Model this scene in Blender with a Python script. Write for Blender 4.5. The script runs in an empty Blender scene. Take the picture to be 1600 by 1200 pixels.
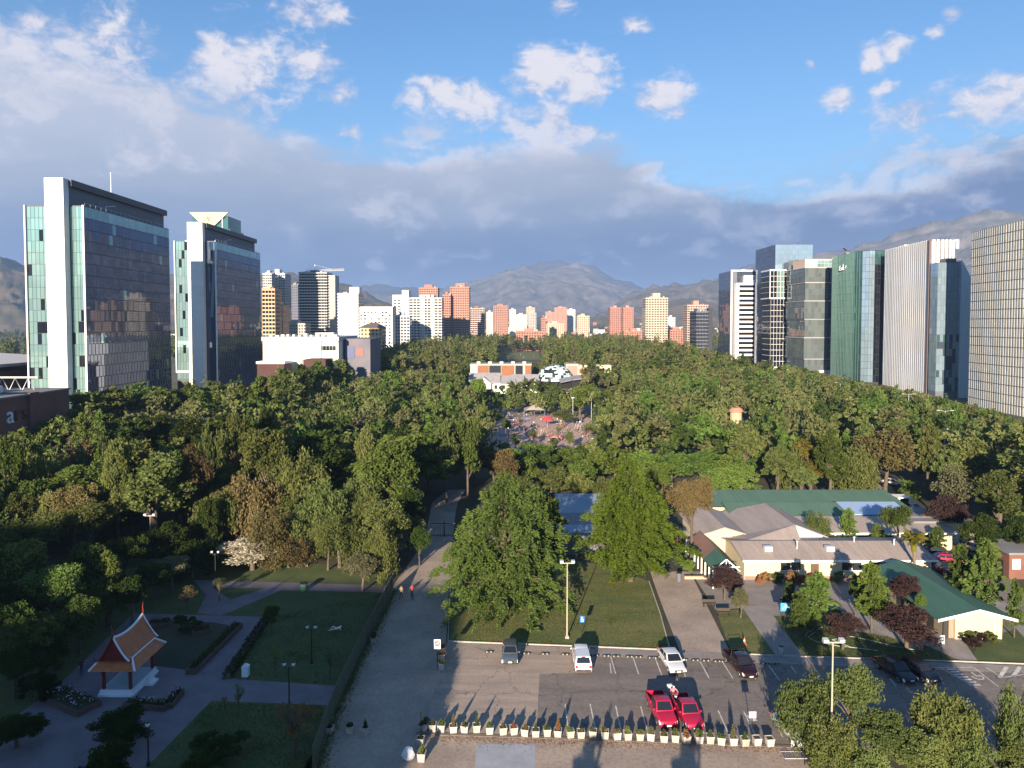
import bpy, bmesh, math, random
import numpy as np
from mathutils import Vector, Matrix
random.seed(7)
D = bpy.data
SC = bpy.context.scene
COL = SC.collection
rad = math.radians
# ------------------------------------------------------------------ camera
F = 1101.0                 # focal length in photo pixels (1600 wide)
CH = 35.0                  # drone height
TH = rad(2.2)              # pitch down
PP = 548.0                 # photo row of the optical axis (the lens is shifted)
cam_d = D.cameras.new('camera'); cam = D.objects.new('camera', cam_d); COL.objects.link(cam)
cam_d.sensor_width = 36.0; cam_d.lens = 36.0*F/1600.0
cam_d.clip_start = 0.5; cam_d.clip_end = 60000
cam.location = (0, 0, CH); cam.rotation_euler = (math.pi/2-TH, 0, 0)
cam_d.shift_y = -(600.0-PP)/1600.0
SC.camera = cam
SC.view_settings.view_transform = 'Standard'; SC.view_settings.look = 'None'
SC.view_settings.gamma = 1.0; SC.view_settings.use_curve_mapping = False
EXPO = 1.35
SC.view_settings.exposure = EXPO
SUN_EL = rad(13.5); SUN_AZ = rad(14.5)      # light travels towards +Y turned 14.5 deg to +X
cy = SC.cycles
try:
    cy.max_bounces = 5; cy.diffuse_bounces = 2; cy.glossy_bounces = 3; cy.transmission_bounces = 3
    cy.volume_bounces = 0; cy.transparent_max_bounces = 8
    cy.use_denoising = True; cy.caustics_reflective = False; cy.caustics_refractive = False
    cy.sample_clamp_indirect = 6.0
except Exception as e:
    print(e)

def ray(px, py):
    dx = (px-800)/F; dy = -(py-PP)/F
    return Vector((dx, math.cos(TH)+dy*math.sin(TH), -math.sin(TH)+dy*math.cos(TH)))
def W(px, py, z=0.0):
    "point of the plane at height z seen at a photo pixel"
    r = ray(px, py); t = (z-CH)/r.z
    return Vector((r.x*t, r.y*t, z))
def P(px, py, Y):
    "point at depth Y seen at a photo pixel"
    r = ray(px, py); t = Y/r.y
    return Vector((r.x*t, Y, CH+r.z*t))

def proj(x, y, z):
    vy = y*math.cos(TH)-(z-CH)*math.sin(TH); vz = y*math.sin(TH)+(z-CH)*math.cos(TH)
    return 800+F*x/vy, PP-F*vz/vy
def Q(x, y):
    "surveyed ground position corrected for the lens shift"
    th = rad(4.9); vy = y*math.cos(th)+CH*math.sin(th); vz = y*math.sin(th)-CH*math.cos(th)
    p = W(800+F*x/vy, 600-F*vz/vy); return (p.x, p.y, 0.0)

# ------------------------------------------------------------------ node helper
class NX:
    "tiny arithmetic wrapper round shader math nodes"
    def __init__(s, nt, sock): s.nt = nt; s.s = sock
    def op(s, o, b=None, c=None, clamp=False):
        n = s.nt.nodes.new('ShaderNodeMath'); n.operation = o; n.use_clamp = clamp
        for i, v in enumerate((s, b, c)):
            if v is None: continue
            if isinstance(v, NX): s.nt.links.new(v.s, n.inputs[i])
            else: n.inputs[i].default_value = v
        return NX(s.nt, n.outputs[0])
    def __add__(s, b): return s.op('ADD', b)
    def __sub__(s, b): return s.op('SUBTRACT', b)
    def __mul__(s, b): return s.op('MULTIPLY', b)
    def __truediv__(s, b): return s.op('DIVIDE', b)
    def mr(s, a, b, c=0.0, d=1.0, smooth=True):
        n = s.nt.nodes.new('ShaderNodeMapRange'); n.interpolation_type = 'SMOOTHSTEP' if smooth else 'LINEAR'
        s.nt.links.new(s.s, n.inputs['Value'])
        for k, v in zip(('From Min', 'From Max', 'To Min', 'To Max'), (a, b, c, d)): n.inputs[k].default_value = v
        return NX(s.nt, n.outputs['Result'])
def mixc(nt, f, a, b, blend='MIX'):
    n = nt.nodes.new('ShaderNodeMix'); n.data_type = 'RGBA'; n.blend_type = blend
    for i, v in ((0, f), (6, a), (7, b)):
        if isinstance(v, NX): nt.links.new(v.s, n.inputs[i])
        elif hasattr(v, 'is_output'): nt.links.new(v, n.inputs[i])
        else: n.inputs[i].default_value = v if i == 0 else (tuple(v)+(1,))[:4]
    return n.outputs[2]
def ramp(nt, fac, stops, interp='LINEAR'):
    n = nt.nodes.new('ShaderNodeValToRGB'); cr = n.color_ramp; cr.interpolation = interp
    while len(cr.elements) > 1: cr.elements.remove(cr.elements[-1])
    for i, (p, c) in enumerate(stops):
        e = cr.elements[0] if i == 0 else cr.elements.new(p)
        e.position = p; e.color = tuple(c)+(1,)
    nt.links.new(fac.s if isinstance(fac, NX) else fac, n.inputs[0])
    return n.outputs[0]
def noise(nt, vec, scale, detail=4, rough=0.55, dist=0.0, out=0):
    n = nt.nodes.new('ShaderNodeTexNoise'); n.inputs['Scale'].default_value = scale
    n.inputs['Detail'].default_value = detail; n.inputs['Roughness'].default_value = rough; n.inputs['Distortion'].default_value = dist
    if vec is not None: nt.links.new(vec, n.inputs['Vector'])
    return NX(nt, n.outputs[0]) if out == 0 else n.outputs[1]
def vmath(nt, o, a, b=None):
    n = nt.nodes.new('ShaderNodeVectorMath'); n.operation = o
    for i, v in enumerate((a, b)):
        if v is None: continue
        if hasattr(v, 'is_output'): nt.links.new(v, n.inputs[i])
        else: n.inputs[i].default_value = v
    return n
def s2l(r, g, b):
    f = lambda c: (c/255/12.92) if c/255 <= 0.04045 else ((c/255+0.055)/1.055)**2.4
    return (f(r), f(g), f(b))

# ------------------------------------------------------------------ world: Nishita sky with clouds
world = D.worlds.new('World'); SC.world = world; world.use_nodes = True
nt = world.node_tree; nt.nodes.clear()
wout = nt.nodes.new('ShaderNodeOutputWorld'); bg = nt.nodes.new('ShaderNodeBackground')
WSTR = 0.055
bg.inputs['Strength'].default_value = WSTR
nt.links.new(bg.outputs[0], wout.inputs[0])
sky = nt.nodes.new('ShaderNodeTexSky'); sky.sky_type = 'NISHITA'; sky.sun_disc = False
sky.sun_elevation = SUN_EL; sky.sun_rotation = math.pi+SUN_AZ
sky.altitude = 700; sky.air_density = 1.25; sky.dust_density = 0.6; sky.ozone_density = 2.2
KC = 1.0/(WSTR*2**EXPO)
def cc(r, g, b): return tuple(v*KC*1.0 for v in s2l(r, g, b))
tc = nt.nodes.new('ShaderNodeTexCoord'); sp = nt.nodes.new('ShaderNodeSeparateXYZ')
nt.links.new(tc.outputs['Generated'], sp.inputs[0])
wx, wy, wz = (NX(nt, o) for o in sp.outputs)
el = wz.op('ARCSINE'); az = wx.op('ARCTAN2', wy)
cb = nt.nodes.new('ShaderNodeCombineXYZ'); nt.links.new(az.s, cb.inputs[0]); nt.links.new(el.s, cb.inputs[1])
uv = cb.outputs[0]
wn = noise(nt, tc.outputs['Generated'], 9, 3, out=1)
wo = vmath(nt, 'SCALE', vmath(nt, 'SUBTRACT', wn, (0.5, 0.5, 0.5)).outputs[0]); wo.inputs['Scale'].default_value = 0.07
uvw = vmath(nt, 'ADD', uv, wo.outputs[0]).outputs[0]
sc3 = vmath(nt, 'MULTIPLY', tc.outputs['Generated'], (1, 1, 1.55)).outputs[0]
fb = noise(nt, sc3, 11, 7, 0.60, .35)
fb2 = noise(nt, sc3, 38, 6, 0.66, .5)
blobs = [(140,95,140,62),(215,150,130,80),(365,115,66,62),(350,155,50,40),(485,98,42,30),(60,150,90,50),(462,12,34,20),(505,28,38,13),(535,150,32,14),
 (672,150,34,22),(735,170,46,32),(540,205,20,8),(848,118,44,26),(915,135,46,34),(865,185,70,34),(905,205,70,30),(875,6,26,16),(990,42,26,14),(1030,150,44,26),(1062,172,22,12),
 (1362,92,16,12),(1392,72,18,12),(1460,52,14,9),(1488,24,16,11),(1440,165,72,26),(1545,158,70,30),(1575,128,40,18),(1300,158,24,13),(1384,132,20,8),(40,30,36,14),(5,75,26,16),(250,185,50,26),(1265,105,8,6),(1545,308,70,14),(1495,250,14,8),(1120,292,60,8),(640,330,70,30)]
dm = None
for (px, py, rx, ry) in blobs:
    r = ray(px, py).normalized(); a = math.atan2(r.x, r.y); e = math.asin(r.z)
    k = math.cos(a)**1.2
    v = vmath(nt, 'MULTIPLY', vmath(nt, 'SUBTRACT', uvw, (a, e, 0)).outputs[0], (F/(rx*k*1.25), F/(ry*1.25), 0))
    ln = NX(nt, vmath(nt, 'LENGTH', v.outputs[0]).outputs['Value'])
    dm = ln if dm is None else dm.op('MINIMUM', ln)
bl = dm.op('MINIMUM', 3.0)*(-1.0)+1.0
# faint all-round cumulus so that the sky goes on outside the frame
allr = noise(nt, sc3, 3.1, 3, 0.5)
dens = (bl*0.8+(fb-0.5)*2.7+(fb2-0.5)*1.5).op('MAXIMUM', (allr-0.66)*3.5+(fb-0.5)*2.6)
acum = dens.mr(-0.05, 0.78)*0.96
# cloud bank over the horizon, higher on the left
fc = nt.nodes.new('ShaderNodeFloatCurve')
nt.links.new((az/(2*math.pi)+0.5).s, fc.inputs['Value'])
cv = fc.mapping.curves[0]
pts = [(0.0, .10), (.25, .16), (.34, .27), (.41, .33), (.435, .30), (.455, .262), (.5, .262), (.515, .27), (.535, .215), (.56, .20), (.58, .205), (.60, .225), (.66, .22), (.75, .16), (1.0, .10)]
cv.points[0].location = pts[0]; cv.points[1].location = pts[-1]
for p in pts[1:-1]: cv.points.new(*p)
fc.mapping.update()
top = NX(nt, fc.outputs[0])
st = vmath(nt, 'MULTIPLY', tc.outputs['Generated'], (1, 1, 4.5)).outputs[0]
fs = noise(nt, st, 5.0, 5, 0.55)
fs2 = noise(nt, st, 2.2, 3, 0.5)
bd = top-el+(fs-0.5)*0.14+(fb-0.5)*0.12+(fb2-0.5)*0.04
abank = bd.mr(-0.012, 0.05)
belc = ramp(nt, (el+(fs2-0.5)*0.10+(fs-0.5)*0.07+(fb-0.5)*0.05+(NX(nt, wx.s)*(-0.07))).mr(0.0, 0.42, smooth=False),
  [(0.0, cc(96,116,156)), (.10, cc(80,103,148)), (.22, cc(90,114,160)), (.33, cc(130,148,180)), (.46, cc(168,179,200)), (.64, cc(194,201,218)), (1.0, cc(214,219,232))])
rim = bd.mr(0.0, 0.02)*bd.mr(0.02, 0.07, 1.0, 0.0)*(fb.mr(0.42, 0.6))
belc = mixc(nt, rim*0.95, belc, cc(240, 234, 240))
puff = (fb-0.5)*2.2+(fs-0.5)*1.5
belc = mixc(nt, puff.mr(0.08, 0.5)*0.55, belc, cc(204, 205, 222))
# cumulus colour: lilac grey body, bright tops
lit = (fb-0.5)*2.2+(fb2-0.5)*1.3+bl*0.25
cumc = mixc(nt, lit.mr(-0.2, 0.45), cc(176, 186, 218), cc(246, 240, 244))
skyt = mixc(nt, 1.0, sky.outputs[0], (0.62, 0.98, 1.32), 'MULTIPLY')
haze_low = el.mr(0.06, 0.42, 0.34, 0.0)
skyc = mixc(nt, haze_low, skyt, cc(182, 206, 236))
c1 = mixc(nt, abank, skyc, belc)
c2 = mixc(nt, acum*(abank*(-0.55)+1.0), c1, cumc)
nt.links.new(c2, bg.inputs['Color'])
world.cycles.sampling_method = 'NONE'

# ------------------------------------------------------------------ sun
sl = D.lights.new('sun', 'SUN'); so = D.objects.new('sun', sl); COL.objects.link(so)
sl.energy = 5.0; sl.angle = rad(0.5); sl.color = (1.0, 0.83, 0.64)
ldir = Vector((math.sin(SUN_AZ)*math.cos(SUN_EL), math.cos(SUN_AZ)*math.cos(SUN_EL), -math.sin(SUN_EL)))
so.rotation_euler = ldir.to_track_quat('-Z', 'Y').to_euler()
# ------------------------------------------------------------------ materials
MAT = {}
def mat(name, c, rough=0.8, c2=None, nscale=None, metal=0.0, var=0.0, bump=0.0, bscale=None, spec=0.5, isl=0.0, emit=0, detail=5, stretch=None, fine=0.0, crack=0.0):
    """procedural principled: colour c wandering to c2 by world-space noise, var = brightness change from object to object,
    isl = change from piece to piece"""
    if name in MAT: return MAT[name]
    m = D.materials.new(name); m.use_nodes = True; nt = m.node_tree; b = nt.nodes['Principled BSDF']
    b.inputs['Roughness'].default_value = rough; b.inputs['Metallic'].default_value = metal
    b.inputs['Specular IOR Level'].default_value = spec
    geo = nt.nodes.new('ShaderNodeNewGeometry')
    pos = geo.outputs['Position']
    if stretch: pos = vmath(nt, 'MULTIPLY', pos, stretch).outputs[0]
    col = None
    if c2 is not None:
        n1 = noise(nt, pos, nscale or 0.3, detail, 0.6)
        col = mixc(nt, n1.mr(0.3, 0.7), c, c2)
    if fine:
        n2 = noise(nt, geo.outputs['Position'], (nscale or .3)*14, 6, .7).mr(.3, .7, 1-fine, 1+fine)
        n3 = noise(nt, geo.outputs['Position'], (nscale or .3)*2.7, 4, .6, 1.5).mr(.55, .75, 1.0, 1-fine*.9)
        k3 = n2*n3
        if crack:
            vo = nt.nodes.new('ShaderNodeTexVoronoi'); vo.feature = 'DISTANCE_TO_EDGE'; vo.inputs['Scale'].default_value = crack
            wv = vmath(nt, 'ADD', geo.outputs['Position'], vmath(nt, 'SCALE', noise(nt, geo.outputs['Position'], .6, 4, out=1)).outputs[0])
            wv.inputs[1].links[0].from_node.inputs['Scale'].default_value = 2.5
            nt.links.new(wv.outputs[0], vo.inputs['Vector']); k3 = k3*NX(nt, vo.outputs[0]).mr(0.0, .012, .55, 1.0)
        cm = nt.nodes.new('ShaderNodeCombineColor')
        for i in range(3): nt.links.new(k3.s, cm.inputs[i])
        col = mixc(nt, 1.0, col if col is not None else c, cm.outputs[0], 'MULTIPLY')
    v = None
    if var:
        oi = nt.nodes.new('ShaderNodeObjectInfo'); v = NX(nt, oi.outputs['Random']).mr(0, 1, 1-var, 1+var, smooth=False)
    if isl:
        w = NX(nt, geo.outputs['Random Per Island']).mr(0, 1, 1-isl, 1+isl, smooth=False)
        v = w if v is None else v*w
    if v is not None:
        cmb = nt.nodes.new('ShaderNodeCombineColor')
        for i in range(3): nt.links.new(v.s, cmb.inputs[i])
        col = mixc(nt, 1.0, col if col is not None else c, cmb.outputs[0], 'MULTIPLY')
    if col is None: b.inputs['Base Color'].default_value = tuple(c)+(1,)
    else: nt.links.new(col, b.inputs['Base Color'])
    if bump:
        bn = nt.nodes.new('ShaderNodeBump'); bn.inputs['Strength'].default_value = bump; bn.inputs['Distance'].default_value = 0.05
        nt.links.new(noise(nt, geo.outputs['Position'], bscale or 8.0, 5, 0.6).s, bn.inputs['Height'])
        nt.links.new(bn.outputs[0], b.inputs['Normal'])
    if emit:
        b.inputs['Emission Color'].default_value = tuple(c)+(1,); b.inputs['Emission Strength'].default_value = emit
    m['_'] = 1; MAT[name] = m
    return m
LK = 1.3
def leafmat(name, c1, c2, trans=0.36, var=0.30):
    c1 = tuple(v*LK for v in c1); c2 = tuple(v*LK for v in c2)
    m = D.materials.new(name); m.use_nodes = True; nt = m.node_tree; nt.nodes.clear()
    out = nt.nodes.new('ShaderNodeOutputMaterial')
    geo = nt.nodes.new('ShaderNodeNewGeometry'); oi = nt.nodes.new('ShaderNodeObjectInfo')
    ri = NX(nt, geo.outputs['Random Per Island']); ro = NX(nt, oi.outputs['Random'])
    n1 = noise(nt, geo.outputs['Position'], 0.35, 3, 0.6)
    f = (ri*0.40+n1.mr(0.3, 0.7)*0.45+ro*0.3).mr(0.1, 1.05, smooth=False)
    col = mixc(nt, f, c1, c2)
    hs = nt.nodes.new('ShaderNodeHueSaturation'); nt.links.new(col, hs.inputs['Color'])
    nt.links.new(ro.mr(0, 1, 0.478, 0.522, False).s, hs.inputs['Hue'])
    rr = (ro*7.31).op('FRACT')
    nt.links.new(rr.mr(0, 1, 1-var, 1+var, False).s, hs.inputs['Value'])
    d = nt.nodes.new('ShaderNodeBsdfDiffuse'); t = nt.nodes.new('ShaderNodeBsdfTranslucent'); mx = nt.nodes.new('ShaderNodeMixShader')
    nt.links.new(hs.outputs[0], d.inputs[0]); nt.links.new(hs.outputs[0], t.inputs[0]); mx.inputs[0].default_value = trans
    nt.links.new(d.outputs[0], mx.inputs[1]); nt.links.new(t.outputs[0], mx.inputs[2]); nt.links.new(mx.outputs[0], out.inputs[0])
    MAT[name] = m
    return m
def glassmat(name, c, refl=0.5, rough=0.03, c2=None, isl=0.5):
    "reflective facade glass: a dark tinted body under a mirror-like coat, panes differ a little"
    m = D.materials.new(name); m.use_nodes = True; nt = m.node_tree; b = nt.nodes['Principled BSDF']
    oi = nt.nodes.new('ShaderNodeObjectInfo'); geo = nt.nodes.new('ShaderNodeNewGeometry')
    v = (NX(nt, oi.outputs['Random'])+NX(nt, geo.outputs['Random Per Island'])).op('FRACT')
    col = mixc(nt, v, tuple(x*(1-isl) for x in c), c2 or tuple(min(1, x*(1+isl)) for x in c))
    nt.links.new(col, b.inputs['Base Color'])
    b.inputs['Metallic'].default_value = refl; b.inputs['Roughness'].default_value = rough
    b.inputs['Specular IOR Level'].default_value = 0.6
    MAT[name] = m
    return m
# ------------------------------------------------------------------ objects
def tag(o, label, cat, group=None, kind=None):
    if label: o['label'] = label
    if cat: o['category'] = cat
    if group: o['group'] = group
    if kind: o['kind'] = kind
    return o
def thing(name, label, cat, loc=(0, 0, 0), rz=0.0, group=None):
    o = D.objects.new(name, None); COL.objects.link(o); o.location = loc; o.rotation_euler = (0, 0, rz)
    o.empty_display_size = 0.3
    return tag(o, label, cat, group)
def put(name, mesh, parent=None, loc=(0, 0, 0), rz=0.0, scale=None):
    o = D.objects.new(name, mesh); COL.objects.link(o); o.location = loc; o.rotation_euler = (0, 0, rz)
    if scale is not None: o.scale = scale
    if parent is not None: o.parent = parent
    return o
def copy_tree(o, parent=None):
    c = o.copy(); COL.objects.link(c); c.parent = parent
    for ch in o.children: copy_tree(ch, c)
    return c
class MB:
    "collects faces; build() links them as one mesh object"
    def __init__(s): s.v = []; s.f = []; s.m = []; s.mats = []
    def _mi(s, m):
        if m not in s.mats: s.mats.append(m)
        return s.mats.index(m)
    def face(s, pts, m=None):
        k = len(s.v); s.v.extend(tuple(p) for p in pts); s.f.append(tuple(range(k, k+len(pts)))); s.m.append(s._mi(m) if m else 0)
    def hexa(s, p, m=None):
        "8 points: bottom ring then top ring"
        k = len(s.v); s.v.extend(tuple(q) for q in p); mi = s._mi(m) if m else 0
        for q in ((3,2,1,0), (4,5,6,7), (0,1,5,4), (1,2,6,5), (2,3,7,6), (3,0,4,7)):
            s.f.append(tuple(k+i for i in q)); s.m.append(mi)
    def box(s, x0, x1, y0, y1, z0, z1, m=None):
        s.hexa([(x0,y0,z0),(x1,y0,z0),(x1,y1,z0),(x0,y1,z0),(x0,y0,z1),(x1,y0,z1),(x1,y1,z1),(x0,y1,z1)], m)
    def obox(s, c, u, w, d, h, m=None):
        "box of width w along unit u, depth d across, height h, centred on c"
        c = Vector(c); u = Vector(u).normalized(); n = Vector((-u.y, u.x, 0))
        a = u*w/2; b = n*d/2; z = Vector((0, 0, h/2))
        s.hexa([c-a-b-z, c+a-b-z, c+a+b-z, c-a+b-z, c-a-b+z, c+a-b+z, c+a+b+z, c-a+b+z], m)
    def prism(s, poly, z0, z1, m=None, cap=True):
        n = len(poly); k = len(s.v); mi = s._mi(m) if m else 0
        s.v += [(p[0], p[1], z0) for p in poly]+[(p[0], p[1], z1) for p in poly]
        for i in range(n):
            j = (i+1) % n; s.f.append((k+i, k+j, k+n+j, k+n+i)); s.m.append(mi)
        if cap:
            s.f.append(tuple(k+n+i for i in range(n))); s.m.append(mi)
            s.f.append(tuple(k+i for i in reversed(range(n)))); s.m.append(mi)
    def tube(s, pts, radii, n=8, m=None, cap=True):
        k0 = len(s.v); mi = s._mi(m) if m else 0; pts = [Vector(p) for p in pts]
        if not hasattr(radii, '__len__'): radii = [radii]*len(pts)
        for i, p in enumerate(pts):
            t = (pts[min(i+1, len(pts)-1)]-pts[max(i-1, 0)]).normalized()
            a = Vector((1, 0, 0)) if abs(t.x) < 0.9 else Vector((0, 1, 0))
            u = t.cross(a).normalized(); w = t.cross(u)
            for j in range(n):
                th = 2*math.pi*j/n; s.v.append(tuple(p+(u*math.cos(th)+w*math.sin(th))*radii[i]))
        for i in range(len(pts)-1):
            for j in range(n):
                a = k0+i*n+j; b = k0+i*n+(j+1) % n; s.f.append((a, b, b+n, a+n)); s.m.append(mi)
        if cap:
            s.f.append(tuple(k0+j for j in reversed(range(n)))); s.m.append(mi)
            e = k0+(len(pts)-1)*n; s.f.append(tuple(e+j for j in range(n))); s.m.append(mi)
    def lathe(s, prof, c=(0, 0, 0), n=12, m=None):
        k0 = len(s.v); mi = s._mi(m) if m else 0
        for (r, z) in prof:
            for j in range(n):
                th = 2*math.pi*j/n; s.v.append((c[0]+r*math.cos(th), c[1]+r*math.sin(th), c[2]+z))
        for i in range(len(prof)-1):
            for j in range(n):
                a = k0+i*n+j; b = k0+i*n+(j+1) % n; s.f.append((a, b, b+n, a+n)); s.m.append(mi)
        s.f.append(tuple(k0+j for j in reversed(range(n)))); s.m.append(mi)
        e = k0+(len(prof)-1)*n; s.f.append(tuple(e+j for j in range(n))); s.m.append(mi)
    def mesh(s, name, m=None, smooth=False):
        me = D.meshes.new(name); me.from_pydata(s.v, [], s.f)
        if s.mats:
            for q in s.mats: me.materials.append(q)
            me.polygons.foreach_set('material_index', s.m)
        elif m: me.materials.append(m)
        if smooth: me.polygons.foreach_set('use_smooth', [True]*len(s.f))
        me.update()
        return me
    def build(s, name, m=None, parent=None, smooth=False, loc=(0, 0, 0), bevel=0):
        o = put(name, s.mesh(name, m, smooth), parent, loc)
        if bevel:
            b = o.modifiers.new('bevel', 'BEVEL'); b.width = bevel; b.segments = 2; b.limit_method = 'ANGLE'
        return o
def npmesh(name, V, Q, m):
    "mesh from arrays: V (n,3), Q (k,4) or (k,3)"
    me = D.meshes.new(name); k = Q.shape[1]
    me.vertices.add(len(V)); me.vertices.foreach_set('co', V.astype(np.float32).ravel())
    me.loops.add(Q.size); me.loops.foreach_set('vertex_index', Q.astype(np.int32).ravel())
    me.polygons.add(len(Q)); me.polygons.foreach_set('loop_start', np.arange(0, Q.size, k, dtype=np.int32))
    me.materials.append(m); me.update(calc_edges=True); me.validate()
    return me
def struct(name, mb, m, parent=None, label=None):
    o = mb.build(name, m, parent)
    if parent is None: o['kind'] = 'structure'
    if label: o['label'] = label
    return o
def sheet(name, pix, z, m, parent=None, raw=False):
    "flat ground sheet from photo pixels (or metres when raw)"
    mb = MB(); mb.face([(p[0], p[1], z) for p in pix] if raw else [W(px, py, 0).xy[:]+(z,) for px, py in pix])
    me = mb.mesh(name, m)
    if me.polygons[0].normal.z < 0: me.flip_normals()
    bm = bmesh.new(); bm.from_mesh(me); bmesh.ops.triangulate(bm, faces=bm.faces[:]); bm.to_mesh(me); bm.free()
    o = put(name, me, parent)
    if parent is None: o['kind'] = 'structure'
    return o
def text_mesh(name, txt, size, m, depth=0.03):
    cu = D.curves.new(name, 'FONT'); cu.body = txt; cu.size = size; cu.extrude = depth; cu.align_x = 'CENTER'; cu.align_y = 'CENTER'
    cu.resolution_u = 3
    o = D.objects.new(name, cu); COL.objects.link(o)
    dg = bpy.context.evaluated_depsgraph_get()
    me = D.meshes.new_from_object(o.evaluated_get(dg)); me.name = name
    D.objects.remove(o); me.materials.clear(); me.materials.append(m)
    return me
def at3(name, me, parent, loc, u, n):
    "place a mesh drawn in its own XY plane so that X runs along u and Z along n"
    u = Vector(u).normalized(); n = Vector(n).normalized(); v = n.cross(u)
    o = D.objects.new(name, me); COL.objects.link(o); o.parent = parent
    M = Matrix((u, v, n)).transposed().to_4x4(); M.translation = Vector(loc); o.matrix_local = M
    return o
ORD = ['first','second','third','fourth','fifth','sixth','seventh','eighth','ninth','tenth','eleventh','twelfth','thirteenth','fourteenth','fifteenth','sixteenth','seventeenth','eighteenth','nineteenth','twentieth']
ORD += ['twenty-'+o for o in ORD[:9]]+['thirtieth']
# ------------------------------------------------------------------ ground, roads, lawns
m_soil = mat('soil', (.060, .052, .030), .95, (.030, .036, .014), .12, bump=.6, bscale=1.5)
m_far = mat('far_ground', (.055, .065, .030), .95, (.11, .10, .07), .012, detail=8)
m_dirt = mat('packed_dirt', (.39, .305, .24), .95, (.27, .215, .172), .22, bump=.35, bscale=2.5, detail=9, fine=.16)
m_conc = mat('worn_concrete', (.39, .305, .243), .92, (.28, .225, .182), .35, bump=.2, bscale=5, detail=9, stretch=(.6, 3.2, 1), fine=.14, crack=.16)
m_asph = mat('asphalt', (.15, .128, .115), .93, (.215, .178, .152), .16, bump=.3, bscale=12, detail=9, stretch=(.7, 2.2, 1), fine=.16, crack=.13)
m_slab = mat('pale_slab', (.36, .37, .40), .85, (.28, .29, .32), .7, bump=.15)
m_pave = mat('paving', (.27, .235, .215), .9, (.20, .175, .165), .5, bump=.2, bscale=6, fine=.14)
m_walk = mat('sidewalk', (.30, .265, .245), .9, (.22, .20, .19), .6, bump=.2, bscale=6)
m_plum = mat('plaza_paving', (.19, .16, .175), .85, (.145, .12, .135), .45, bump=.15, bscale=5, fine=.12)
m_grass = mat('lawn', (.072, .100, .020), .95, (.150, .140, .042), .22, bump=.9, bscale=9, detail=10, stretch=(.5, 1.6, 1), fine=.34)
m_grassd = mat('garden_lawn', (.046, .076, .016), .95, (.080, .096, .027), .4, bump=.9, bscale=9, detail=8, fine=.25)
m_white = mat('white_paint', (.72, .70, .66), .6, (.42, .40, .37), 2.5)
m_kerb = mat('kerb_stone', (.46, .40, .34), .9, (.34, .30, .26), 1.2)
m_red_path = mat('reddish_path', (.34, .235, .17), .92, (.27, .19, .14), .4)

# ground: one sheet with a gentle rise towards the foothills
g = MB(); ys = [-400, 0, 300, 900, 1500, 2200, 3200, 4600, 6500, 9000, 13000, 22000]; xs = [-22000, -9000, -5000, -2600, -1200, -500, 0, 500, 1200, 2600, 5000, 9000, 22000]
def gz(y): return -0.02 if y <= 1500 else min(260, (y-1500)*0.016)
vid = {}
for y in ys:
    for x in xs: vid[x, y] = len(g.v); g.v.append((x, y, gz(y)))
for i in range(len(ys)-1):
    for j in range(len(xs)-1):
        g.f.append((vid[xs[j], ys[i]], vid[xs[j+1], ys[i]], vid[xs[j+1], ys[i+1]], vid[xs[j], ys[i+1]])); g.m.append(0)
struct('ground', g, m_far)
sheet('woodland_floor', [(-130, 30), (190, 30), (190, 1000), (-130, 1000)], 0.0, m_soil, raw=True)

sheet('dirt_road', [(440,1260),(1310,1260),(1240,1165),(660,1143),(690,1050),(697,1000),(704,870),(712,800),(715,785),(675,785),(664,845),(618,910),(520,1120)], 0.004, m_dirt)
cp = sheet('car_park', [(660,1146),(688,1050),(698,1003),(1050,1019),(1225,1030),(1760,1052),(1760,1215),(1245,1166)], 0.008, m_conc)
sheet('asphalt_patch', [(838,1151),(843,1053),(925,1051),(930,1026),(1225,1037),(1760,1059),(1760,1213),(1245,1164)], 0.012, m_asph)
sheet('concrete_slab', [(738,1250),(745,1163),(836,1163),(836,1250)], 0.008, m_slab)
sheet('front_lawn', [(702,1001),(1046,1015),(1032,960),(1014,908),(950,885),(860,868),(708,872)], 0.010, m_grass)
sheet('footpath', [(1016,893),(1078,893),(1142,1021),(1062,1017),(1036,950),(1022,912)], 0.014, m_dirt)
sheet('side_lawn', [(1118,955),(1160,952),(1213,1022),(1142,1019)], 0.010, m_grass)
sheet('courtyard', [(1078,893),(1160,893),(1480,900),(1500,1000),(1495,1030),(1215,1024),(1160,950),(1118,953)], 0.006, m_pave)
sheet('diagonal_walk', [(1160,950),(1196,945),(1258,1029),(1213,1025)], 0.012, m_walk)
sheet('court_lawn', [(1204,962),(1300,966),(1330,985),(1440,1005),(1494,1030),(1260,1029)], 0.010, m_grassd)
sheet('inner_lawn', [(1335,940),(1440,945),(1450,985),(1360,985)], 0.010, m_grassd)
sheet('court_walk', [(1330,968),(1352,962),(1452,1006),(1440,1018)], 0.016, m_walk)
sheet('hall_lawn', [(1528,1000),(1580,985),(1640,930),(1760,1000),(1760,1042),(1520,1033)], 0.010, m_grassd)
sheet('hall_walk', [(1448,940),(1462,940),(1530,1036),(1495,1030)], 0.013, m_walk)
sheet('front_walk', [(930,1011),(1050,1016.5),(1225,1026),(1760,1046),(1760,1056),(1225,1034.5),(930,1020)], 0.016, m_walk)
sheet('service_lane', [(1440,800),(1500,800),(1600,930),(1700,1040),(1600,1040),(1480,870)], 0.007, m_asph)
sheet('east_walk', [(1540,930),(1553,925),(1680,1040),(1640,1040)], 0.014, m_walk)
sheet('curved_path', [(1150,768),(1310,768),(1345,760),(1352,748),(1340,738),(1362,738),(1390,755),(1402,775),(1150,776)], 0.010, m_red_path)
sheet('road_behind_gate', [(675,785),(715,785),(728,765),(700,765)], 0.004, m_pave)
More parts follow.
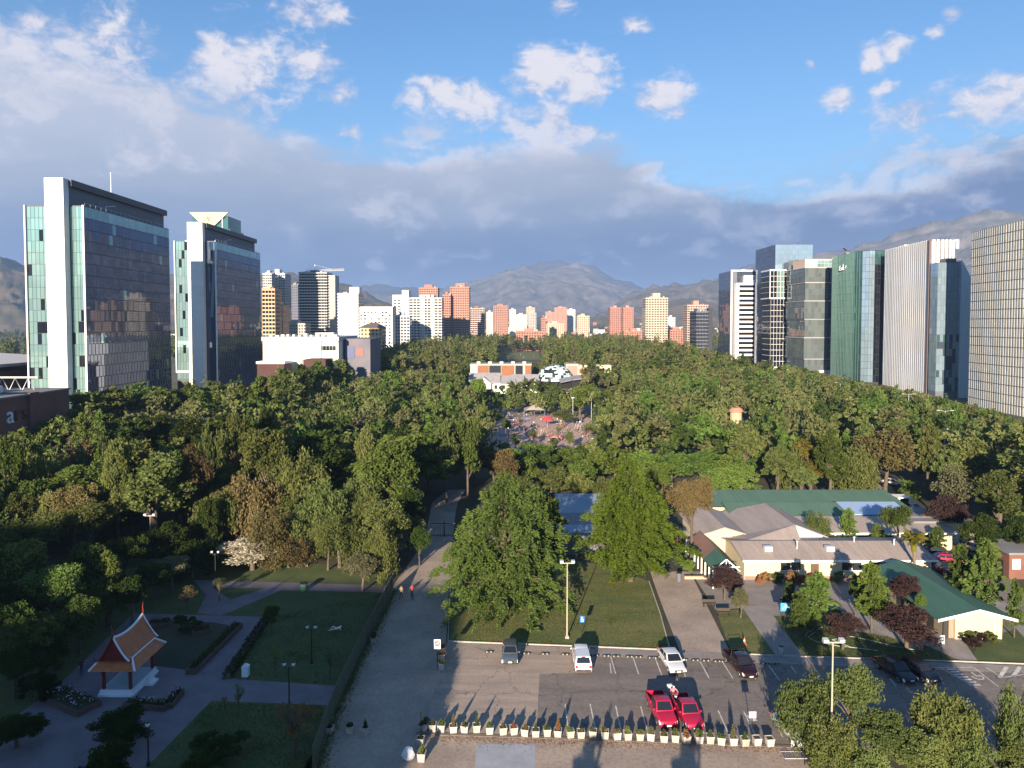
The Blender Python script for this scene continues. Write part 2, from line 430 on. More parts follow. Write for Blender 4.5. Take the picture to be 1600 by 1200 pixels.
# garden on the left
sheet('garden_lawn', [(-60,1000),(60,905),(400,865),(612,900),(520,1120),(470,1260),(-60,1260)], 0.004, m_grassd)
sheet('garden_plaza', [(-60,1185),(100,1062),(208,958),(350,962),(412,964),(356,1060),(526,1072),(512,1102),(330,1095),(228,1200),(180,1260),(-60,1260)], 0.010, m_plum)
sheet('garden_walk', [(302,906),(612,915),(606,926),(440,922),(346,962),(308,958),(322,930)], 0.008, m_plum)
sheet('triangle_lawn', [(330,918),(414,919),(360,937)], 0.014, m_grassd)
sheet('flower_bed', [(236,975),(330,972),(362,978),(300,1048),(240,1040)], 0.014, m_soil)
# playground and far lawn
sheet('playground', [(758,692),(775,660),(795,648),(905,648),(930,656),(940,668),(925,690),(890,705),(770,708)], 0.006, mat('playground_sand', (.52, .35, .28), .95, (.40, .29, .24), .15, detail=9))
sheet('plaza_terrace', [(735,640),(960,632),(960,645),(735,655)], 0.010, m_pave)
sheet('far_lawn', [(770,562),(845,562),(840,545.5),(785,545.5)], 0.05, m_grass)
sheet('avenue', [(-118, 60), (-106, 60), (-106, 1000), (-118, 1000)], 0.006, m_asph, raw=True)
sheet('east_avenue', [(155, 60), (166, 60), (166, 1000), (155, 1000)], 0.006, m_asph, raw=True)

def kerb(name, pts, w=0.16, h=0.12, m=m_kerb, z=0.0):
    mb = MB()
    for a, b in zip(pts[:-1], pts[1:]):
        a = W(*a); b = W(*b); u = (b-a)
        mb.obox((a+b)/2+Vector((0, 0, h/2+z)), u, u.length, w, h)
    o = mb.build(name, m); o['kind'] = 'structure'; return o
kerb('lawn_kerb', [(700,1002.5),(926,1011),(1047,1016)])
kerb('path_kerb', [(1014,908),(1032,960),(1047,1016)], .12, .06)
kerb('path_kerb', [(1078,893),(1118,955),(1142,1020)], .12, .06, mat('dark_edge', (.05, .045, .04), .9))
kerb('road_kerb', [(706,870),(700,1001)], .12, .1)
kerb('planter_strip', [(650,1146),(838,1152),(1245,1167)], .35, .05, mat('strip_edge', (.16, .13, .11), .9))
kerb('walk_kerb', [(1142,1021),(1225,1025.5),(1500,1034),(1760,1044)], .14, .11)

# painted bay lines
def line(p, q, w=0.10, z=0.019):
    a = W(*p); b = W(*q); u = b-a; n = Vector((-u.y, u.x, 0)).normalized()*w/2
    mb = MB(); mb.face([(a-n)[:2]+(z,), (a+n)[:2]+(z,), (b+n)[:2]+(z,), (b-n)[:2]+(z,)])
    me = mb.mesh('painted_line', m_white)
    if me.polygons[0].normal.z < 0: me.flip_normals()
    put('painted_line', me, cp)
for p, q in [((954,1025),(962,1053)),((989,1027),(998,1054)),((1024,1029),(1034,1055)),((1064,1031),(1071,1058)),((1094,1034),(1108,1060)),((1130,1036),(1145,1060)),((1166,1038),(1181,1062)),
             ((1201,1040),(1218,1063)),((1236,1041),(1244,1052)),((883,1100),(887,1135)),((922,1100),(930,1138)),((962,1103),(970,1140)),((1001,1104),(1012,1144)),((1085,1100),(1100,1147)),((1122,1110),(1137,1144)),
             ((1162,1112),(1181,1150)),((1202,1113),(1223,1152)),((1405,1043),(1434,1070)),((1448,1043),(1476,1070)),((1470,1044),(1526,1075)),((1521,1043),(1560,1073)),((1448,1043),(1521,1043)),((1541,1043),(1566,1059)),((1566,1059),(1600,1054)),
             ((1528,1130),(1546,1155)),((1390,1060),(1400,1072)),((953,1036),(955,1052))]:
    line(p, q)
for k in range(7): line((1480+k*5.8, 1046+k*4.1), (1492+k*6.6, 1045.5+k*4.1), .28)
for p, q in [((1562,1059),(1573,1042)),((1583,1057),(1594,1042))]: line(p, q, .35)
# wheelchair emblem painted on the bay
mb = MB(); c0 = W(1528, 1058)
for k in range(10):
    a0 = rad(-200+k*25); a1 = rad(-200+(k+1)*25)
    mb.face([(c0.x+math.cos(a)*r*1.0, c0.y+math.sin(a)*r, .02) for a, r in ((a0,.42),(a1,.42),(a1,.55),(a0,.55))])
mb.face([(c0.x-.1, c0.y+.1, .02), (c0.x+.05, c0.y+.1, .02), (c0.x+.05, c0.y+1.0, .02), (c0.x-.1, c0.y+1.0, .02)])
mb.face([(c0.x-.1, c0.y+.1, .0205), (c0.x+.6, c0.y+.1, .0205), (c0.x+.6, c0.y+.25, .0205), (c0.x-.1, c0.y+.25, .0205)])
mb.build('wheelchair_emblem', m_white, cp)
line((1170,1118),(1180,1127), .5); line((1170,1127),(1180,1118), .08)

# ------------------------------------------------------------------ hills and mountains
def ridge(name, prof, dist, depth, m, relief, seed, base_y=508, drop=1.0, na=340, nr=54):
    "prof: silhouette in photo pixels, turned into a range of hills standing dist metres away"
    pr = sorted((math.atan2(ray(x, y).x, ray(x, y).y), ray(x, y).z/math.hypot(ray(x, y).x, ray(x, y).y)) for x, y in prof)
    azs = np.array([p[0] for p in pr]); els = np.array([p[1] for p in pr])
    A = np.linspace(azs[0], azs[-1], na); E = np.interp(A, azs, els)
    rng = np.random.default_rng(seed)
    def fbm(u, v, oct=8, ridged=True):
        s = np.zeros_like(u); amp = 1.0; f = 1.0
        for o in range(oct):
            ph = rng.uniform(0, 6.28, 8); an = rng.uniform(0, 6.28, 4)
            w = np.zeros_like(u)
            for k in range(4):
                w += np.sin((u*np.cos(an[k])+v*np.sin(an[k]))*f*(1+.35*k)+ph[k]+1.3*np.sin((u*np.sin(an[k])-v*np.cos(an[k]))*f*.7+ph[k+4]))
            w /= 4
            s += amp*((1-2.2*np.abs(w)) if ridged else w); amp *= .62; f *= 2.05
        return s
    T = np.linspace(0, 1.25, nr)                      # 0 foot, 1 crest, >1 behind
    AA, TT = np.meshgrid(A, T)
    RR = dist+(TT-1)*depth
    H = np.tile(CH+E*dist, (nr, 1))
    shape = np.where(TT <= 1, TT**1.25, 1-(TT-1)*2.4)
    U = AA*dist/(relief*9); V = RR/(relief*9)
    n = fbm(U, V)
    fade = np.clip(TT*3, 0, 1)*np.where(TT <= 1, np.clip((1-TT)*4, .10, 1), 1)
    Z = np.maximum(H*shape, 0)+n*relief*fade
    X = np.sin(AA)*RR; Y = np.cos(AA)*RR
    V3 = np.stack([X.ravel(), Y.ravel(), Z.ravel()], 1)
    i = np.arange((nr-1)*na).reshape(nr-1, na)[:, :-1].ravel()
    Q = np.stack([i, i+1, i+na+1, i+na], 1)
    me = npmesh(name, V3, Q, m); o = put(name, me); o['kind'] = 'structure'
    return o
m_rock = mat('mountain_rock', (.20, .17, .15), .95, (.075, .077, .066), .007, detail=14)
m_rock2 = mat('shaded_mountain_rock', (.055, .06, .07), .95, (.035, .04, .045), .006, detail=12)  # cloud shadow over the back range, put into the rock colour
m_hill = mat('hill_scrub', (.19, .14, .10), .95, (.075, .08, .04), .006, detail=12)
ridge('mountains', [(-900,440),(-400,440),(300,470),(560,476),(620,470),(690,460),(740,446),(790,428),(822,419),(850,424),(880,417),(905,419),(935,432),(965,442),(1010,458),(1100,470),(1300,475),(2100,460)], 9000, 3000, m_rock, 62, 3, na=680, nr=90)
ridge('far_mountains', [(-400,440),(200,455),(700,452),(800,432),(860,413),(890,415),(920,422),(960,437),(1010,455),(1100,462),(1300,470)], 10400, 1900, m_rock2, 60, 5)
ridge('east_mountains', [(1060,500),(1100,455),(1190,408),(1290,393),(1330,390),(1380,383),(1430,368),(1490,352),(1540,343),(1600,338),(1760,335),(2300,345)], 6200, 2000, m_rock, 50, 8, na=560, nr=80)
ridge('east_hills', [(930,500),(985,462),(1020,452),(1060,446),(1100,441),(1150,436),(1200,432),(1400,425),(1700,425),(2300,430)], 5000, 1700, m_rock, 34, 11, na=420, nr=60)
ridge('west_hills', [(-1100,400),(-300,395),(0,400),(20,412),(60,425),(200,430),(330,425),(415,428),(450,430),(475,440),(520,447),(550,458),(585,472),(625,492)], 4200, 1700, m_hill, 26, 21)
ridge('foothills', [(640,500),(1000,494),(1030,480),(1055,473),(1080,468),(1100,471),(1130,480),(1200,478),(1500,470)], 3600, 900, m_hill, 12, 31)
# ------------------------------------------------------------------ buildings
g_dark = glassmat('dark_facade_glass', (.118, .148, .215), .62, isl=.16)
g_teal = glassmat('teal_facade_glass', (.28, .46, .44), .60, c2=(.36, .55, .52), isl=.05)
g_green = glassmat('green_facade_glass', (.085, .19, .175), .62, isl=.2)
g_blue = glassmat('blue_facade_glass', (.38, .52, .62), .6, isl=.10)
g_win = glassmat('window_glass', (.035, .042, .05), .25, .06)
g_black = glassmat('black_facade_glass', (.020, .024, .034), .5)
m_wt = mat('white_render', (.80, .79, .76), .75, (.73, .72, .69), .12, var=.03)
m_grey = mat('grey_cladding', (.12, .13, .16), .6, (.10, .11, .14), .2)
m_dgrey = mat('dark_roof_band', (.035, .038, .048), .5)
m_alu = mat('pale_aluminium', (.62, .64, .66), .4, metal=.4)
m_fin = mat('cream_fin', (.58, .58, .545), .55, (.53, .53, .495), .2)
m_brick = mat('brick_wall', (.20, .088, .062), .9, (.155, .068, .05), .35, bump=.3, bscale=6)
m_terra = mat('terracotta_wall', (.37, .18, .135), .9, (.31, .155, .12), .15, var=.06)
m_cream = mat('cream_wall', (.58, .50, .33), .85, (.52, .45, .30), .3)
m_beige = mat('beige_wall', (.50, .41, .31), .9, (.44, .36, .27), .12)
m_tan = mat('tan_wall', (.55, .37, .23), .9, (.48, .32, .20), .2)
m_roofc = mat('flat_roof', (.22, .215, .21), .9, (.16, .16, .16), .2)
m_metal = mat('metal_roof', (.36, .295, .255), .65, (.29, .24, .21), .22, bump=.1, stretch=(4, .6, 1), fine=.10)
m_groof = mat('green_roof', (.050, .130, .090), .65, (.040, .102, .072), .18, stretch=(4, .6, 1), fine=.08)
m_conc2 = mat('raw_concrete', (.40, .385, .36), .9, (.34, .33, .31), .2)

def apx(c, s): return s*F/max(20.0, (Vector(c)-cam.location).length)
class Bld:
    "a building: an Empty with parts; facade panes big enough to tell apart become objects, the others one joined part"
    def __init__(s, name, label, cat, loc, group=None):
        s.t = thing(name, label, cat, loc, 0, group); s.o = Vector(loc); s.p = []
    def part(s, name, mb, m=None, smooth=False): return mb.build(name, m, s.t, smooth)
    def panes(s, a, b, z0, z1, cols, rows, m, gap=.12, vgap=.14, out=.05, name='window_pane', skip=None, off=0.0, frac=1.0):
        "grid of panes on the wall a->b (xy, outward normal to the right of a->b)"
        a = Vector((a[0], a[1], 0)); b = Vector((b[0], b[1], 0)); u = b-a; L = u.length; u.normalize(); n = Vector((u.y, -u.x, 0))
        cw = L/cols; rh = (z1-z0)/rows
        for j in range(rows):
            for i in range(cols):
                if skip and skip(i, j): continue
                ms = m(i, j) if callable(m) else m
                w = (cw-gap)*frac; h = rh-vgap
                c = a+u*(cw*(i+.5+(off*(j % 2))))+n*out+Vector((0, 0, z0+rh*(j+.5)))
                s.p.append((c, u, w, h, ms, name))
    def finish(s, minpx=7.0, cap=300, tilt=0.004):
        p = sorted(s.p, key=lambda q: -apx(s.o+q[0], min(q[2], q[3])*(1 if True else 0)))
        big = [q for q in p if apx(s.o+q[0], min(q[2], q[3])) >= minpx][:cap]
        rest = p[len(big):]; cache = {}
        rnd = random.Random(len(p))
        for c, u, w, h, ms, name in big:
            key = (round(w, 2), round(h, 2), ms.name)
            if key not in cache:
                mb = MB(); mb.box(-w/2, w/2, -.04, .04, -h/2, h/2); cache[key] = mb.mesh(name, ms)
            o = put(name, cache[key], s.t, c, math.atan2(u.y, u.x))
            o.rotation_euler = (rnd.gauss(0, tilt), 0, math.atan2(u.y, u.x)+rnd.gauss(0, tilt))
        if rest:
            mb = MB()
            for c, u, w, h, ms, name in rest:
                t = rnd.gauss(0, tilt); uu = Vector((u.x*math.cos(t)-u.y*math.sin(t), u.x*math.sin(t)+u.y*math.cos(t), 0))
                mb.obox(c, uu, w, .08, h, ms)
            o = mb.build(rest[0][5], None, s.t); o['kind'] = 'stuff'
        return s.t

# ---- two slab towers on the left
def slab_tower(label, Y0, Y1, second):
    X0, X1 = (-159, -140) if not second else (-157.5, -138.5)
    b = Bld('office_tower', label, 'office tower', (X0, Y0, 0), None)
    W_, L = X1-X0, Y1-Y0; H = 73.6
    mb = MB(); mb.box(0, W_, 0, L, 0, H); b.part('curtain_wall', mb, m_dgrey)
    sx0, sx1 = (8.3, 14.4) if not second else (7.2, 14.2)
    mb = MB(); mb.box(sx0+.06, sx1-.06, -3.1, -.35, 0, 81.9); sl_ = b.part('white_slab', mb, mat('joint_grey', (.45, .45, .45), .8))
    mb = MB(); mb.box(0, sx1-sx0, 0, 2.84, 0, 82/22-.05); pm_ = mb.mesh('panel', m_wt)
    for k in range(22): put('panel', pm_, sl_, (sx0, -3.2, 82/22*k))
    mb = MB(); mb.box(sx0+.4, sx1-.3, -.34, L+6, H+.02, 79.8); b.part('roof_storey', mb, m_grey)
    mb = MB(); mb.box(sx0+.1, sx1+.9, -.33, L+6.6, 79.82, 82.0); b.part('roof_band', mb, m_dgrey)
    mb = MB(); mb.box(W_-.25, W_+.3, -.7, -.36, 0, H+.05); b.part('corner_fin', mb, m_wt)
    mb = MB(); mb.box(-.3, .15, -.7, -.36, 12, H+.05); b.part('corner_fin', mb, m_wt)
    mb = MB(); mb.box(-.2, sx0-.1, -.6, -.36, 12, 12.9); b.part('soffit_edge', mb, m_wt)
    for k in range(5):
        mb = MB(); mb.box(2+k*.3, 4.2+(k % 3)*.6, 6+k*9.5, 10+k*9.5+(k % 2)*2, H+.01, H+1.0+(k*7 % 3)*.6); b.part('roof_plant', mb, m_alu)
    mb = MB()
    for k in range(19): mb.tube([(W_-.3, 1+k*(L-2)/18, H), (W_-.3, 1+k*(L-2)/18, H+1.0)], .04, 4)
    mb.tube([(W_-.3, 1, H+1.0), (W_-.3, L-1, H+1.0)], .04, 4); b.part('roof_rail', mb, m_alu)
    # roof crane arms, aerial
    mb = MB(); mb.tube([(W_-2, L*.28, H), (W_-2, L*.28, H+2.2), (W_-.4, L*.28+3.2, H+2.9)], .14, 6); b.part('roof_davit', mb, m_alu)
    mb = MB(); mb.tube([(sx0+2, L*.55, 82), (sx0+2, L*.55, 91)], .08, 5); b.part('aerial', mb, m_alu)
    rows = 19
    rnd = random.Random(Y0)
    dk = lambda i, j: g_teal if (j == rows-1 or rnd.random() < .012) else g_dark
    if second:
        mb = MB(); mb.box(sx1+.3, W_-1.2, .9, 3, 0, H-3); b.part('recess', mb, m_dgrey)
        # slanted blue glass blade beside the recess
        mb = MB(); z0, z1 = 38, 73
        mb.hexa([(16.2, -.5, z0), (17.4, -.5, z0), (17.4, .6, z0), (16.2, .6, z0), (18.0, -.5, z1), (19.6, -.5, z1), (19.6, .6, z1), (18.0, .6, z1)]); b.part('glass_blade', mb, g_blue)
        b.panes((sx1+.2, -.02), (W_-.3, -.02), 4, H-.3, 4, 18, g_dark)
    else:
        b.panes((sx1+.1, -.02), (W_-.6, -.02), 2, H-.3, 4, rows, lambda i, j: g_black if rnd.random() < .07+.10*(j < 9) else g_teal)
    b.panes((.3, -.02), (sx0-.1, -.02), 13 if not second else 9, H-.3, 6 if not second else 5, 16, lambda i, j: g_black if rnd.random() < .05+.12*(j < 8) else g_teal)
    b.panes((W_, 0), (W_, L), 2, H-.2, 28, rows, dk, .05, .26)
    # thin light fins standing off the dark side, staggered from floor to floor
    mb = MB(); rh = (H-2.2)/rows
    for j in range(rows-1):
        for i in range(0, 28):
            if j > 10 or (j > 7 and (i*7+j*3) % 4): continue
            y = L/28*(i+.5*(j % 2)+.25)
            mb.box(W_+.10, W_+.18, y-.06, y+.06, 2+rh*j+.2, 2+rh*(j+1)-.2)
    o = b.part('facade_fin', mb, mat('fin_metal', (.30, .34, .36), .4, metal=.5)); o['kind'] = 'stuff'
    b.finish(7.0)
slab_tower('nearer dark glass slab tower with tall white fin wall, leftmost in view', 232, 289, False)
slab_tower('second dark glass slab tower with white fin wall, right of the leftmost tower', 331, 389, True)

# ---- hotel tower with cream gable behind
b = Bld('hotel_tower', 'tall hotel tower with cream V-shaped gable and emblem behind the slab towers', 'hotel tower', (-272.5, 600, 0))
Hh = 129
mb = MB(); mb.box(0, 34, 0, 30, 0, Hh-14); mb.box(2, 32, .6, 29, Hh-14, Hh-3); b.part('shaft', mb, g_green)
mb = MB(); mb.box(0, 8, -.8, -.05, 0, Hh-28); b.part('cream_pier', mb, m_cream)
mb = MB(); mb.hexa([(15, -1.2, Hh-15), (17, -1.2, Hh-15), (17, .3, Hh-15), (15, .3, Hh-15), (0, -1.2, Hh), (33, -1.2, Hh), (33, .3, Hh), (0, .3, Hh)]); b.part('gable', mb, m_cream)
mb = MB(); z = Hh-5.5
for x0, x1, za, zb in ((14.2, 15.2, z-2, z+2), (15.2, 16.2, z+2, z-2), (16.0, 17.0, z-2, z+2), (17.0, 18.0, z+2, z-2)):
    mb.hexa([(x0-.28, -1.32, za), (x0+.28, -1.32, za), (x0+.28, -1.22, za), (x0-.28, -1.22, za), (x1-.28, -1.32, zb), (x1+.28, -1.32, zb), (x1+.28, -1.22, zb), (x1-.28, -1.22, zb)])
b.part('emblem', mb, mat('emblem_dark', (.08, .07, .05), .5))
b.panes((8.2, 0), (34, 0), 20, Hh-16, 12, 24, g_green); b.panes((34, 0), (34, 30), 20, Hh-16, 12, 24, g_black)
b.finish(99)

# ---- brick store with letters at the left edge
b = Bld('brick_store', 'dark brick store with wall letters and flat roof at the left edge', 'store', (-105, 140, 0))
mb = MB(); mb.box(-42, 0, -2, 26.5, 0, 19.4); b.part('wall', mb, m_brick)
mb = MB(); mb.box(.02, .5, 12.2, 15.2, 0, 20.0); b.part('pilaster', mb, m_brick)
mb = MB(); mb.box(-42.3, .3, -2.3, 12.1, 19.42, 19.8); mb.box(-42.3, .3, 15.3, 26.8, 19.42, 19.8); b.part('parapet_cap', mb, m_roofc)
mb = MB(); mb.box(-30, -4, 3, 7, 19.42, 22); mb.box(-20, -8, 12, 16, 19.42, 21.2); mb.box(-16, -13, 18, 21, 19.42, 23); b.part('roof_plant', mb, m_wt)
mb = MB()
for k in range(7): mb.tube([(-26+k*3, 22, 19.4), (-24.5+k*3, 22, 22.5), (-23+k*3, 22, 19.4)], .12, 5)
mb.box(-27, -4, 21.5, 22.5, 22.5, 22.8); mb.box(-27, -20, 20.5, 23, 22.8, 26); b.part('roof_gantry', mb, m_alu)
m_let = mat('letter_white', (.75, .76, .78), .5); m_letr = mat('letter_red', (.10, .012, .018), .4)
at3('letter', text_mesh('letter', 'a', 5.2, m_let, .12), b.t, (.16, 6.6, 15.8), (0, 1, 0), (1, 0, 0))
at3('letter', text_mesh('letter', 'r', 4.6, m_letr, .12), b.t, (.16, 8.9, 15.9), (0, 1, 0), (1, 0, 0))
at3('letter', text_mesh('letter', 's', 4.6, m_letr, .12), b.t, (.16, 11.0, 15.9), (0, 1, 0), (1, 0, 0))
# ---- curved-roof mall wing behind it
b = Bld('mall_wing', 'low mall wing with pale curved roof behind the brick store', 'mall', (-290, 215, 0))
mb = MB(); mb.box(0, 118, 0, 60, 0, 19); b.part('wall', mb, m_brick)
mb = MB(); n = 8
for k in range(n):
    x0, x1 = -2+122*k/n, -2+122*(k+1)/n; z0 = 25-4.5*(k/n)**2; z1 = 25-4.5*((k+1)/n)**2
    mb.hexa([(x0, -5, z0), (x1, -5, z1), (x1, 62, z1), (x0, 62, z0), (x0, -5, z0+1), (x1, -5, z1+1), (x1, 62, z1+1), (x0, 62, z0+1)])
b.part('curved_roof', mb, mat('pale_roof', (.55, .53, .52), .6))
b.t['label'] = 'low mall wing with pale curved roof behind the brick store'

# ---- white mall block between the towers and the flats
b = Bld('mall_block', 'long white windowless mall block right of the second dark slab tower', 'mall', (-106, 300, 0))
mb = MB(); mb.box(0, 32, 0, 36, 0, 27.6); b.part('wall', mb, m_wt)
mb = MB(); mb.box(-.4, 32.4, -.8, 36.4, 27.62, 29.4); b.part('roof_band', mb, mat('grey_band', (.40, .42, .45), .6))
for k in range(3):
    mb = MB(); mb.box(7.8+k*8.2, 8.5+k*8.2, -.5, -.02, 16, 27.6); b.part('rib', mb, mat('rib_grey', (.38, .38, .37), .7))
mb = MB()
for k in range(12): mb.box(1+k*2.5, 1+k*2.5+random.uniform(.8, 1.9), 5, 8, 29.42, 29.42+random.uniform(.5, 1.4))
mb.box(20, 28, 8, 16, 29.42, 31); b.part('roof_plant', mb, m_wt)
b.panes((24, 0), (31, 0), 23.5, 25.6, 5, 1, g_win); b.finish(99)
b = Bld('mall_annex', 'dark grey mall annex with posters right of the white mall block', 'mall', (-73, 308, 0))
mb = MB(); mb.box(0, 11, 0, 24, 0, 28.4); b.part('wall', mb, mat('annex_wall', (.10, .11, .15), .8, (.16, .14, .15), .15))
mb = MB(); mb.box(5, 8, -.2, -.02, 21, 24); b.part('poster', mb, mat('poster_red', (.35, .08, .06), .6))
mb = MB(); mb.box(1, 4, -.2, -.02, 20, 25); b.part('poster', mb, mat('poster_blue', (.06, .08, .2), .6))
b = Bld('brick_annex', 'low brick annex in front of the white mall block', 'annex', (-104, 283, 0)); m_bk2 = mat('maroon_brick', (.075, .034, .032), .9, (.06, .028, .026), .4)
mb = MB(); mb.box(20, 29, 0, 12, 0, 20.6); b.part('wall', mb, m_bk2)
mb = MB(); mb.box(0, 11, 4, 14, 0, 18.6); b.part('low_wall', mb, m_bk2)
mb = MB(); mb.box(-.3, 11.3, 3.7, 14.3, 18.62, 19.6); b.part('roof', mb, m_wt)

# ---- generic blocks of flats
def flats(name, label, cat, px0, px1, ptop, Y, depth, wall, floor=3.0, cols=8, glass=g_win, z0=6, band=None, wfrac=.62, hfrac=.5, cap=True, side=None, group=None, setback=None, bal=0.0, crown=None):
    """tower whose front spans px0..px1 at depth Y and rises to pixel ptop; windows are real panes in the wall,
    band = slab edges / balconies standing proud of it"""
    a = P(px0, 505, Y); c = P(px1, 505, Y); H = P(px0, ptop, Y).z; w = c.x-a.x
    b = Bld(name, label, cat, (a.x, Y, 0), group)
    mb = MB(); mb.box(0, w, 0, depth, 0, H); b.part('wall', mb, wall)
    rows = max(2, int((H-z0)/floor)); fh = (H-z0-.6)/rows
    sidewall = (w, True) if a.x+w < 0 else (0, False)
    def grid(u0, u1, n):
        mb = MB()
        dx = u1[0]-u0[0]; dy = u1[1]-u0[1]; L = math.hypot(dx, dy); ux, uy = dx/L, dy/L
        for j in range(rows):
            for i in range(n):
                f = (i+.5)/n; mb.obox((u0[0]+dx*f, u0[1]+dy*f, z0+fh*(j+.55)), (ux, uy, 0), L/n*wfrac, .16, fh*hfrac)
        o = b.part('window', mb, glass); o['kind'] = 'stuff'
    grid((0, -.02), (w, -.02), cols)
    ns = max(2, int(cols*depth/w))
    if sidewall[1]: grid((w+.02, 0), (w+.02, depth), ns)
    else: grid((-.02, depth), (-.02, 0), ns)
    if band:
        mb = MB()
        for j in range(rows+1):
            z = z0+fh*j
            mb.box(-.5-bal*.3, w+.5+bal*.3, -.6-bal, depth+.5, z-.25, z+.5)
        o = b.part('balcony_band', mb, band); o['kind'] = 'stuff'
    if cap:
        mb = MB(); mb.box(-.25, w+.25, -.25, depth+.25, H+.01, H+.7); b.part('parapet', mb, wall)
        k0, k1, hh = crown or (.3, .62, 4.0)
        mb = MB(); mb.box(w*k0, w*k1, depth*.25, depth*.75, H+.72, H+hh); b.part('roof_box', mb, wall)
        rk = random.Random(int(px0*7+Y)); mb = MB()
        for k in range(3): xx = w*rk.uniform(.05, .85); mb.box(xx, xx+rk.uniform(1.2, 3), depth*.2, depth*.5, H+.72, H+rk.uniform(1.4, 2.6))
        b.part('roof_plant', mb, m_conc2)
        mb = MB(); xx = w*rk.uniform(.3, .7); mb.tube([(xx, depth*.5, H+.7), (xx, depth*.5, H+rk.uniform(5, 10))], .12, 4); b.part('aerial', mb, m_grey)
    return b
m_fc = mat('far_cream_wall', (.52, .46, .36), .85, (.46, .41, .32), .2)
m_fw = mat('far_white_wall', (.60, .595, .575), .85, (.54, .535, .515), .1)
m_pink = mat('pink_brick', (.44, .26, .20), .9, (.39, .235, .18), .12)
m_ofw = mat('off_white_wall', (.62, .60, .55), .85, (.56, .54, .49), .1)
m_shadeglass = g_win
# crane tower
b = flats('apartment_tower', 'unfinished white apartment tower with stacked slabs under a tower crane', 'apartment tower', 468, 511, 426, 740, 24, m_grey, 3.0, 10, g_win, 4, m_ofw, .7, .55, bal=.9, crown=(.35, .6, 3))
mb = MB(); mb.box(29.6, 37, 3, 20, 0, 86); b.part('stair_core', mb, m_conc2)
ct = thing('tower_crane', 'pale lattice tower crane standing over the unfinished white tower', 'crane', (P(492, 420, 748).x, 748, P(492, 424, 748).z))
m_cr = mat('crane_paint', (.66, .64, .58), .5)
def lattice(mb, p, q, w, n):
    p = Vector(p); q = Vector(q); d = (q-p)/n; up = Vector((0, 0, w)); sd = Vector((0, w, 0)) if abs(d.z) < abs(d.x)+abs(d.y) else Vector((w, 0, 0))
    if abs(d.z) > abs(d.x): up = Vector((0, w, 0))
    for o in (up*0-sd*.5, up*0+sd*.5, up): mb.tube([p+o, q+o], .16, 4)
    for k in range(n):
        a = p+d*k; e = p+d*(k+1)
        mb.tube([a-sd*.5, a+d*.5+up, e-sd*.5], .10, 3, cap=False); mb.tube([a+sd*.5, a+d*.5+up, e+sd*.5], .10, 3, cap=False)
zc = -8
mb = MB(); lattice(mb, (0, 0, -14), (0, 0, 0), 1.8, 7); mb.build('mast', m_cr, ct)
mb = MB(); lattice(mb, (0, 0, 0), (31, 0, 1.0), 1.7, 14); mb.build('jib', m_cr, ct)
mb = MB(); lattice(mb, (0, 0, 0), (-10, 0, 0), 1.4, 5); mb.box(-10, -7, -1, 1, -2, 0); mb.build('counter_jib', m_cr, ct)
mb = MB(); mb.tube([(0, 0, 0), (0, 0, 7)], .35, 5); mb.tube([(0, 0, 7), (18, 0, 2.2)], .09, 4); mb.tube([(0, 0, 7), (-9, 0, 1)], .09, 4); mb.build('tower_head', m_cr, ct)
mb = MB(); mb.box(.8, 2.6, -1, 1, -2.2, 0); mb.build('cab', m_fw, ct)

b = flats('apartment_block', 'broad white apartment block with blank white roof box, left of the tan hip-roofed house', 'apartment block', 528, 560, 459, 700, 26, m_fw, 3.0, 9, g_win, 4, m_ofw, .3, .3, crown=(.5, .98, 7))
mb = MB(); mb.box(20.5, 54, 2, 26, 0, P(560, 479, 700).z); b.part('lower_wing', mb, m_fw)
mb = MB()
rr = random.Random(3)
for j in range(13):
    for i in range(9):
        if rr.random() < .8: mb.box(22+i*3.5, 22+i*3.5+rr.uniform(.9, 2.2), 1.86, 1.98, 6+j*3.3, 7.4+j*3.3)
o = b.part('window', mb, g_win); o['kind'] = 'stuff'
b = flats('apartment_tower', 'white apartment tower with vertical ribs and grey window rows, left of the red brick towers', 'apartment tower', 640, 690, 466, 780, 24, m_ofw, 3.0, 9, g_win, 4, mat('ash_slab', (.55, .55, .55), .8), .8, .5)
Hx = P(640, 462, 780).z
for x0, x1, z, y in ((-8, -.6, Hx+6, -2), (13.5, 15, Hx, -1.4), (15.8, 17, Hx, -1.4), (24.5, 27, Hx+1, -1.4)):
    mb = MB(); mb.box(x0, x1, y, 20, 0, z); b.part('white_fin', mb, m_fw)
mb = MB(); mb.box(-19, -8.1, 1, 20, 0, Hx+1); b.part('west_wing', mb, m_fw)
mb = MB()
for j in range(18):
    mb.box(-17.5, -15, .88, .98, 7+j*3.1, 8.3+j*3.1); mb.box(-13, -10, .88, .98, 7+j*3.1, 8.3+j*3.1)
o = b.part('window', mb, g_win); o['kind'] = 'stuff'
flats('apartment_block', 'low grey apartment block at the foot of the ribbed white tower', 'apartment block', 616, 640, 494, 720, 16, mat('ash_wall', (.45, .46, .48), .8), 3.0, 5, g_win, 4, None, .6, .55)
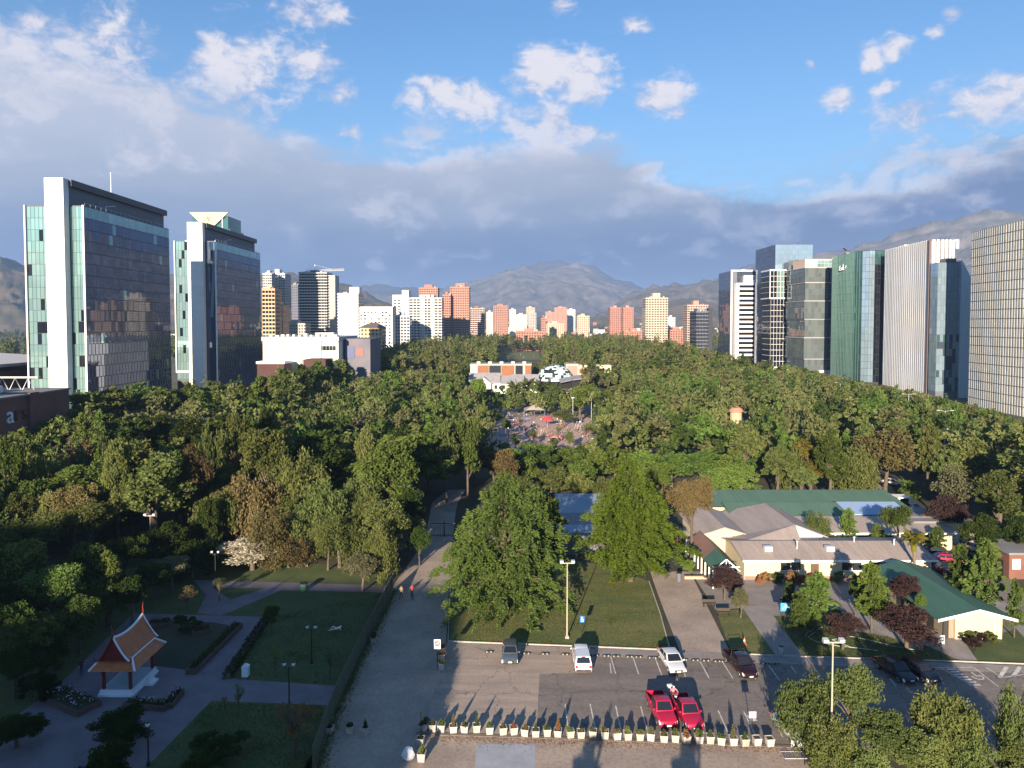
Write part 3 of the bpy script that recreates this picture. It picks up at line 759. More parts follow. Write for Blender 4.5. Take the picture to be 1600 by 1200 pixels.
# tan house with hip roof
b = flats('apartment_house', 'tan hip-roofed apartment house behind the treetops left of centre', 'apartment house', 563, 597, 512, 560, 17, m_tan, 3.0, 6, g_win, 6, None, .42, .45, cap=False)
Hx = P(563, 512, 560).z; w = P(597, 505, 560).x-P(563, 505, 560).x
mb = MB(); r0 = [(-1, -1), (w+1, -1), (w+1, 18), (-1, 18)]
mb.hexa([(x, y, Hx+.02) for x, y in r0]+[(w*.35, 7, Hx+4), (w*.65, 7, Hx+4), (w*.65, 10, Hx+4), (w*.35, 10, Hx+4)]); b.part('hip_roof', mb, mat('slate', (.10, .09, .09), .8))
mb = MB(); mb.box(w*.3, w*.37, 5, 6, Hx+2, Hx+6); b.part('chimney', mb, m_tan)
# red brick towers left of centre
flats('brick_tower', 'tall terracotta brick apartment tower, tallest of the red towers left of centre', 'apartment tower', 704, 733, 449, 900, 24, m_terra, 3.0, 8, g_win, 4, m_pink, .45, .45, crown=(.25, .75, 5.5))
flats('brick_tower', 'narrow terracotta brick tower against the left side of the tallest red tower', 'apartment tower', 692, 704, 461, 890, 20, m_terra, 3.0, 4, g_win, 4, m_pink, .45, .45)
flats('brick_tower', 'terracotta brick tower top rising behind the ribbed white tower', 'apartment tower', 655, 684, 450, 960, 22, m_terra, 3.0, 8, g_win, 4, m_pink, .45, .45, crown=(.25, .7, 5))
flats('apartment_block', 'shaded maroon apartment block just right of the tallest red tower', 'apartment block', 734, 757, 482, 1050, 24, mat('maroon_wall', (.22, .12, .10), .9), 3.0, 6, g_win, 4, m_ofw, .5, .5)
flats('brick_tower', 'squat terracotta apartment tower standing alone above the treetops left of the far lawn', 'apartment tower', 771, 794, 478, 1250, 26, m_terra, 3.0, 7, g_win, 4, m_pink, .45, .45)
flats('apartment_tower', 'twin-crowned dark residential towers far left, behind the second slab tower', 'apartment tower', 412, 425, 428, 800, 20, m_ofw, 3.0, 4, g_win, 4, m_ofw, .7, .55)
flats('apartment_tower', 'white residential tower with stepped crown left of the crane tower', 'apartment tower', 426, 446, 428, 830, 22, m_fw, 3.0, 6, g_win, 4, m_ofw, .6, .55, crown=(.1, .45, 6))
flats('office_block', 'brown office block with black glass corner beside the second slab tower', 'office block', 410, 430, 452, 620, 18, m_tan, 3.4, 4, g_black, 4, None, .8, .6)
flats('office_block', 'lower brown office block with thin window strips left of the crane tower', 'office block', 428, 442, 478, 640, 18, m_tan, 3.2, 3, g_win, 4, None, .7, .3)
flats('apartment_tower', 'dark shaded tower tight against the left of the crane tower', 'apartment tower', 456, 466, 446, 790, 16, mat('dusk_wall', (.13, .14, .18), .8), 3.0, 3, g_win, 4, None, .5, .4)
flats('apartment_block', 'grey low flats between the crane tower and the brown office blocks', 'apartment block', 442, 478, 506, 700, 16, m_conc2, 3.0, 9, g_win, 4, None, .5, .45)
# right of centre
flats('brick_tower', 'broad terracotta twin tower right of centre, left half', 'apartment tower', 953, 971, 481, 1100, 22, m_terra, 2.8, 6, g_win, 4, None, .4, .5)
flats('brick_tower', 'broad terracotta twin tower right of centre, right half', 'apartment tower', 973, 990, 481, 1100, 22, m_terra, 2.8, 6, g_win, 4, None, .4, .5)
flats('apartment_tower', 'tall cream apartment tower with balconies right of the twin red towers', 'apartment tower', 1009, 1043, 466, 850, 24, m_beige, 2.9, 8, g_win, 4, m_fc, .6, .5, crown=(.36, .7, 6.5))
flats('apartment_tower', 'cream and orange apartment tower behind the dark office block on the right', 'apartment tower', 1074, 1106, 477, 900, 22, m_pink, 2.9, 8, g_win, 4, m_fc, .55, .5, crown=(.34, .6, 6))
b = flats('office_block', 'dark glass office block with white top, left of the white-banded tower', 'office block', 1088, 1107, 487, 700, 26, m_grey, 3.3, 8, g_black, 4, None, .8, .75, crown=(.2, .95, 3.5))
mb = MB(); mb.box(12.2, 16, -.4, 8, 0, P(1100, 481, 700).z); b.part('black_fin', mb, mat('black_panel', (.02, .02, .028), .5))
flats('apartment_block', 'slim white apartment block right of the tall cream tower', 'apartment block', 1044, 1055, 497, 1000, 16, m_fw, 3.0, 4, g_win, 4, None, .5, .4)
for i, (x0, x1, yt, Y, m, lab) in enumerate([
    (902, 921, 494, 1150, m_beige, 'squat beige apartment tower above the trees right of the far lawn'),
    (846, 853, 497, 1000, m_terra, 'slim red brick tower rising from the trees near the far lawn'),
    (854, 881, 506, 1080, m_beige, 'low beige flats right of the slim red brick tower'),
    (866, 886, 481, 1900, m_pink, 'distant pink apartment tower below the main mountain peak'),
    (852, 866, 488, 1900, m_pink, 'smaller pink tower left of the distant pink apartment tower'),
    (822, 836, 481, 1750, m_beige, 'distant beige tower left of the pink apartment towers'),
    (806, 823, 492, 1500, m_ofw, 'low white block below the distant beige tower'),
    (824, 838, 489, 1400, m_conc2, 'distant grey ribbed office block at centre'),
    (796, 806, 484, 1700, m_ofw, 'distant pale slab block right of the squat terracotta tower'),
    (760, 770, 488, 1500, m_ofw, 'distant cream block left of the squat terracotta tower'),
    (886, 899, 484, 2000, m_ofw, 'distant white block right of the pink apartment tower'),
    (806, 850, 518, 900, m_terra, 'long low terracotta roofed building behind the far lawn'),
    (975, 1010, 518, 950, m_terra, 'low terracotta flats at the foot of the twin red towers'),
    (1043, 1075, 516, 930, m_terra, 'low terracotta flats between the two cream towers')]):
    flats('apartment_block' if yt > 484 else 'apartment_tower', lab, 'apartment block', x0, x1, yt, Y, 20, m, 3.0, max(3, int((x1-x0)*Y/F/3.2)), g_win, 4, None, .45, .45, group=None)
# far suburb: a mass of small pale houses nobody could count
mb = MB(); rr = random.Random(5)
for k in range(900):
    Y = rr.uniform(1500, 4200); x = rr.uniform(-.62, .75)*Y; s = rr.uniform(7, 18)
    z = gz(Y); h = rr.choice((4, 5, 6, 8, 12, 16)); mb.box(x, x+s*rr.uniform(1, 2), Y, Y+s, z-1, z+h, rr.choice((m_ofw, m_fw, m_beige, m_conc2, m_terra)))
tag(mb.build('suburb'), 'pale houses of the far suburb below the mountains', 'suburb', kind='stuff')

# ---- right-hand office towers
def R(px, Y): return P(px, 505, Y).x
# R1 rightmost, cream fins on a slightly curved front
b = Bld('office_tower', 'cream finned office tower with dark floor lines cut by the right edge', 'office tower', (0, 0, 0))
H = 74.0
c1 = [(196.6, 302), (194.8, 290), (193.2, 277), (192.2, 264), (191.5, 251), (191.2, 240), (191.2, 228)]
poly = c1+[(230, 228), (230, 302)]
mb = MB(); mb.prism(poly[::-1], 0, H); b.part('curtain_wall', mb, mat('bronze_glass', (.20, .19, .175), .25, metal=.3))
fin = MB(); sl = MB(); nf = 20
for (a, c) in zip(c1[:-1], c1[1:]):
    a = Vector((a[0], a[1], 0)); c = Vector((c[0], c[1], 0)); u = c-a; L = u.length; n = Vector((u.y, -u.x, 0)).normalized()
    if n.x > 0: n = -n
    k = max(1, int(L/1.6))
    for i in range(k):
        q = a+u*((i+.5)/k)+n*.36
        for j in range(nf): fin.obox((q.x, q.y, H*(j+.5)/nf), u, .86, .66, H/nf-.32)
    for j in range(nf+1): q = (a+c)/2+n*.33; sl.obox((q.x, q.y, H*j/nf+ (0 if j < nf else -.2)), u, L+.1, .64, .3)
for i in range(20): fin.obox((192+i*1.9, 227.6, H/2), (1, 0, 0), .9, .5, H)
o = b.part('vertical_fin', fin, m_fin); o['kind'] = 'stuff'
b.part('floor_line', sl, mat('floor_line', (.17, .165, .155), .6))
b.finish()
# R2 blue glass block with sloped end
b = Bld('office_tower', 'lower blue glass block with sloping end between the two cream finned towers', 'office tower', (R(1464, 331.5), 331.5, 0))
H = P(1470, 410, 331.5).z
w = R(1499, 331.5)-R(1464, 331.5)
mb = MB(); mb.box(0, w, 0, 6, 0, H); b.part('curtain_wall', mb, m_grey)
mb = MB(); mb.hexa([(w+.02, -1, 0), (w+8, -1, 0), (w+8, 16, 0), (w+.02, 16, 0), (w+.02, -1, H+1), (w+8, -1, H-14), (w+8, 16, H-14), (w+.02, 16, H+1)]); b.part('sloped_end', mb, mat('pale_blue_cladding', (.55, .62, .68), .45))
rr = random.Random(9)
b.panes((0, 0), (w, 0), 3, H-.2, 7, 18, lambda i, j: g_blue if j > 7 or rr.random() < .5 else (g_dark if rr.random() < .6 else g_green))
b.panes((0, 6), (0, 0), 3, H-.2, 3, 18, g_blue)
mb = MB(); mb.box(4, 9, 1, 5, H+.02, H+2.0); b.part('roof_plant', mb, m_grey)
b.finish(7)
# R3 white curved fin tower
b = Bld('office_tower', 'white curved office tower wrapped in thin vertical fins, beside the green glass tower', 'office tower', (0, 0, 0))
H = 75.2
xa = R(1376, 388); xc = R(1450, 340)
c1 = [(xa+2, 388), (xa+.4, 376), (xc+1.6, 364), (xc+1.0, 352), (xc, 340)]
arc = [(xc+.2, 339.2), (xc+4, 338.4), (xc+8, 338.8), (xc+12, 340.4), (xc+15, 343.5)]
poly = c1+arc+[(xc+15, 388)]
mb = MB(); mb.prism(poly[::-1], 0, H-.6); b.part('curtain_wall', mb, mat('silver_glass', (.30, .31, .33), .25, metal=.4))
fin = MB(); sl = MB(); nf = 20; m_wf = mat('white_fin_metal', (.66, .67, .68), .5, (.61, .62, .63), .1)
for chain, d in ((c1, .62), (arc, .62)):
    for (a, c) in zip(chain[:-1], chain[1:]):
        a = Vector((a[0], a[1], 0)); c = Vector((c[0], c[1], 0)); u = c-a; L = u.length; n = Vector((u.y, -u.x, 0)).normalized()
        if n.x > 0 and abs(n.x) > abs(n.y) or (abs(n.y) > abs(n.x) and n.y > 0): n = -n
        k = max(1, round(L/2.0))
        for i in range(k): q = a+u*((i+.5)/k)+n*.4; fin.obox((q.x, q.y, H/2), u, 1.25, .3, H)
        for j in range(nf): q = (a+c)/2+n*.12; sl.obox((q.x, q.y, H*j/nf), u, L+.05, .3, .5)
o = b.part('vertical_fin', fin, m_wf); o['kind'] = 'stuff'
b.part('floor_line', sl, mat('floor_line_grey', (.25, .24, .24), .6))
mb = MB(); mb.box(xc-.9, xc-.1, 338.8, 339.6, 0, H); b.part('corner_groove', mb, mat('groove_brown', (.14, .09, .085), .6))
mb = MB(); mb.box(xc+14, xc+16, 343, 350, H-4, H+.6); b.part('roof_davit', mb, m_alu)
# R4 green glass tower
xl, xr = R(1303, 432), R(1347, 397)
b = Bld('office_tower', 'curved green glass tower with white lettering near its top and dark recess', 'office tower', (0, 0, 0))
H = P(1347, 391, 397).z
c1 = [(xl+5, 446), (xl+1.5, 438), (xl, 428), (xl-.3, 416), (xr-.8, 405), (xr+.6, 399), (xr+3, 396)]
poly = c1+[(xr+17, 396), (xr+17, 446)]
mb = MB(); mb.prism(poly[::-1], 0, H); b.part('curtain_wall', mb, m_dgrey)
for k, (a, c) in enumerate(zip(c1[:-1], c1[1:])):
    L = math.hypot(c[0]-a[0], c[1]-a[1])
    b.panes(a, c, 2, H-.3, max(2, round(L/2.0)), 19, g_green if k < 5 else g_blue)
b.panes((xr+3, 396), (xr+6, 396), 2, H-.3, 2, 19, g_blue); b.panes((xr+6, 396), (xr+14, 396), 2, H-8, 5, 17, g_black); b.panes((xr+6, 396), (xr+14, 396), H-8, H-.3, 5, 2, g_green)
mb = MB()
for k, (a, c) in enumerate(zip(c1[:-2], c1[1:-1])):
    a = Vector((a[0], a[1], 0)); c = Vector((c[0], c[1], 0)); u = c-a; n = Vector((u.y, -u.x, 0)).normalized()
    kk = max(2, round(u.length/2.0))
    for i in range(kk): q = a+u*(i/kk)+n*.25; mb.obox((q.x, q.y, H/2), u, .10, .3, H)
o = b.part('glass_fin', mb, mat('green_fin', (.13, .22, .20), .3, metal=.5)); o['kind'] = 'stuff'
mb = MB(); mb.tube([(xr+5, 412, H), (xr+5, 412, H+9)], .12, 5); mb.tube([(xl+5, 428, H), (xl+5, 428, H+3), (xl-1, 420, H+4)], .5, 6); mb.tube([(xl+5, 428, H+3), (xl+9, 430, H+4.2)], .4, 6); b.part('roof_davit', mb, m_grey)
mb = MB()
for k, (y, z0, z1, w) in enumerate(((424.2,-1.4,1.3,.3),(423.5,1.0,1.4,1.0),(423.5,-.2,.2,.9),(423.5,-1.5,-1.1,1.0),(421.9,-1.4,.4,.3),(421.2,.1,.5,1.0),(420.5,-1.4,.4,.3),(419.4,-1.4,1.9,.3),(418.8,-1.4,-1.0,.9),(416.6,-.6,.2,.4),(415.8,.2,.9,.4))): mb.box(xl-1.05, xl-.75, y-w/2, y+w/2, H-8+z0, H-8+z1)
b.part('lettering', mb, m_let)
b.finish(7)
# R5 stacked glass tower
b = Bld('office_tower', 'grey-green glass tower of shifted stacked boxes left of the green tower', 'office tower', (0, 0, 0))
Yf = 462; x0, x1 = R(1258, Yf), R(1303, Yf); H = P(1258, 418, Yf).z
g_sm = glassmat('smoky_facade_glass', (.17, .21, .21), .5, c2=(.23, .275, .27), isl=.05)
zz = [0, 12, 26, 38, 50, 62, H]
for k in range(6):
    s = (0, .9, .2, 1.1, .3, .8)[k]
    mb = MB(); mb.box(x0-s, x1, Yf-s, Yf+30, zz[k]+.01, zz[k+1]-.5); b.part('stacked_box', mb, m_grey)
    mb = MB(); mb.box(x0-s-.5, x1+.2, Yf-s-.5, Yf+30, zz[k+1]-.49, zz[k+1]); b.part('floor_ledge', mb, m_conc2)
    b.panes((x0-s, Yf-s), (x1, Yf-s), zz[k]+.4, zz[k+1]-.6, 9, 3, lambda i, j: g_black if i > 6 else g_sm); b.panes((x0-s, Yf+30), (x0-s, Yf-s), zz[k]+.4, zz[k+1]-.6, 12, 3, g_sm)
xa = R(1245, 500); Ha = P(1245, 407, 500).z
mb = MB(); mb.box(xa, x0+8, 494, 520, 0, Ha); b.part('rear_stack', mb, m_grey)
b.panes((xa, 494), (x0+1, 494), 2, Ha-.5, 4, 20, g_sm); b.panes((xa, 520), (xa, 494), 2, Ha-.5, 10, 20, g_sm)
mb = MB()
for k in range(6): mb.box(xa-.7, x0+2, 493.2, 520, 11+k*12, 11.6+k*12)
b.part('floor_ledge', mb, m_conc2)
mb = MB(); mb.box(x0+1, x1, Yf+4, Yf+24, H+.02, P(1265, 404, Yf).z); b.part('roof_storey', mb, mat('pink_stone', (.60, .44, .36), .8))
b.panes((x0+9, Yf+4), (x1, Yf+4), H+.6, P(1265, 404, Yf).z-.6, 4, 2, g_teal)
mb = MB(); mb.box(x0+9, x1+2, Yf-2, Yf+6, 0, 4.5); b.part('entrance', mb, m_ofw)
b.finish(7)
# R6 tall dark tower with lower gridded volume in front
Yf = 522; x0, x1 = R(1210, Yf), R(1268, Yf); H = P(1210, 382, Yf).z
b = Bld('office_tower', 'tallest dark blue glass tower on the right with white-gridded lower volume', 'office tower', (0, 0, 0))
mb = MB(); mb.box(x0, x1, Yf, Yf+42, 0, H); b.part('curtain_wall', mb, m_grey)
b.panes((x0, Yf), (x1, Yf), 60, H-.3, 13, 9, glassmat('sky_facade_glass', (.34, .48, .58), .65, isl=.06)); b.panes((x0, Yf+42), (x0, Yf), 3, H-.3, 18, 24, g_dark)
Y2 = 505; xg = R(1204, Y2); xh = R(1229, Y2); xi = R(1244, Y2); z2 = P(1204, 421, Y2).z; z1 = P(1204, 467, Y2).z
mb = MB(); mb.box(xg, xh, Y2, Yf-.1, 0, z1); mb.box(xg-1.4, xh, Y2-1.2, Yf-.1, z1+.02, z2); b.part('gridded_volume', mb, mat('white_grid', (.60, .60, .60), .6))
mb = MB(); mb.box(xh+.05, xi, Y2+.8, Yf-.1, 0, z2-1); b.part('dark_volume', mb, m_dgrey)
b.panes((xg-1.0, Y2-1.2), (xh-.4, Y2-1.2), z1+.8, z2-1.0, 5, 5, lambda i, j: g_teal if i in (2, 3) else g_black, .25, .3); b.panes((xg, Y2), (xh-.1, Y2), 4, z1-.2, 5, 12, g_black, .22, .3); b.panes((xh+.1, Y2+.8), (xi, Y2+.8), 4, z2-1.5, 4, 18, g_black)
b.panes((xg, Yf), (xg, Y2), 4, z1-.2, 6, 12, g_black, .3, .4); b.panes((xg-1.4, Yf), (xg-1.4, Y2-1.2), z1+.8, z2-1.0, 6, 5, g_black, .3, .3)
b.finish(7)
# R7 white banded tower
Yf = 592; x0, x1 = R(1142, Yf), R(1181, Yf); H = P(1142, 423, Yf).z
b = Bld('office_tower', 'black glass tower with white floor bands on its front, leftmost of the right-hand towers', 'office tower', (0, 0, 0))
mb = MB(); mb.box(x0, x1, Yf, Yf+36, 0, H); b.part('curtain_wall', mb, m_grey)
b.panes((x0, Yf+36), (x0, Yf), 3, H-.4, 14, 21, g_dark)
mb = MB(); mb.box(x0-.6, x0+.7, Yf-1.0, Yf-.02, 0, H+.6); mb.box(x0+.72, x1, Yf-1.0, Yf-.02, H-.6, H+.6); b.part('white_frame', mb, m_wt)
zb = P(1146, 443, Yf).z; xb = R(1146, Yf)
mb = MB(); mb.box(xb, x1-1.5, Yf-6, Yf-1.1, 0, zb-.8); b.part('front_volume', mb, g_black)
mb = MB(); mb.box(xb-.2, xb+2.4, Yf-6.6, Yf-1.1, 0, zb); b.part('white_pier', mb, m_wt)
for k in range(16):
    z = zb-.9-k*(zb-6)/16; mb = MB(); mb.box(xb+2.42, x1-.6, Yf-6.6, Yf-1.1, z-.75, z+.9); b.part('white_band', mb, m_wt)
mb = MB(); mb.box(R(1159, Yf), R(1176, Yf), Yf-5, Yf-1.1, zb+.02, zb+6.5); b.part('roof_box', mb, m_wt)
at3('lettering', text_mesh('lettering', 'YL', 3.6, mat('letter_navy', (.03, .04, .14), .5), .1), b.t, (R(1175, Yf)-2.2, Yf-5.15, zb+4), (1, 0, 0), (0, -1, 0))
b.panes((xb+2.5, Yf), (x1-.2, Yf), zb+1, H-.8, 7, 2, g_dark); b.finish(7)

# plant, rails and aerials on the right-hand roofs
for nm, x0, y0, z0, n_ in (('a', 197, 250, 74.0, 5), ('b', 205, 352, 75.2, 4), ('c', 203, 410, P(1347, 391, 397).z, 3), ('d', 205, 530, P(1210, 382, 522).z, 4), ('e', 190, 600, P(1142, 423, 592).z, 3)):
    t_ = min((o for o in D.objects if o.name.startswith('office_tower')), key=lambda o: min([abs(c.data.vertices[0].co.x+o.location.x-x0)+abs(c.data.vertices[0].co.y+o.location.y-y0) for c in o.children if c.type == 'MESH' and c.data.vertices] or [1e9]))
    rk = random.Random(n_*31+int(x0)); q = -t_.location
    for k in range(n_):
        mb = MB(); xx, yy = x0+rk.uniform(0, 8)+q.x, y0+rk.uniform(0, 22)+q.y; mb.box(xx, xx+rk.uniform(1.5, 4), yy, yy+rk.uniform(2, 5), z0+.01, z0+rk.uniform(1.0, 2.4)); mb.build('roof_plant', m_alu, t_)
    mb = MB(); mb.tube([(x0+3+q.x, y0+6+q.y, z0), (x0+3+q.x, y0+6+q.y, z0+rk.uniform(4, 8))], .09, 4); mb.build('aerial', m_grey, t_)
# ---- unseen blocks behind the viewpoint, shaped so their shade lies over the near ground
m_bt = mat('shade_block_wall', (.50, .49, .47), .8)
for lab, x0, x1, y0, y1, hh in (('narrow pale block, unseen behind the viewpoint, shaped to shade the left', -90, -45.5, -90, -60, 38.0), ('taller pale block, unseen behind the viewpoint, shaped to shade the far left', -240, -89.8, -91, -60.4, 46.5)):
    b = Bld('office_block', lab, 'office block', (x0, y0, 0)); w = x1-x0
    mb = MB(); mb.box(0, w, 0, y1-y0, 0, hh); b.part('wall', mb, m_bt)
    mb = MB()
    for j in range(int(hh/4)-1):
        for i in range(int(w/4)): mb.box(i*4+.6, i*4+3.4, y1-y0+.01, y1-y0+.1, 5+j*4, 7.4+j*4)
    o = b.part('window', mb, g_win); o['kind'] = 'stuff'
# ------------------------------------------------------------------ low buildings round the car park
def gable(mb, x0, x1, y0, y1, xr, ze, zr, t=.18, m=None):
    "two roof slopes, ridge along y at xr"
    mb.hexa([(x0, y0, ze-t), (xr, y0, zr-t), (xr, y1, zr-t), (x0, y1, ze-t), (x0, y0, ze), (xr, y0, zr), (xr, y1, zr), (x0, y1, ze)], m)
    mb.hexa([(xr+.002, y0, zr-t), (x1, y0, ze-t), (x1, y1, ze-t), (xr+.002, y1, zr-t), (xr+.002, y0, zr), (x1, y0, ze), (x1, y1, ze), (xr+.002, y1, zr)], m)
def shed(mb, x0, x1, y0, y1, za, zb, t=.16, m=None):
    "single slope from za at y0 to zb at y1"
    mb.hexa([(x0, y0, za-t), (x1, y0, za-t), (x1, y1, zb-t), (x0, y1, zb-t), (x0, y0, za), (x1, y0, za), (x1, y1, zb), (x0, y1, zb)], m)
def seams(mb, x0, x1, y0, y1, za, zb, n, xr=None):
    for i in range(n+1):
        x = x0+(x1-x0)*i/n
        mb.hexa([(x-.03, y0, za), (x+.03, y0, za), (x+.03, y1, zb), (x-.03, y1, zb), (x-.03, y0, za+.05), (x+.03, y0, za+.05), (x+.03, y1, zb+.05), (x-.03, y1, zb+.05)])
m_trim = mat('white_trim', (.78, .77, .73), .6)
m_dark = mat('dark_opening', (.03, .028, .026), .7)
m_brown = mat('brown_roof', (.22, .125, .09), .7, (.17, .10, .075), .3)
# front wing
b = Bld('nursery_wing', 'long single-storey cream building with greyish-pink metal roof facing the courtyard', 'building', Q(31.6, 93.4))
w = 26.4
mb = MB(); mb.box(.3, w-.6, .6, 9.2, 0, 2.75); b.part('wall', mb, m_cream)
mb = MB(); shed(mb, -.2, w, 0, 5.2, 2.9, 3.95); b.part('roof', mb, m_metal)
mb = MB(); shed(mb, -.2, w, 5.21, 10, 3.95, 3.0); b.part('rear_roof', mb, m_metal)
mb = MB(); seams(mb, -.1, w-.1, 0.02, 5.18, 2.9, 3.95, 34); o = b.part('roof_seam', mb, m_metal); o['kind'] = 'stuff'
mb = MB(); mb.box(-.2, w, -.12, -.01, 2.68, 2.92); b.part('gutter', mb, m_trim)
for x0, x1, z0 in ((5.2, 7.9, 1.35), (13.6, 16.2, 1.35), (17.5, 20.0, 1.35)):
    mb = MB(); mb.box(x0, x1, .5, .59, z0, 2.35); q = b.part('window', mb, g_win)
    mb = MB(); mb.box(x0-.08, x1+.08, .46, .59, z0-.12, z0-.01); mb.box((x0+x1)/2-.04, (x0+x1)/2+.04, .44, .49, z0, 2.35); mb.build('frame', m_trim, q)
for x0 in (9.3, 21.6):
    mb = MB(); mb.box(x0, x0+1.1, .5, .59, 0, 2.2); b.part('door', mb, mat('door_brown', (.10, .06, .04), .6))
mb = MB(); mb.box(.3, w-.6, .54, .598, 0, .5); b.part('plinth', mb, mat('plinth_brown', (.24, .16, .12), .9))
for x_, y_ in ((17.3, 4.9), (8.4, 3.0), (22.5, 4.0)):
    mb = MB(); mb.tube([(x_, y_, 3.4), (x_, y_, 4.5)], .09, 6); mb.lathe([(.17, 4.5), (.17, 4.62), (.03, 4.7)], (x_, y_, 0), 8); b.part('roof_vent', mb, m_alu)
for x_ in (3.6, 12.2):
    mb = MB(); mb.box(x_, x_+1.1, 2.2, 3.0, 3.25, 4.05); b.part('air_conditioner', mb, m_alu)
for x_ in (.2, 8.7, 17.0, 25.6):
    mb = MB(); mb.tube([(x_, .5, 0), (x_, .5, 2.7)], .05, 6); b.part('downpipe', mb, m_alu)
# hall with two parallel gables
b = Bld('nursery_hall', 'hall with broad greyish-pink twin gable roof behind the front wing', 'building', Q(27.0, 98.5))
mb = MB(); mb.box(9.2, 19.8, 5.2, 17, 0, 3.2); mb.hexa([(9.2, 5.2, 3.2), (19.8, 5.2, 3.2), (19.8, 17, 3.2), (9.2, 17, 3.2), (15.3, 5.2, 4.75), (15.5, 5.2, 4.75), (15.5, 17, 4.75), (15.3, 17, 4.75)]); b.part('wall', mb, m_wt)
mb = MB(); gable(mb, 6.0, 20.4, 4.6, 17.4, 15.4, 3.1, 5.0); b.part('roof', mb, m_metal)
mb = MB(); mb.hexa([(5.0, .6, 3.2), (14.6, .2, 3.45), (15.4, 4.59, 4.9), (6.0, 4.59, 3.05), (5.0, .6, 3.3), (14.6, .2, 3.55), (15.4, 4.59, 5.0), (6.0, 4.59, 3.15)]); b.part('hip_slope', mb, m_metal)
mb = MB(); mb.box(1.6, 8.2, 5.0, 17, 0, 3.3); mb.hexa([(1.6, 5.0, 3.3), (8.2, 5.0, 3.3), (8.2, 17, 3.3), (1.6, 17, 3.3), (4.8, 5.0, 4.3), (5.0, 5.0, 4.3), (5.0, 17, 4.3), (4.8, 17, 4.3)]); b.part('west_wall', mb, m_cream)
mb = MB(); gable(mb, 1.0, 8.9, 4.6, 17.2, 4.9, 3.35, 4.6); b.part('west_roof', mb, m_metal)
# entrance walkway
b = Bld('entrance_walkway', 'gabled entrance walkway on white posts with green and brown roof', 'walkway', Q(26.5, 90.6))
mb = MB(); gable(mb, 0, 3.6, 0, 4.6, 1.8, 2.5, 4.0, .12); b.part('green_roof', mb, m_groof)
mb = MB(); gable(mb, 0, 3.6, 4.62, 13, 1.8, 2.5, 3.9, .12); b.part('brown_roof', mb, m_brown)
for k in range(8):
    for x in (.15, 3.45):
        mb = MB(); mb.box(x-.09, x+.09, .1+k*1.9, .28+k*1.9, 0, 2.44); b.part('post', mb, m_trim)
mb = MB()
for y in (-.05,):
    mb.hexa([(-.1, y-.06, 2.4), (.1, y-.06, 2.4), (.1, y, 2.4), (-.1, y, 2.4), (1.7, y-.06, 4.0), (1.9, y-.06, 4.0), (1.9, y, 4.0), (1.7, y, 4.0)])
    mb.hexa([(1.71, y-.061, 4.0), (1.91, y-.061, 4.0), (1.91, y-.001, 4.0), (1.71, y-.001, 4.0), (3.5, y-.061, 2.4), (3.7, y-.061, 2.4), (3.7, y-.001, 2.4), (3.5, y-.001, 2.4)])
    mb.box(0, 3.6, y-.05, y-.002, 2.9, 3.02); mb.box(1.74, 1.86, y-.048, y-.004, 2.4, 3.9); mb.box(.9, 1.0, y-.047, y-.005, 2.4, 3.2); mb.box(2.6, 2.7, y-.047, y-.005, 2.4, 3.2)
b.part('gable_frame', mb, m_trim)
# two long green roofs at the back
for k, (y0, y1, lab, xs) in enumerate(((119.8, 127.5, 'rear long shed with dull green roof, farther of two', (34.6, 68.5)), (113.2, 118.4, 'long shed with dull green roof and white eaves, nearer of two', (36.0, 64.5)))):
    b = Bld('long_shed', lab, 'shed', Q(xs[0], y0)); L = xs[1]-xs[0]; d = y1-y0
    mb = MB(); mb.box(.3, L-.3, .4, d-.3, 0, 3.3); b.part('wall', mb, m_cream)
    mb = MB(); shed(mb, 0, L, 0, d, 3.5, 4.5); b.part('roof', mb, mat('dull_green_roof', (.085, .165, .115), .7, (.075, .14, .10), .15, stretch=(4, .6, 1)))
    mb = MB(); mb.box(0, L, -.14, -.01, 3.25, 3.5); b.part('gutter', mb, m_dark if k == 0 else m_trim)
    mb = MB(); seams(mb, .1, L-.1, .02, d-.02, 3.5, 4.5, 40); o = b.part('roof_seam', mb, MAT['dull_green_roof']); o['kind'] = 'stuff'
    if k == 1:
        mb = MB(); shed(mb, L-9, L+1, .3, d, 3.75, 4.6); b.part('blue_sheet', mb, mat('blue_sheet', (.26, .36, .52), .5))
b = Bld('classroom_wing', 'cream classroom wing with grey metal roof right of the hall', 'building', Q(44.8, 106.2))
mb = MB(); mb.box(.3, 23.5, .7, 6, 0, 2.7); b.part('wall', mb, m_cream)
mb = MB(); shed(mb, 0, 24, 0, 6.3, 2.85, 3.7); b.part('roof', mb, m_metal)
mb = MB(); mb.box(0, 24, -.12, -.01, 2.6, 2.86); b.part('gutter', mb, m_trim)
for x in (3, 8.2, 13, 19): 
    mb = MB(); mb.box(x, x+2.2, .6, .69, 1.1, 2.3); b.part('window', mb, g_win)
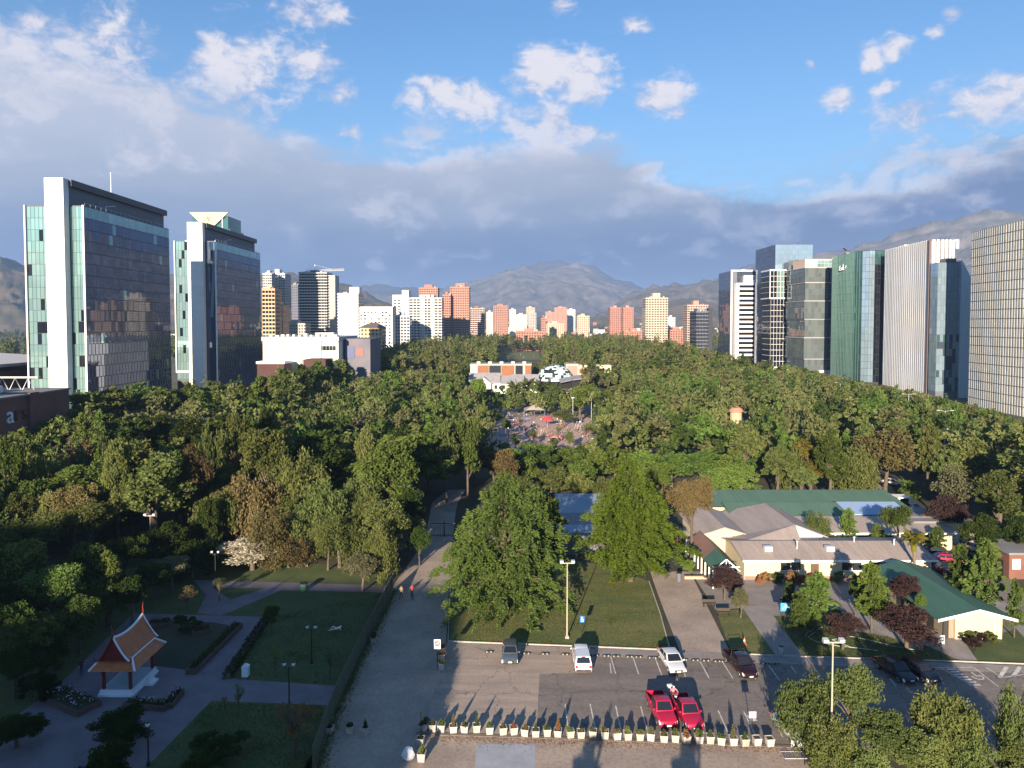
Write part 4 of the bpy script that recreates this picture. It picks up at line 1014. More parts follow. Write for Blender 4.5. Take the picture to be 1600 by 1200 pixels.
# right gabled hall with green roof
b = Bld('green_roof_hall', 'gabled hall with dark green roof and cream end wall beside the shaded car park', 'hall', Q(46.6, 74.4))
mb = MB(); mb.box(2.7, 7.9, 1.3, 15.6, 0, 2.75); mb.hexa([(2.7, 1.3, 2.75), (7.9, 1.3, 2.75), (7.9, 15.6, 2.75), (2.7, 15.6, 2.75), (4.1, 1.3, 3.45), (5.2, 1.3, 3.55), (5.2, 15.6, 3.55), (4.1, 15.6, 3.45)]); b.part('wall', mb, m_cream)
mb = MB(); mb.box(1.4, 2.69, 1.6, 15, 0, 2.7); b.part('side_wall', mb, mat('slatted_wood', (.30, .24, .17), .8, (.22, .18, .13), 1.5, stretch=(5, 5, .2)))
mb = MB(); gable(mb, 0, 8.6, 0, 16.2, 4.5, 2.75, 3.85, .12); b.part('roof', mb, m_groof)
mb = MB()
mb.hexa([(-.05, -.08, 2.5), (4.5, -.08, 3.6), (4.5, -.005, 3.6), (-.05, -.005, 2.5), (-.05, -.08, 2.8), (4.5, -.08, 3.9), (4.5, -.005, 3.9), (-.05, -.005, 2.8)])
mb.hexa([(4.502, -.08, 3.6), (8.65, -.08, 2.5), (8.65, -.005, 2.5), (4.502, -.005, 3.6), (4.502, -.08, 3.9), (8.65, -.08, 2.8), (8.65, -.005, 2.8), (4.502, -.005, 3.9)])
b.part('barge_board', mb, m_trim)
for y0 in (3, 6.2, 9.4):
    mb = MB(); mb.box(1.32, 1.39, y0, y0+1.2, .2, 2.2); b.part('door', mb, m_dark)
mb = MB(); mb.tube([(6.9, 1.2, 0), (6.9, 1.2, 3.1)], .06, 6); b.part('downpipe', mb, m_alu)
mb = MB(); mb.box(1.41, 2.0, 1.35, 1.58, .1, 2.4); b.part('corner_door', mb, m_dark)
# flat white block, booth, brick gatehouse
b = Bld('service_block', 'flat-roofed cream service block behind the lane of parked cars', 'building', Q(64.2, 110.0))
mb = MB(); mb.box(0, 9.5, 0, 8, 0, 3.3); b.part('wall', mb, m_cream)
mb = MB(); mb.box(-.2, 9.7, -.2, 8.2, 3.32, 3.6); b.part('roof', mb, m_roofc)
for k in range(7):
    mb = MB(); mb.box(2+k*1.1, 2.9+k*1.1, -.08, -.01, 0, 1.7); b.part('panel', mb, mat('panel_white', (.60, .58, .52), .7))
mb = MB(); mb.box(.5, 1.3, -.09, -.01, 2.0, 2.7); b.part('window', mb, g_win)
p = W(1413, 800, 0)
b = Bld('guard_booth', 'small white guard booth at the end of the green sheds', 'booth', (p.x-1, p.y, 0))
mb = MB(); mb.box(0, 2, 0, 2, 0, 1.1); mb.box(0, .2, 0, 2, 1.1, 2.6); mb.box(1.8, 2, 0, 2, 1.1, 2.6); mb.box(.2, 1.8, 1.8, 2, 1.1, 2.6); b.part('wall', mb, m_wt)
mb = MB(); mb.box(-.3, 2.3, -.3, 2.3, 2.62, 2.8); b.part('roof', mb, m_wt)
mb = MB(); mb.box(.21, 1.79, .05, .1, 1.12, 2.58); b.part('window', mb, g_win)
p = W(1590, 905, 0)
b = Bld('brick_gatehouse', 'dark brick gatehouse with white panel at the right edge', 'gatehouse', (p.x-1.2, p.y, 0))
mb = MB(); mb.box(0, 9, 0, 6, .0, 3.4); b.part('wall', mb, m_brick)
mb = MB(); mb.box(-.2, 9.2, -.2, 6.2, 3.42, 3.7); b.part('roof', mb, m_roofc)
mb = MB(); mb.box(.4, 1.5, -.08, -.01, 1.4, 2.8); b.part('panel', mb, m_wt)
mb = MB(); mb.box(-.06, -.01, 1, 2.2, 0, 2.2); b.part('door', mb, m_dark)
# blue-roofed pavilion half hidden behind the two big front trees
b = Bld('blue_roof_pavilion', 'low pavilion with pale blue roof seen between the two big lawn trees', 'pavilion', Q(6.0, 104.0))
mb = MB(); mb.box(.4, 11.6, .5, 22, 0, 2.9); b.part('wall', mb, m_grey)
mb = MB(); shed(mb, 0, 12, 13, 22.5, 3.0, 4.0); b.part('roof', mb, mat('pale_blue_roof', (.20, .245, .31), .6, (.27, .31, .37), .5))
mb = MB(); mb.box(0, 12, 0, 12.9, 2.92, 3.05); b.part('deck', mb, m_grey)
mb = MB(); shed(mb, 2, 7, 1, 4, 3.2, 3.6); b.part('canopy', mb, MAT['pale_blue_roof'])
# kiosk dome in the right-hand trees
p = P(1150, 640, 235)
b = Bld('kiosk', 'round terracotta kiosk roof poking out of the trees on the right', 'kiosk', (p.x, p.y, 0))
mb = MB(); mb.lathe([(1.9, 0), (1.9, 5.6)], n=14); b.part('drum', mb, m_tan)
mb = MB(); mb.lathe([(2.5, 5.6), (2.5, 5.9), (1.7, 7.0), (.8, 7.3), (.8, 7.8), (.4, 8.1), (.1, 8.3)], n=14); b.part('roof', mb, m_terra)

# ------------------------------------------------------------------ entertainment complex with dome
Yc = 392
cx = P(868, 585, Yc).x
b = Bld('dome', 'chequered black and white tiled dome of the entertainment centre', 'dome', (cx, Yc+6, 0))
mb = MB(); mb.lathe([(10.5, 0), (10.5, 3.0)], n=28); b.part('drum', mb, g_black)
Rd = 10.4; nr, nl = 12, 42; chk = {}
m_t1 = mat('dome_tile_white', (.72, .74, .75), .4); m_t2 = mat('dome_tile_dark', (.02, .03, .035), .3); m_t3 = mat('dome_tile_mint', (.38, .58, .55), .4)
rr = random.Random(2)
mb = MB(); mb.lathe([(Rd*math.cos(t)-.12, 3.0+(Rd*.86)*math.sin(t)-.1) for t in np.linspace(0, math.pi/2*.985, 12)], n=30); b.part('shell', mb, m_dark)
for i in range(nr):
    t0, t1 = (math.pi/2*(i+q)/nr for q in (.06, .94)); n = max(8, int(nl*math.cos((t0+t1)/2)))
    for j in range(n):
        a0, a1 = (2*math.pi*(j+q+.5*(i % 2))/n for q in (.05, .95)); am = (a0+a1)/2
        if math.sin(am) > .35: continue                   # far side of the shell carries no tiles in view
        ms = (m_t1, m_t2, m_t2, m_t1, m_t3)[rr.randrange(5)]
        mb = MB(); mb.face([(Rd*math.cos(t)*math.cos(a), Rd*math.cos(t)*math.sin(a), 3.02+Rd*.86*math.sin(t)) for t, a in ((t0, a0), (t0, a1), (t1, a1), (t1, a0))])
        b.part('tile', mb, ms)
b = Bld('showroom_block', 'flat grey block with brown-orange panels left of the chequered dome', 'building', (P(735, 585, 400).x, 400, 0))
w = P(830, 585, 400).x-P(735, 585, 400).x
mb = MB(); mb.box(0, w, 0, 14, 0, 11.6); b.part('wall', mb, m_conc2)
mb = MB(); mb.box(-.3, w+.3, -.4, 14.4, 11.62, 12.1); b.part('roof', mb, m_conc2)
m_or = mat('orange_cladding', (.27, .105, .04), .8, (.20, .085, .04), .5)
for f0, f1, m_ in ((.0, .11, m_ofw), (.12, .30, m_or), (.31, .50, g_win), (.51, .72, m_or), (.74, .86, g_win), (.90, .995, m_or)):
    mb = MB(); mb.box(w*f0, w*f1, -.3, -.02, 4, 11.2); b.part('panel', mb, m_)
for k in range(5):
    mb = MB(); mb.box(w*(.1+.19*k), w*(.1+.19*k)+2, 4, 7, 12.12, 13.2); b.part('roof_plant', mb, m_ofw)
b = Bld('terrace_block', 'flat grey and cream block with terrace right of the dome', 'building', (P(884, 580, 402).x, 402, 0))
w = P(955, 580, 402).x-P(884, 580, 402).x
mb = MB(); mb.box(w*.29, w, 0, 12, 0, 11.2); b.part('wall', mb, m_cream)
mb = MB(); mb.box(0, w*.28, -1, 12, 0, 12); b.part('grey_cube', mb, m_conc2)
mb = MB(); mb.box(.8, w*.28-.8, -1.3, -1.02, 4, 11); b.part('recess', mb, mat('brown_slats', (.26, .20, .17), .8))
mb = MB(); mb.box(w*.5, w*.85, -.2, -.02, 5, 9.5); b.part('window', mb, g_win)
mb = MB(); mb.box(w*.3, w*.5, -.2, -.02, 6.5, 9.4); b.part('panel', mb, m_or)
mb = MB(); mb.box(w*.2, w*1.1, -5.2, -4.9, 4.2, 5.4); b.part('terrace_rail', mb, m_wt)
b = Bld('curved_canopy', 'long curved grey canopy roof with dark underside right of the dome', 'canopy', (0, 0, 0))
mb = MB(); ml = MB()
pp = [(876, 597), (895, 593), (920, 590), (945, 588), (966, 587)]
for (a, c) in zip(pp[:-1], pp[1:]):
    A = P(a[0], a[1], 372); C = P(c[0], c[1], 378)
    mb.hexa([(A.x, A.y, A.z-.5), (C.x, C.y, C.z-.5), (C.x, C.y+16, C.z-.1), (A.x, A.y+16, A.z-.1), (A.x, A.y, A.z), (C.x, C.y, C.z), (C.x, C.y+16, C.z+.7), (A.x, A.y+16, A.z+.7)])
    ml.hexa([(A.x, A.y+3, 0), (C.x, C.y+3, 0), (C.x, C.y+12, 0), (A.x, A.y+12, 0), (A.x, A.y+3, A.z-.52), (C.x, C.y+3, C.z-.52), (C.x, C.y+12, C.z-.52), (A.x, A.y+12, A.z-.52)])
b.part('roof', mb, mat('canopy_grey', (.30, .29, .30), .6)); b.part('dark_wall', ml, m_dark)
def xgable(mb, x0, x1, y0, y1, yr, ze, zr, t=.25):
    mb.hexa([(x0, y0, ze-t), (x1, y0, ze-t), (x1, yr, zr-t), (x0, yr, zr-t), (x0, y0, ze), (x1, y0, ze), (x1, yr, zr), (x0, yr, zr)])
    mb.hexa([(x0, yr+.002, zr-t), (x1, yr+.002, zr-t), (x1, y1, ze-t), (x0, y1, ze-t), (x0, yr+.002, zr), (x1, yr+.002, zr), (x1, y1, ze), (x0, y1, ze)])
m_ash = mat('ash_tiles', (.30, .285, .30), .8, (.24, .23, .245), .5)
b = Bld('villa', 'white house with broad grey roof left of the dome', 'house', (P(735, 590, 352).x, 352, 0))
mb = MB(); mb.box(0, 26, 0, 14, 0, 5.4); b.part('wall', mb, m_ofw)
mb = MB(); xgable(mb, -1, 15, -1, 15, 6.5, 5.5, 10.0); b.part('roof', mb, m_ash)
mb = MB(); xgable(mb, 15.02, 27, -1, 15, 6.5, 5.2, 8.6); b.part('lower_roof', mb, m_ash)
mb = MB(); gable(mb, 3, 11, -2.6, 4, 7, 5.3, 8.4, .25); b.part('front_gable_roof', mb, m_ash)
mb = MB(); mb.box(3.6, 10.4, -2.2, -.02, 0, 5.2); mb.hexa([(3.6, -2.2, 5.2), (10.4, -2.2, 5.2), (10.4, -1.9, 5.2), (3.6, -1.9, 5.2), (6.9, -2.2, 7.9), (7.1, -2.2, 7.9), (7.1, -1.9, 7.9), (6.9, -1.9, 7.9)]); b.part('front_gable', mb, m_fw)
for x in (1, 12, 16, 20, 23):
    mb = MB(); mb.box(x, x+1.4, -.14, -.02, 2.3, 4.2); b.part('window', mb, g_win)
b = Bld('villa', 'smaller white house with grey roof tight beside the dome', 'house', (P(802, 590, 356).x, 356, 0))
mb = MB(); mb.box(0, 12, 0, 12, 0, 5.0); b.part('wall', mb, m_ofw)
mb = MB(); xgable(mb, -1, 13, -1, 13, 6, 5.1, 9.0); b.part('roof', mb, m_ash)
for x in (1.5, 5, 8.5):
    mb = MB(); mb.box(x, x+1.4, -.14, -.02, 2.0, 4.0); b.part('window', mb, g_win)
b = Bld('pool_screen', 'tall pale blue screen panel below the canopy', 'screen', (P(885, 622, 300).x, 300, 0))
mb = MB(); mb.box(-1.9, 1.9, 0, .4, 0, 7.0); b.part('panel', mb, mat('screen_blue', (.20, .27, .36), .6))
mb = MB(); mb.tube([(-2, .2, 0), (-2, .2, 7.6)], .12, 6); mb.tube([(2, .2, 0), (2, .2, 7.6)], .12, 6); b.part('post', mb, m_alu)
b = Bld('shade_sail', 'pale pyramid shade sail over the playground', 'shade sail', (P(835, 655, 262).x, 262, 0))
mb = MB(); w = 3.8
mb.face([(-w, -3, 3.0), (0, -3.4, 3.2), (0, 0, 4.8)]); mb.face([(0, -3.4, 3.2), (w, -3, 3.0), (0, 0, 4.8)]); mb.face([(w, -3, 3.0), (w, 3, 3.2), (0, 0, 4.8)]); mb.face([(w, 3, 3.2), (-w, 3, 3.2), (0, 0, 4.8)]); mb.face([(-w, 3, 3.2), (-w, -3, 3.2), (0, 0, 4.8)])
b.part('canopy', mb, mat('sail_cloth', (.36, .31, .27), .9))
for x, y in ((-w, -3), (w, -3), (w, 3), (-w, 3)):
    mb = MB(); mb.tube([(x, y, 0), (x, y, 3.3)], .1, 6); b.part('post', mb, m_grey)
mb = MB(); mb.tube([(0, 0, 0), (0, 0, 4.85)], .12, 6); b.part('mast', mb, m_grey)
# gate across the dirt road
p = W(672, 838); q = W(712, 838)
b = Bld('road_gate', 'dark steel bar gate across the dirt road beside the big lawn tree', 'gate', (p.x, p.y, 0))
L = (q-p).length
for k in range(int(L/.25)+1):
    mb = MB(); mb.tube([(k*.25, 0, 0), (k*.25, 0, 2.1)], .02, 4); b.part('bar', mb, m_dark)
mb = MB(); mb.box(0, L, -.04, .04, 2.1, 2.2); mb.box(0, L, -.04, .04, .15, .25); b.part('rail', mb, m_dark)
mb = MB(); mb.box(L*.55-.1, L*.55+.1, -.1, .1, 0, 2.5); b.part('post', mb, m_dark)
# ------------------------------------------------------------------ trees
L_olive = leafmat('leaf_olive', (.058, .078, .022), (.128, .146, .047))
L_green = leafmat('leaf_green', (.042, .070, .016), (.105, .135, .033))
L_lime = leafmat('leaf_lime', (.058, .100, .018), (.112, .152, .036))
L_brown = leafmat('leaf_brown', (.080, .066, .027), (.155, .124, .054))
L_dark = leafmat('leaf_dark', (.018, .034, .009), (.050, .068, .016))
L_plum = leafmat('leaf_plum', (.030, .018, .019), (.072, .043, .038))
L_white = leafmat('leaf_blossom', (.26, .235, .16), (.48, .44, .34))
L_yellow = leafmat('leaf_yellow', (.120, .125, .020), (.205, .185, .032))
L_grey = leafmat('leaf_grey', (.080, .082, .042), (.150, .142, .078))
L_rust = leafmat('leaf_rust', (.150, .075, .035), (.220, .130, .060))
m_bark = mat('bark', (.12, .09, .065), .95, (.07, .055, .042), 3.0, bump=.5, bscale=9)
m_palmbark = mat('palm_bark', (.20, .14, .085), .95, (.12, .085, .05), 4.0)
def unit(v): return v/np.maximum(np.linalg.norm(v, axis=1, keepdims=True), 1e-6)
def diamonds(name, C, A, B, m):
    V = np.stack([C-A, C+B, C+A, C-B], 1).reshape(-1, 3); n = len(C)
    return npmesh(name, V, np.arange(4*n).reshape(n, 4), m)
def orient(rng, n, out, l, w, droop=0.0, rnd=1.0):
    "long and short half axes of n leaf sprays that lean along out"
    a = unit(rng.normal(size=(n, 3))*rnd+out); a[:, 2] -= droop; a = unit(a)
    b = unit(np.cross(a, rng.normal(size=(n, 3))))
    s = rng.uniform(.65, 1.35, (n, 1))
    return a*l/2*s, b*w/2*s
def gen_round(rng, H, R, base, n, l, w, K=46, flat=1.0, droop=.15, hollow=.5, lob=.22, nl=None):
    "crown of several unequal limbs' worth of foliage, each a lobe covered with clumps, so that the outline is ragged"
    nl = nl or int(rng.integers(5, 10)); hz = H-base
    a = np.arange(nl)*2.399+rng.uniform(0, 6.28); q = rng.uniform(.18, .62, nl)*R; q[0] *= .2
    lr = R*rng.uniform(.34, .58, nl); lz = hz*rng.uniform(.20, .36, nl)
    zc = base+lz*.8+(hz-1.8*lz)*rng.uniform(.15, 1.0, nl)**.8; zc[0] = H-lz[0]*.98
    lc = np.stack([np.cos(a)*np.minimum(q, R-lr*.9), np.sin(a)*np.minimum(q, R-lr*.9), zc], 1)
    k = rng.choice(nl, K, p=lr**2/np.sum(lr**2))
    d = unit(rng.normal(size=(K, 3))); d[:, 2] = np.where(d[:, 2] < -.5, -d[:, 2], d[:, 2])
    fr = rng.uniform(hollow, 1.0, (K, 1))
    cc_ = lc[k]+d*fr*np.stack([lr[k], lr[k], lz[k]], 1)*.85
    rc = R*rng.uniform(.10, .26, (K, 1))*(1+lob*rng.normal(size=(K, 1))*.4)
    rc = np.clip(rc, .07*R, .34*R)
    idx = rng.choice(K, n, p=(rc**2/np.sum(rc**2)).ravel())
    o = unit(rng.normal(size=(n, 3)))*rng.random((n, 1))**.45
    C = cc_[idx]+o*rc[idx]*np.array([1, 1, .75*flat])
    C[:, 2] = np.minimum(C[:, 2], H)
    A, B = orient(rng, n, o*.8+unit(C-lc[k][idx])*.5, l, w, droop)
    return C, A, B, cc_
def gen_weep(rng, H, R, base, n, l, w, K=60):
    d = unit(rng.normal(size=(K, 3))); d[:, 2] = np.abs(d[:, 2])
    top = d*rng.uniform(.55, 1.0, (K, 1))*np.array([R*.92, R*.92, (H-base)*.62])+np.array([0, 0, base+(H-base)*.36])
    ln = rng.uniform(.15, .5, K)*(H-base)
    idx = rng.integers(0, K, n); t = rng.random(n)
    C = top[idx]+rng.normal(size=(n, 3))*R*.10*np.array([1, 1, .5]); C[:, 2] -= t*ln[idx]; C[:, :2] += d[idx, :2]*(t*.12*R)[:, None]
    C[:, 2] = np.maximum(C[:, 2], base*.35)
    A, B = orient(rng, n, np.tile([0, 0, -.9], (n, 1)), l, w, .4, .7)
    return C, A, B, top
def gen_layer(rng, H, R, base, n, l, w, nb=70, rise=.45, droop=.5, peak=.28, sharp=1.0, spread=.26):
    "boughs leave a central stem, arch outwards and carry hanging sprays; widest at the share peak of the height"
    zt = np.sort(rng.random(nb))**.85; Z = base+(H-base)*zt
    prof = np.where(zt < peak, .72+.28*zt/peak, np.clip(1-(zt-peak)/(1-peak), 0, 1)**sharp)
    Ln = R*prof*rng.uniform(.52, 1.14, nb)+.25
    azm = np.arange(nb)*2.399+rng.normal(size=nb)*.3
    idx = rng.choice(nb, n, p=(Ln**1.5/np.sum(Ln**1.5)))
    nodes = rng.random((nb, 9))**.62; nlat = rng.normal(size=(nb, 9)); pick = rng.integers(0, 9, n)
    t = np.clip(nodes[idx, pick]+rng.normal(size=n)*.045, .03, 1.08)
    L = Ln[idx]
    out = np.stack([np.cos(azm[idx]), np.sin(azm[idx]), np.zeros(n)], 1); sd = np.stack([-out[:, 1], out[:, 0], np.zeros(n)], 1)
    zz = Z[idx]+L*(rise*t-droop*t*t)
    lat = (nlat[idx, pick]*.8+rng.normal(size=n)*.32)*spread*L*np.clip(1.15-t, .12, 1)
    C = out*(L*t)[:, None]+sd*lat[:, None]; C[:, 2] = zz+rng.normal(size=n)*.035*H*.5-np.abs(lat)*.12
    C[:, 2] = np.maximum(C[:, 2], .25)
    A, B = orient(rng, n, out*1.3+sd*(np.sign(lat)*.6)[:, None]+np.array([0, 0, -.25]), l, w, .1, .55)
    return C, A, B, np.stack([np.cos(azm)*Ln*.8, np.sin(azm)*Ln*.8, Z+Ln*(rise*.8-droop*.64)], 1)
def gen_multi(rng, H, R, base, n, l, w, var):
    "several leaders, each a tiered crown of its own, grown into one broad tree; var 1 has steeper boughs and spiky tops"
    rise, droop, m = ((.40, .58, 5), (.56, .50, 4))[var % 2]
    parts = [(0, 0, H, R*1.02, .46)]
    for k in range(m): a = k*6.28/m+rng.uniform(-.35, .35); q = R*rng.uniform(.30, .52); parts.append((math.cos(a)*q, math.sin(a)*q, H*rng.uniform(.58, .92), R*rng.uniform(.42, .6), .54/m))
    o = [[], [], [], []]
    for x, y, h, r, f in parts:
        big = f > .2
        C, A, B, t = gen_layer(rng, h, r, .3 if big else h*.25, int(n*f), l, w, 120 if big else 44, rise, droop, (.24, .16)[var % 2], (.72, .86)[var % 2], .20)
        for k, v in enumerate((C+np.array([x, y, 0]), A, B, t+np.array([x, y, 0]))): o[k].append(v)
    return tuple(np.concatenate(v) for v in o)
def limbs(rng, H, R, base, tips, nl=7, r0=None, top=.62, m=None):
    mb = MB(); r0 = r0 or .022*H+.05
    zt = H*top
    b = rng.normal(size=2)*.03*H
    mb.tube([(0, 0, -.15), (0, 0, base*.5), (b[0]*.5, b[1]*.5, base+(zt-base)*.4), (b[0], b[1], zt)], [r0*1.25, r0, r0*.75, r0*.25], 7, cap=False)
    for k in rng.choice(len(tips), min(nl, len(tips)), replace=False):
        e = tips[k]; z0 = max(base*.6, min(e[2]*.6, zt*.85)); mid = np.array([e[0]*.45, e[1]*.45, z0+(e[2]-z0)*.62])
        mb.tube([(0, 0, z0), mid, e], [r0*.5, r0*.32, r0*.08], 5, cap=False)
    return mb.mesh('trunk', m or m_bark, True)
def gen_palm(rng, H, R, fan=False, n_f=46):
    Cs, As, Bs = [], [], []
    for k in range(n_f):
        az_ = k*2.399; e0 = rng.uniform(-.35, 1.25); L = R*rng.uniform(.85, 1.1)
        m = 26
        t = np.linspace(.08, 1, m)
        el_ = e0-1.5*t*t*.75
        r = np.cumsum(np.cos(el_))*L/m; z = np.cumsum(np.sin(el_))*L/m
        out = np.array([math.cos(az_), math.sin(az_), 0]); sd = np.array([-out[1], out[0], 0])
        c = out*r[:, None]+np.array([0, 0, 1])*(z[:, None]+H*.985)
        for s in (-1, 1):
            ll = (.16 if not fan else .2)*R*np.sin(np.clip(t*3.0, .3, 2.9))[:, None]
            a = (out*.55+sd*s)*ll*.75; a[:, 2] -= ll[:, 0]*.35
            Cs.append(c+a*.9); As.append(a); Bs.append(np.tile(out*.055*R, (m, 1)))
    if fan:                                             # brown skirt of dead fronds
        m = 240; az_ = rng.random(m)*6.28; z = H*(.97-.30*rng.random(m)); r = R*(.10+.26*(1-(H*.97-z)/(H*.3)))
        c = np.stack([np.cos(az_)*r, np.sin(az_)*r, z], 1); Cs.append(c); As.append(np.tile([0, 0, -.32], (m, 1))+c*np.array([.06, .06, 0])); Bs.append(np.stack([-np.sin(az_), np.cos(az_), 0*az_], 1)*.16)
    mb = MB(); mb.tube([(0, 0, -.1), (0.05*H*.3, 0, H*.5), (0, 0, H)], [.055*R+.16, .05*R+.13, .06*R+.14], 9, cap=True)
    return np.concatenate(Cs), np.concatenate(As), np.concatenate(Bs), mb.mesh('trunk', m_palmbark, True)
TREE = {}
def tree_kind(kind, lod, var):
    key = (kind, lod, var)
    if key in TREE: return TREE[key]
    rng = np.random.default_rng(abs(hash((len(kind), ord(kind[0]), ord(kind[-1]), lod, var))) % 99991)
    q = (1.0, 2.3)[lod]                       # mid-distance trees: fewer, larger sprays
    s = q**.5*.92
    N = lambda n: int(n/q)
    H, R, base = 10.0, 4.2, 1.6
    if kind == 'round': C, A, B, tp = gen_round(rng, H, R, base, N(14000), .34*s, .21*s, 90)
    elif kind == 'bushy': C, A, B, tp = gen_round(rng, H, R, .9, N(14000), .34*s, .21*s, 120, hollow=.45, lob=.34)
    elif kind == 'tall': R = 2.7; C, A, B, tp = gen_round(rng, H, R, 1.0, N(12000), .32*s, .20*s, 110, hollow=.4, lob=.30, droop=-.25, nl=9)
    elif kind == 'airy': R = 4.6; base = 2.4; C, A, B, tp = gen_round(rng, H, R, base, N(9500), .32*s, .17*s, 110, hollow=.5, lob=.4)
    elif kind == 'weep': R = 4.0; C, A, B, tp = gen_weep(rng, H, R, .8, N(10500), .46*s, .17*s)
    elif kind == 'layer': R = 4.7; base = .7; C, A, B, tp = gen_multi(rng, H, R, base, N(62000), .23*s, .095*s, var)
    elif kind == 'cedar': R = 3.2; base = .8; C, A, B, tp = gen_layer(rng, H, R, base, N(6500), .40*s, .13*s, 56, .20, .34, .08, .95, .20)
    elif kind == 'spire': R = 1.6; base = .5; C, A, B, tp = gen_layer(rng, H, R, base, N(3000), .36*s, .10*s, 60, .10, .30, .12, .8, .16)
    elif kind == 'young': R = 2.1; base = 1.7; C, A, B, tp = gen_layer(rng, H, R, base, N(7000), .34*s, .24*s, 60, .75, .45, .2, .62, .22)
    elif kind == 'cypress': R = .95; base = .1; C, A, B, tp = gen_round(rng, H, R, base, N(5000), .42*s, .2*s, 80, hollow=.2, lob=.2, droop=-.5, nl=12)
    elif kind == 'bush': H = 3; R = 2; base = .1; C, A, B, tp = gen_round(rng, H, R, -.6, N(4200), .26*s, .18*s, 36, hollow=.35)
    elif kind == 'bare': R = 3.4; base = 2.2; C, A, B, tp = gen_round(rng, H, R, base, N(1100), .34*s, .16*s, 60, hollow=.4, lob=.4)
    elif kind in ('palm', 'fan'):
        H, R = (6.0, 3.2) if kind == 'palm' else (9.0, 2.0)
        C, A, B, tr = gen_palm(rng, H, R, kind == 'fan', 46 if lod == 0 else 34)
        TREE[key] = (tr, diamonds('crown', C, A, B, L_green), H, R); return TREE[key]
    if kind == 'layer': tr = limbs(rng, H, R, base, tp, 14, top=.93)
    elif kind in ('cedar', 'spire', 'young', 'cypress'): tr = limbs(rng, H, R, base, tp, 8, top=.95, r0=.16)
    elif kind == 'bare': tr = limbs(rng, H, R, base, tp, 22)
    elif kind == 'bush': tr = limbs(rng, H, R, .3, tp, 6, r0=.06)
    else: tr = limbs(rng, H, R, base, tp, 7 if lod else 10)
    TREE[key] = (tr, diamonds('crown', C, A, B, L_green), H, R)
    return TREE[key]
trnd = random.Random(11); NT = [0]; SPOTS = []
def plant(kind, leaf, x, y, h, r, label, cat='tree', group=None, name='tree', z=0.0, lod=None, var=None, rz=None):
    lod = (0 if y < 118 else 1) if lod is None else lod
    tr, cr, H, R = tree_kind(kind, lod, trnd.randrange(2 if lod == 0 else 3) if var is None else var)
    rz = trnd.uniform(0, 6.28) if rz is None else rz
    t = thing(name, label, cat, (x, y, z), rz, group)
    s = (r/R, r/R, h/H)
    put('trunk', tr, t, scale=s)
    c = put('crown', cr, t, scale=s)
    c.material_slots[0].link = 'OBJECT'; c.material_slots[0].material = leaf
    NT[0] += 1; SPOTS.append((x, y, r))
    return t
def T(kind, leaf, px, ytop, wpx, h, label, group=None, name='tree', cat='tree', **k):
    "tree whose top is seen at pixel (px, ytop), wpx wide, h metres tall"
    p = W(px, ytop, h); r = wpx/2*p.y/F
    return plant(kind, leaf, p.x, p.y, h, r, label, cat, group, name, **k)
# ---- the two big trees on the front lawn
T('layer', L_green, 788, 738, 226, 17.0, 'huge dark green layered tree on the front lawn, left of the tall lamp pole', var=0)
T('layer', leafmat('leaf_fresh', (.056, .108, .013), (.112, .172, .028)), 986, 716, 186, 16.8, 'huge yellow-green layered tree at the far side of the front lawn', var=1)
T('young', L_green, 858, 768, 64, 12.5, 'slim tree squeezed between the two huge lawn trees')
T('airy', L_brown, 1082, 742, 92, 13, 'brownish airy tree just left of the entrance walkway')
T('bush', L_lime, 1076, 872, 26, 2.2, 'small lime shrub at the head of the footpath', name='shrub', cat='shrub')
# ---- lime band behind them
lime = [(772,704,64),(800,696,80),(842,690,86),(884,698,84),(925,704,80),(962,694,84),(1005,704,84),(1050,706,84),(1095,702,84),(1140,708,84),(1182,698,70),(1120,726,80),(1160,724,60),(820,712,70),(905,716,70),(1030,722,70)]
for k, (x, y, w) in enumerate(lime):
    T('bushy', L_lime, x, y, w, 7.0+.5*(k % 3), 'lime green bushy tree behind the lawn trees, '+ORD[sorted(range(16), key=lambda q: lime[q][0]).index(k)]+' from the left', 'lime green row of trees')
for k, (x, y, w) in enumerate([(815,742,60),(862,728,70),(905,735,60),(945,742,50)]):
    T('bushy', L_olive, x, y, w, 7.0, 'darker olive bushy tree in front of the lime row, '+ORD[k]+' from the left', 'olive trees before the lime row')
# ---- left wood, named ones
T('tall', L_green, 18, 668, 66, 14, 'tall pale-leaved poplar below the brick store at the left edge')
T('tall', L_green, 58, 690, 50, 13, 'poplar with dark base, second from the left edge')
T('tall', L_olive, 92, 640, 74, 16, 'tall tree rising in front of the brick store corner')
T('tall', L_green, 128, 604, 78, 19, 'tallest street tree right of the brick store corner')
for k, (x, y) in enumerate([(172,598),(215,592),(255,598),(296,594),(338,590),(376,596)]):
    T('tall', L_green if k % 2 else L_olive, x, y, 74, 18, 'tall street tree below the slab towers, '+ORD[k]+' from the left in its row', 'street trees below the slab towers')
for k, (x, y) in enumerate([(150,640),(195,648),(245,640),(290,648),(345,640),(385,650)]):
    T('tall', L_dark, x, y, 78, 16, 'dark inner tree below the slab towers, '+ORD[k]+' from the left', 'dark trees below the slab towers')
for k, (x, y) in enumerate([(412,578),(440,568),(468,562),(497,558),(527,555),(556,550),(586,547)]):
    T('tall', (L_green, L_olive, L_dark)[k % 3], x, y, 58, 22, 'tall poplar-like tree hiding the foot of the mall, '+ORD[k]+' from the left', 'trees before the mall')
T('spire', L_brown, 110, 682, 44, 15, 'thin brown half-bare conifer in the left wood', name='conifer')
T('cedar', L_green, 323, 670, 88, 15, 'bright green pointed cedar in the left wood', name='cedar')
T('young', L_yellow, 232, 722, 56, 11, 'yellow-green small tree lit against the dark left wood')
T('round', L_dark, 285, 730, 70, 10, 'dark round tree between the yellow-green tree and the cedar')
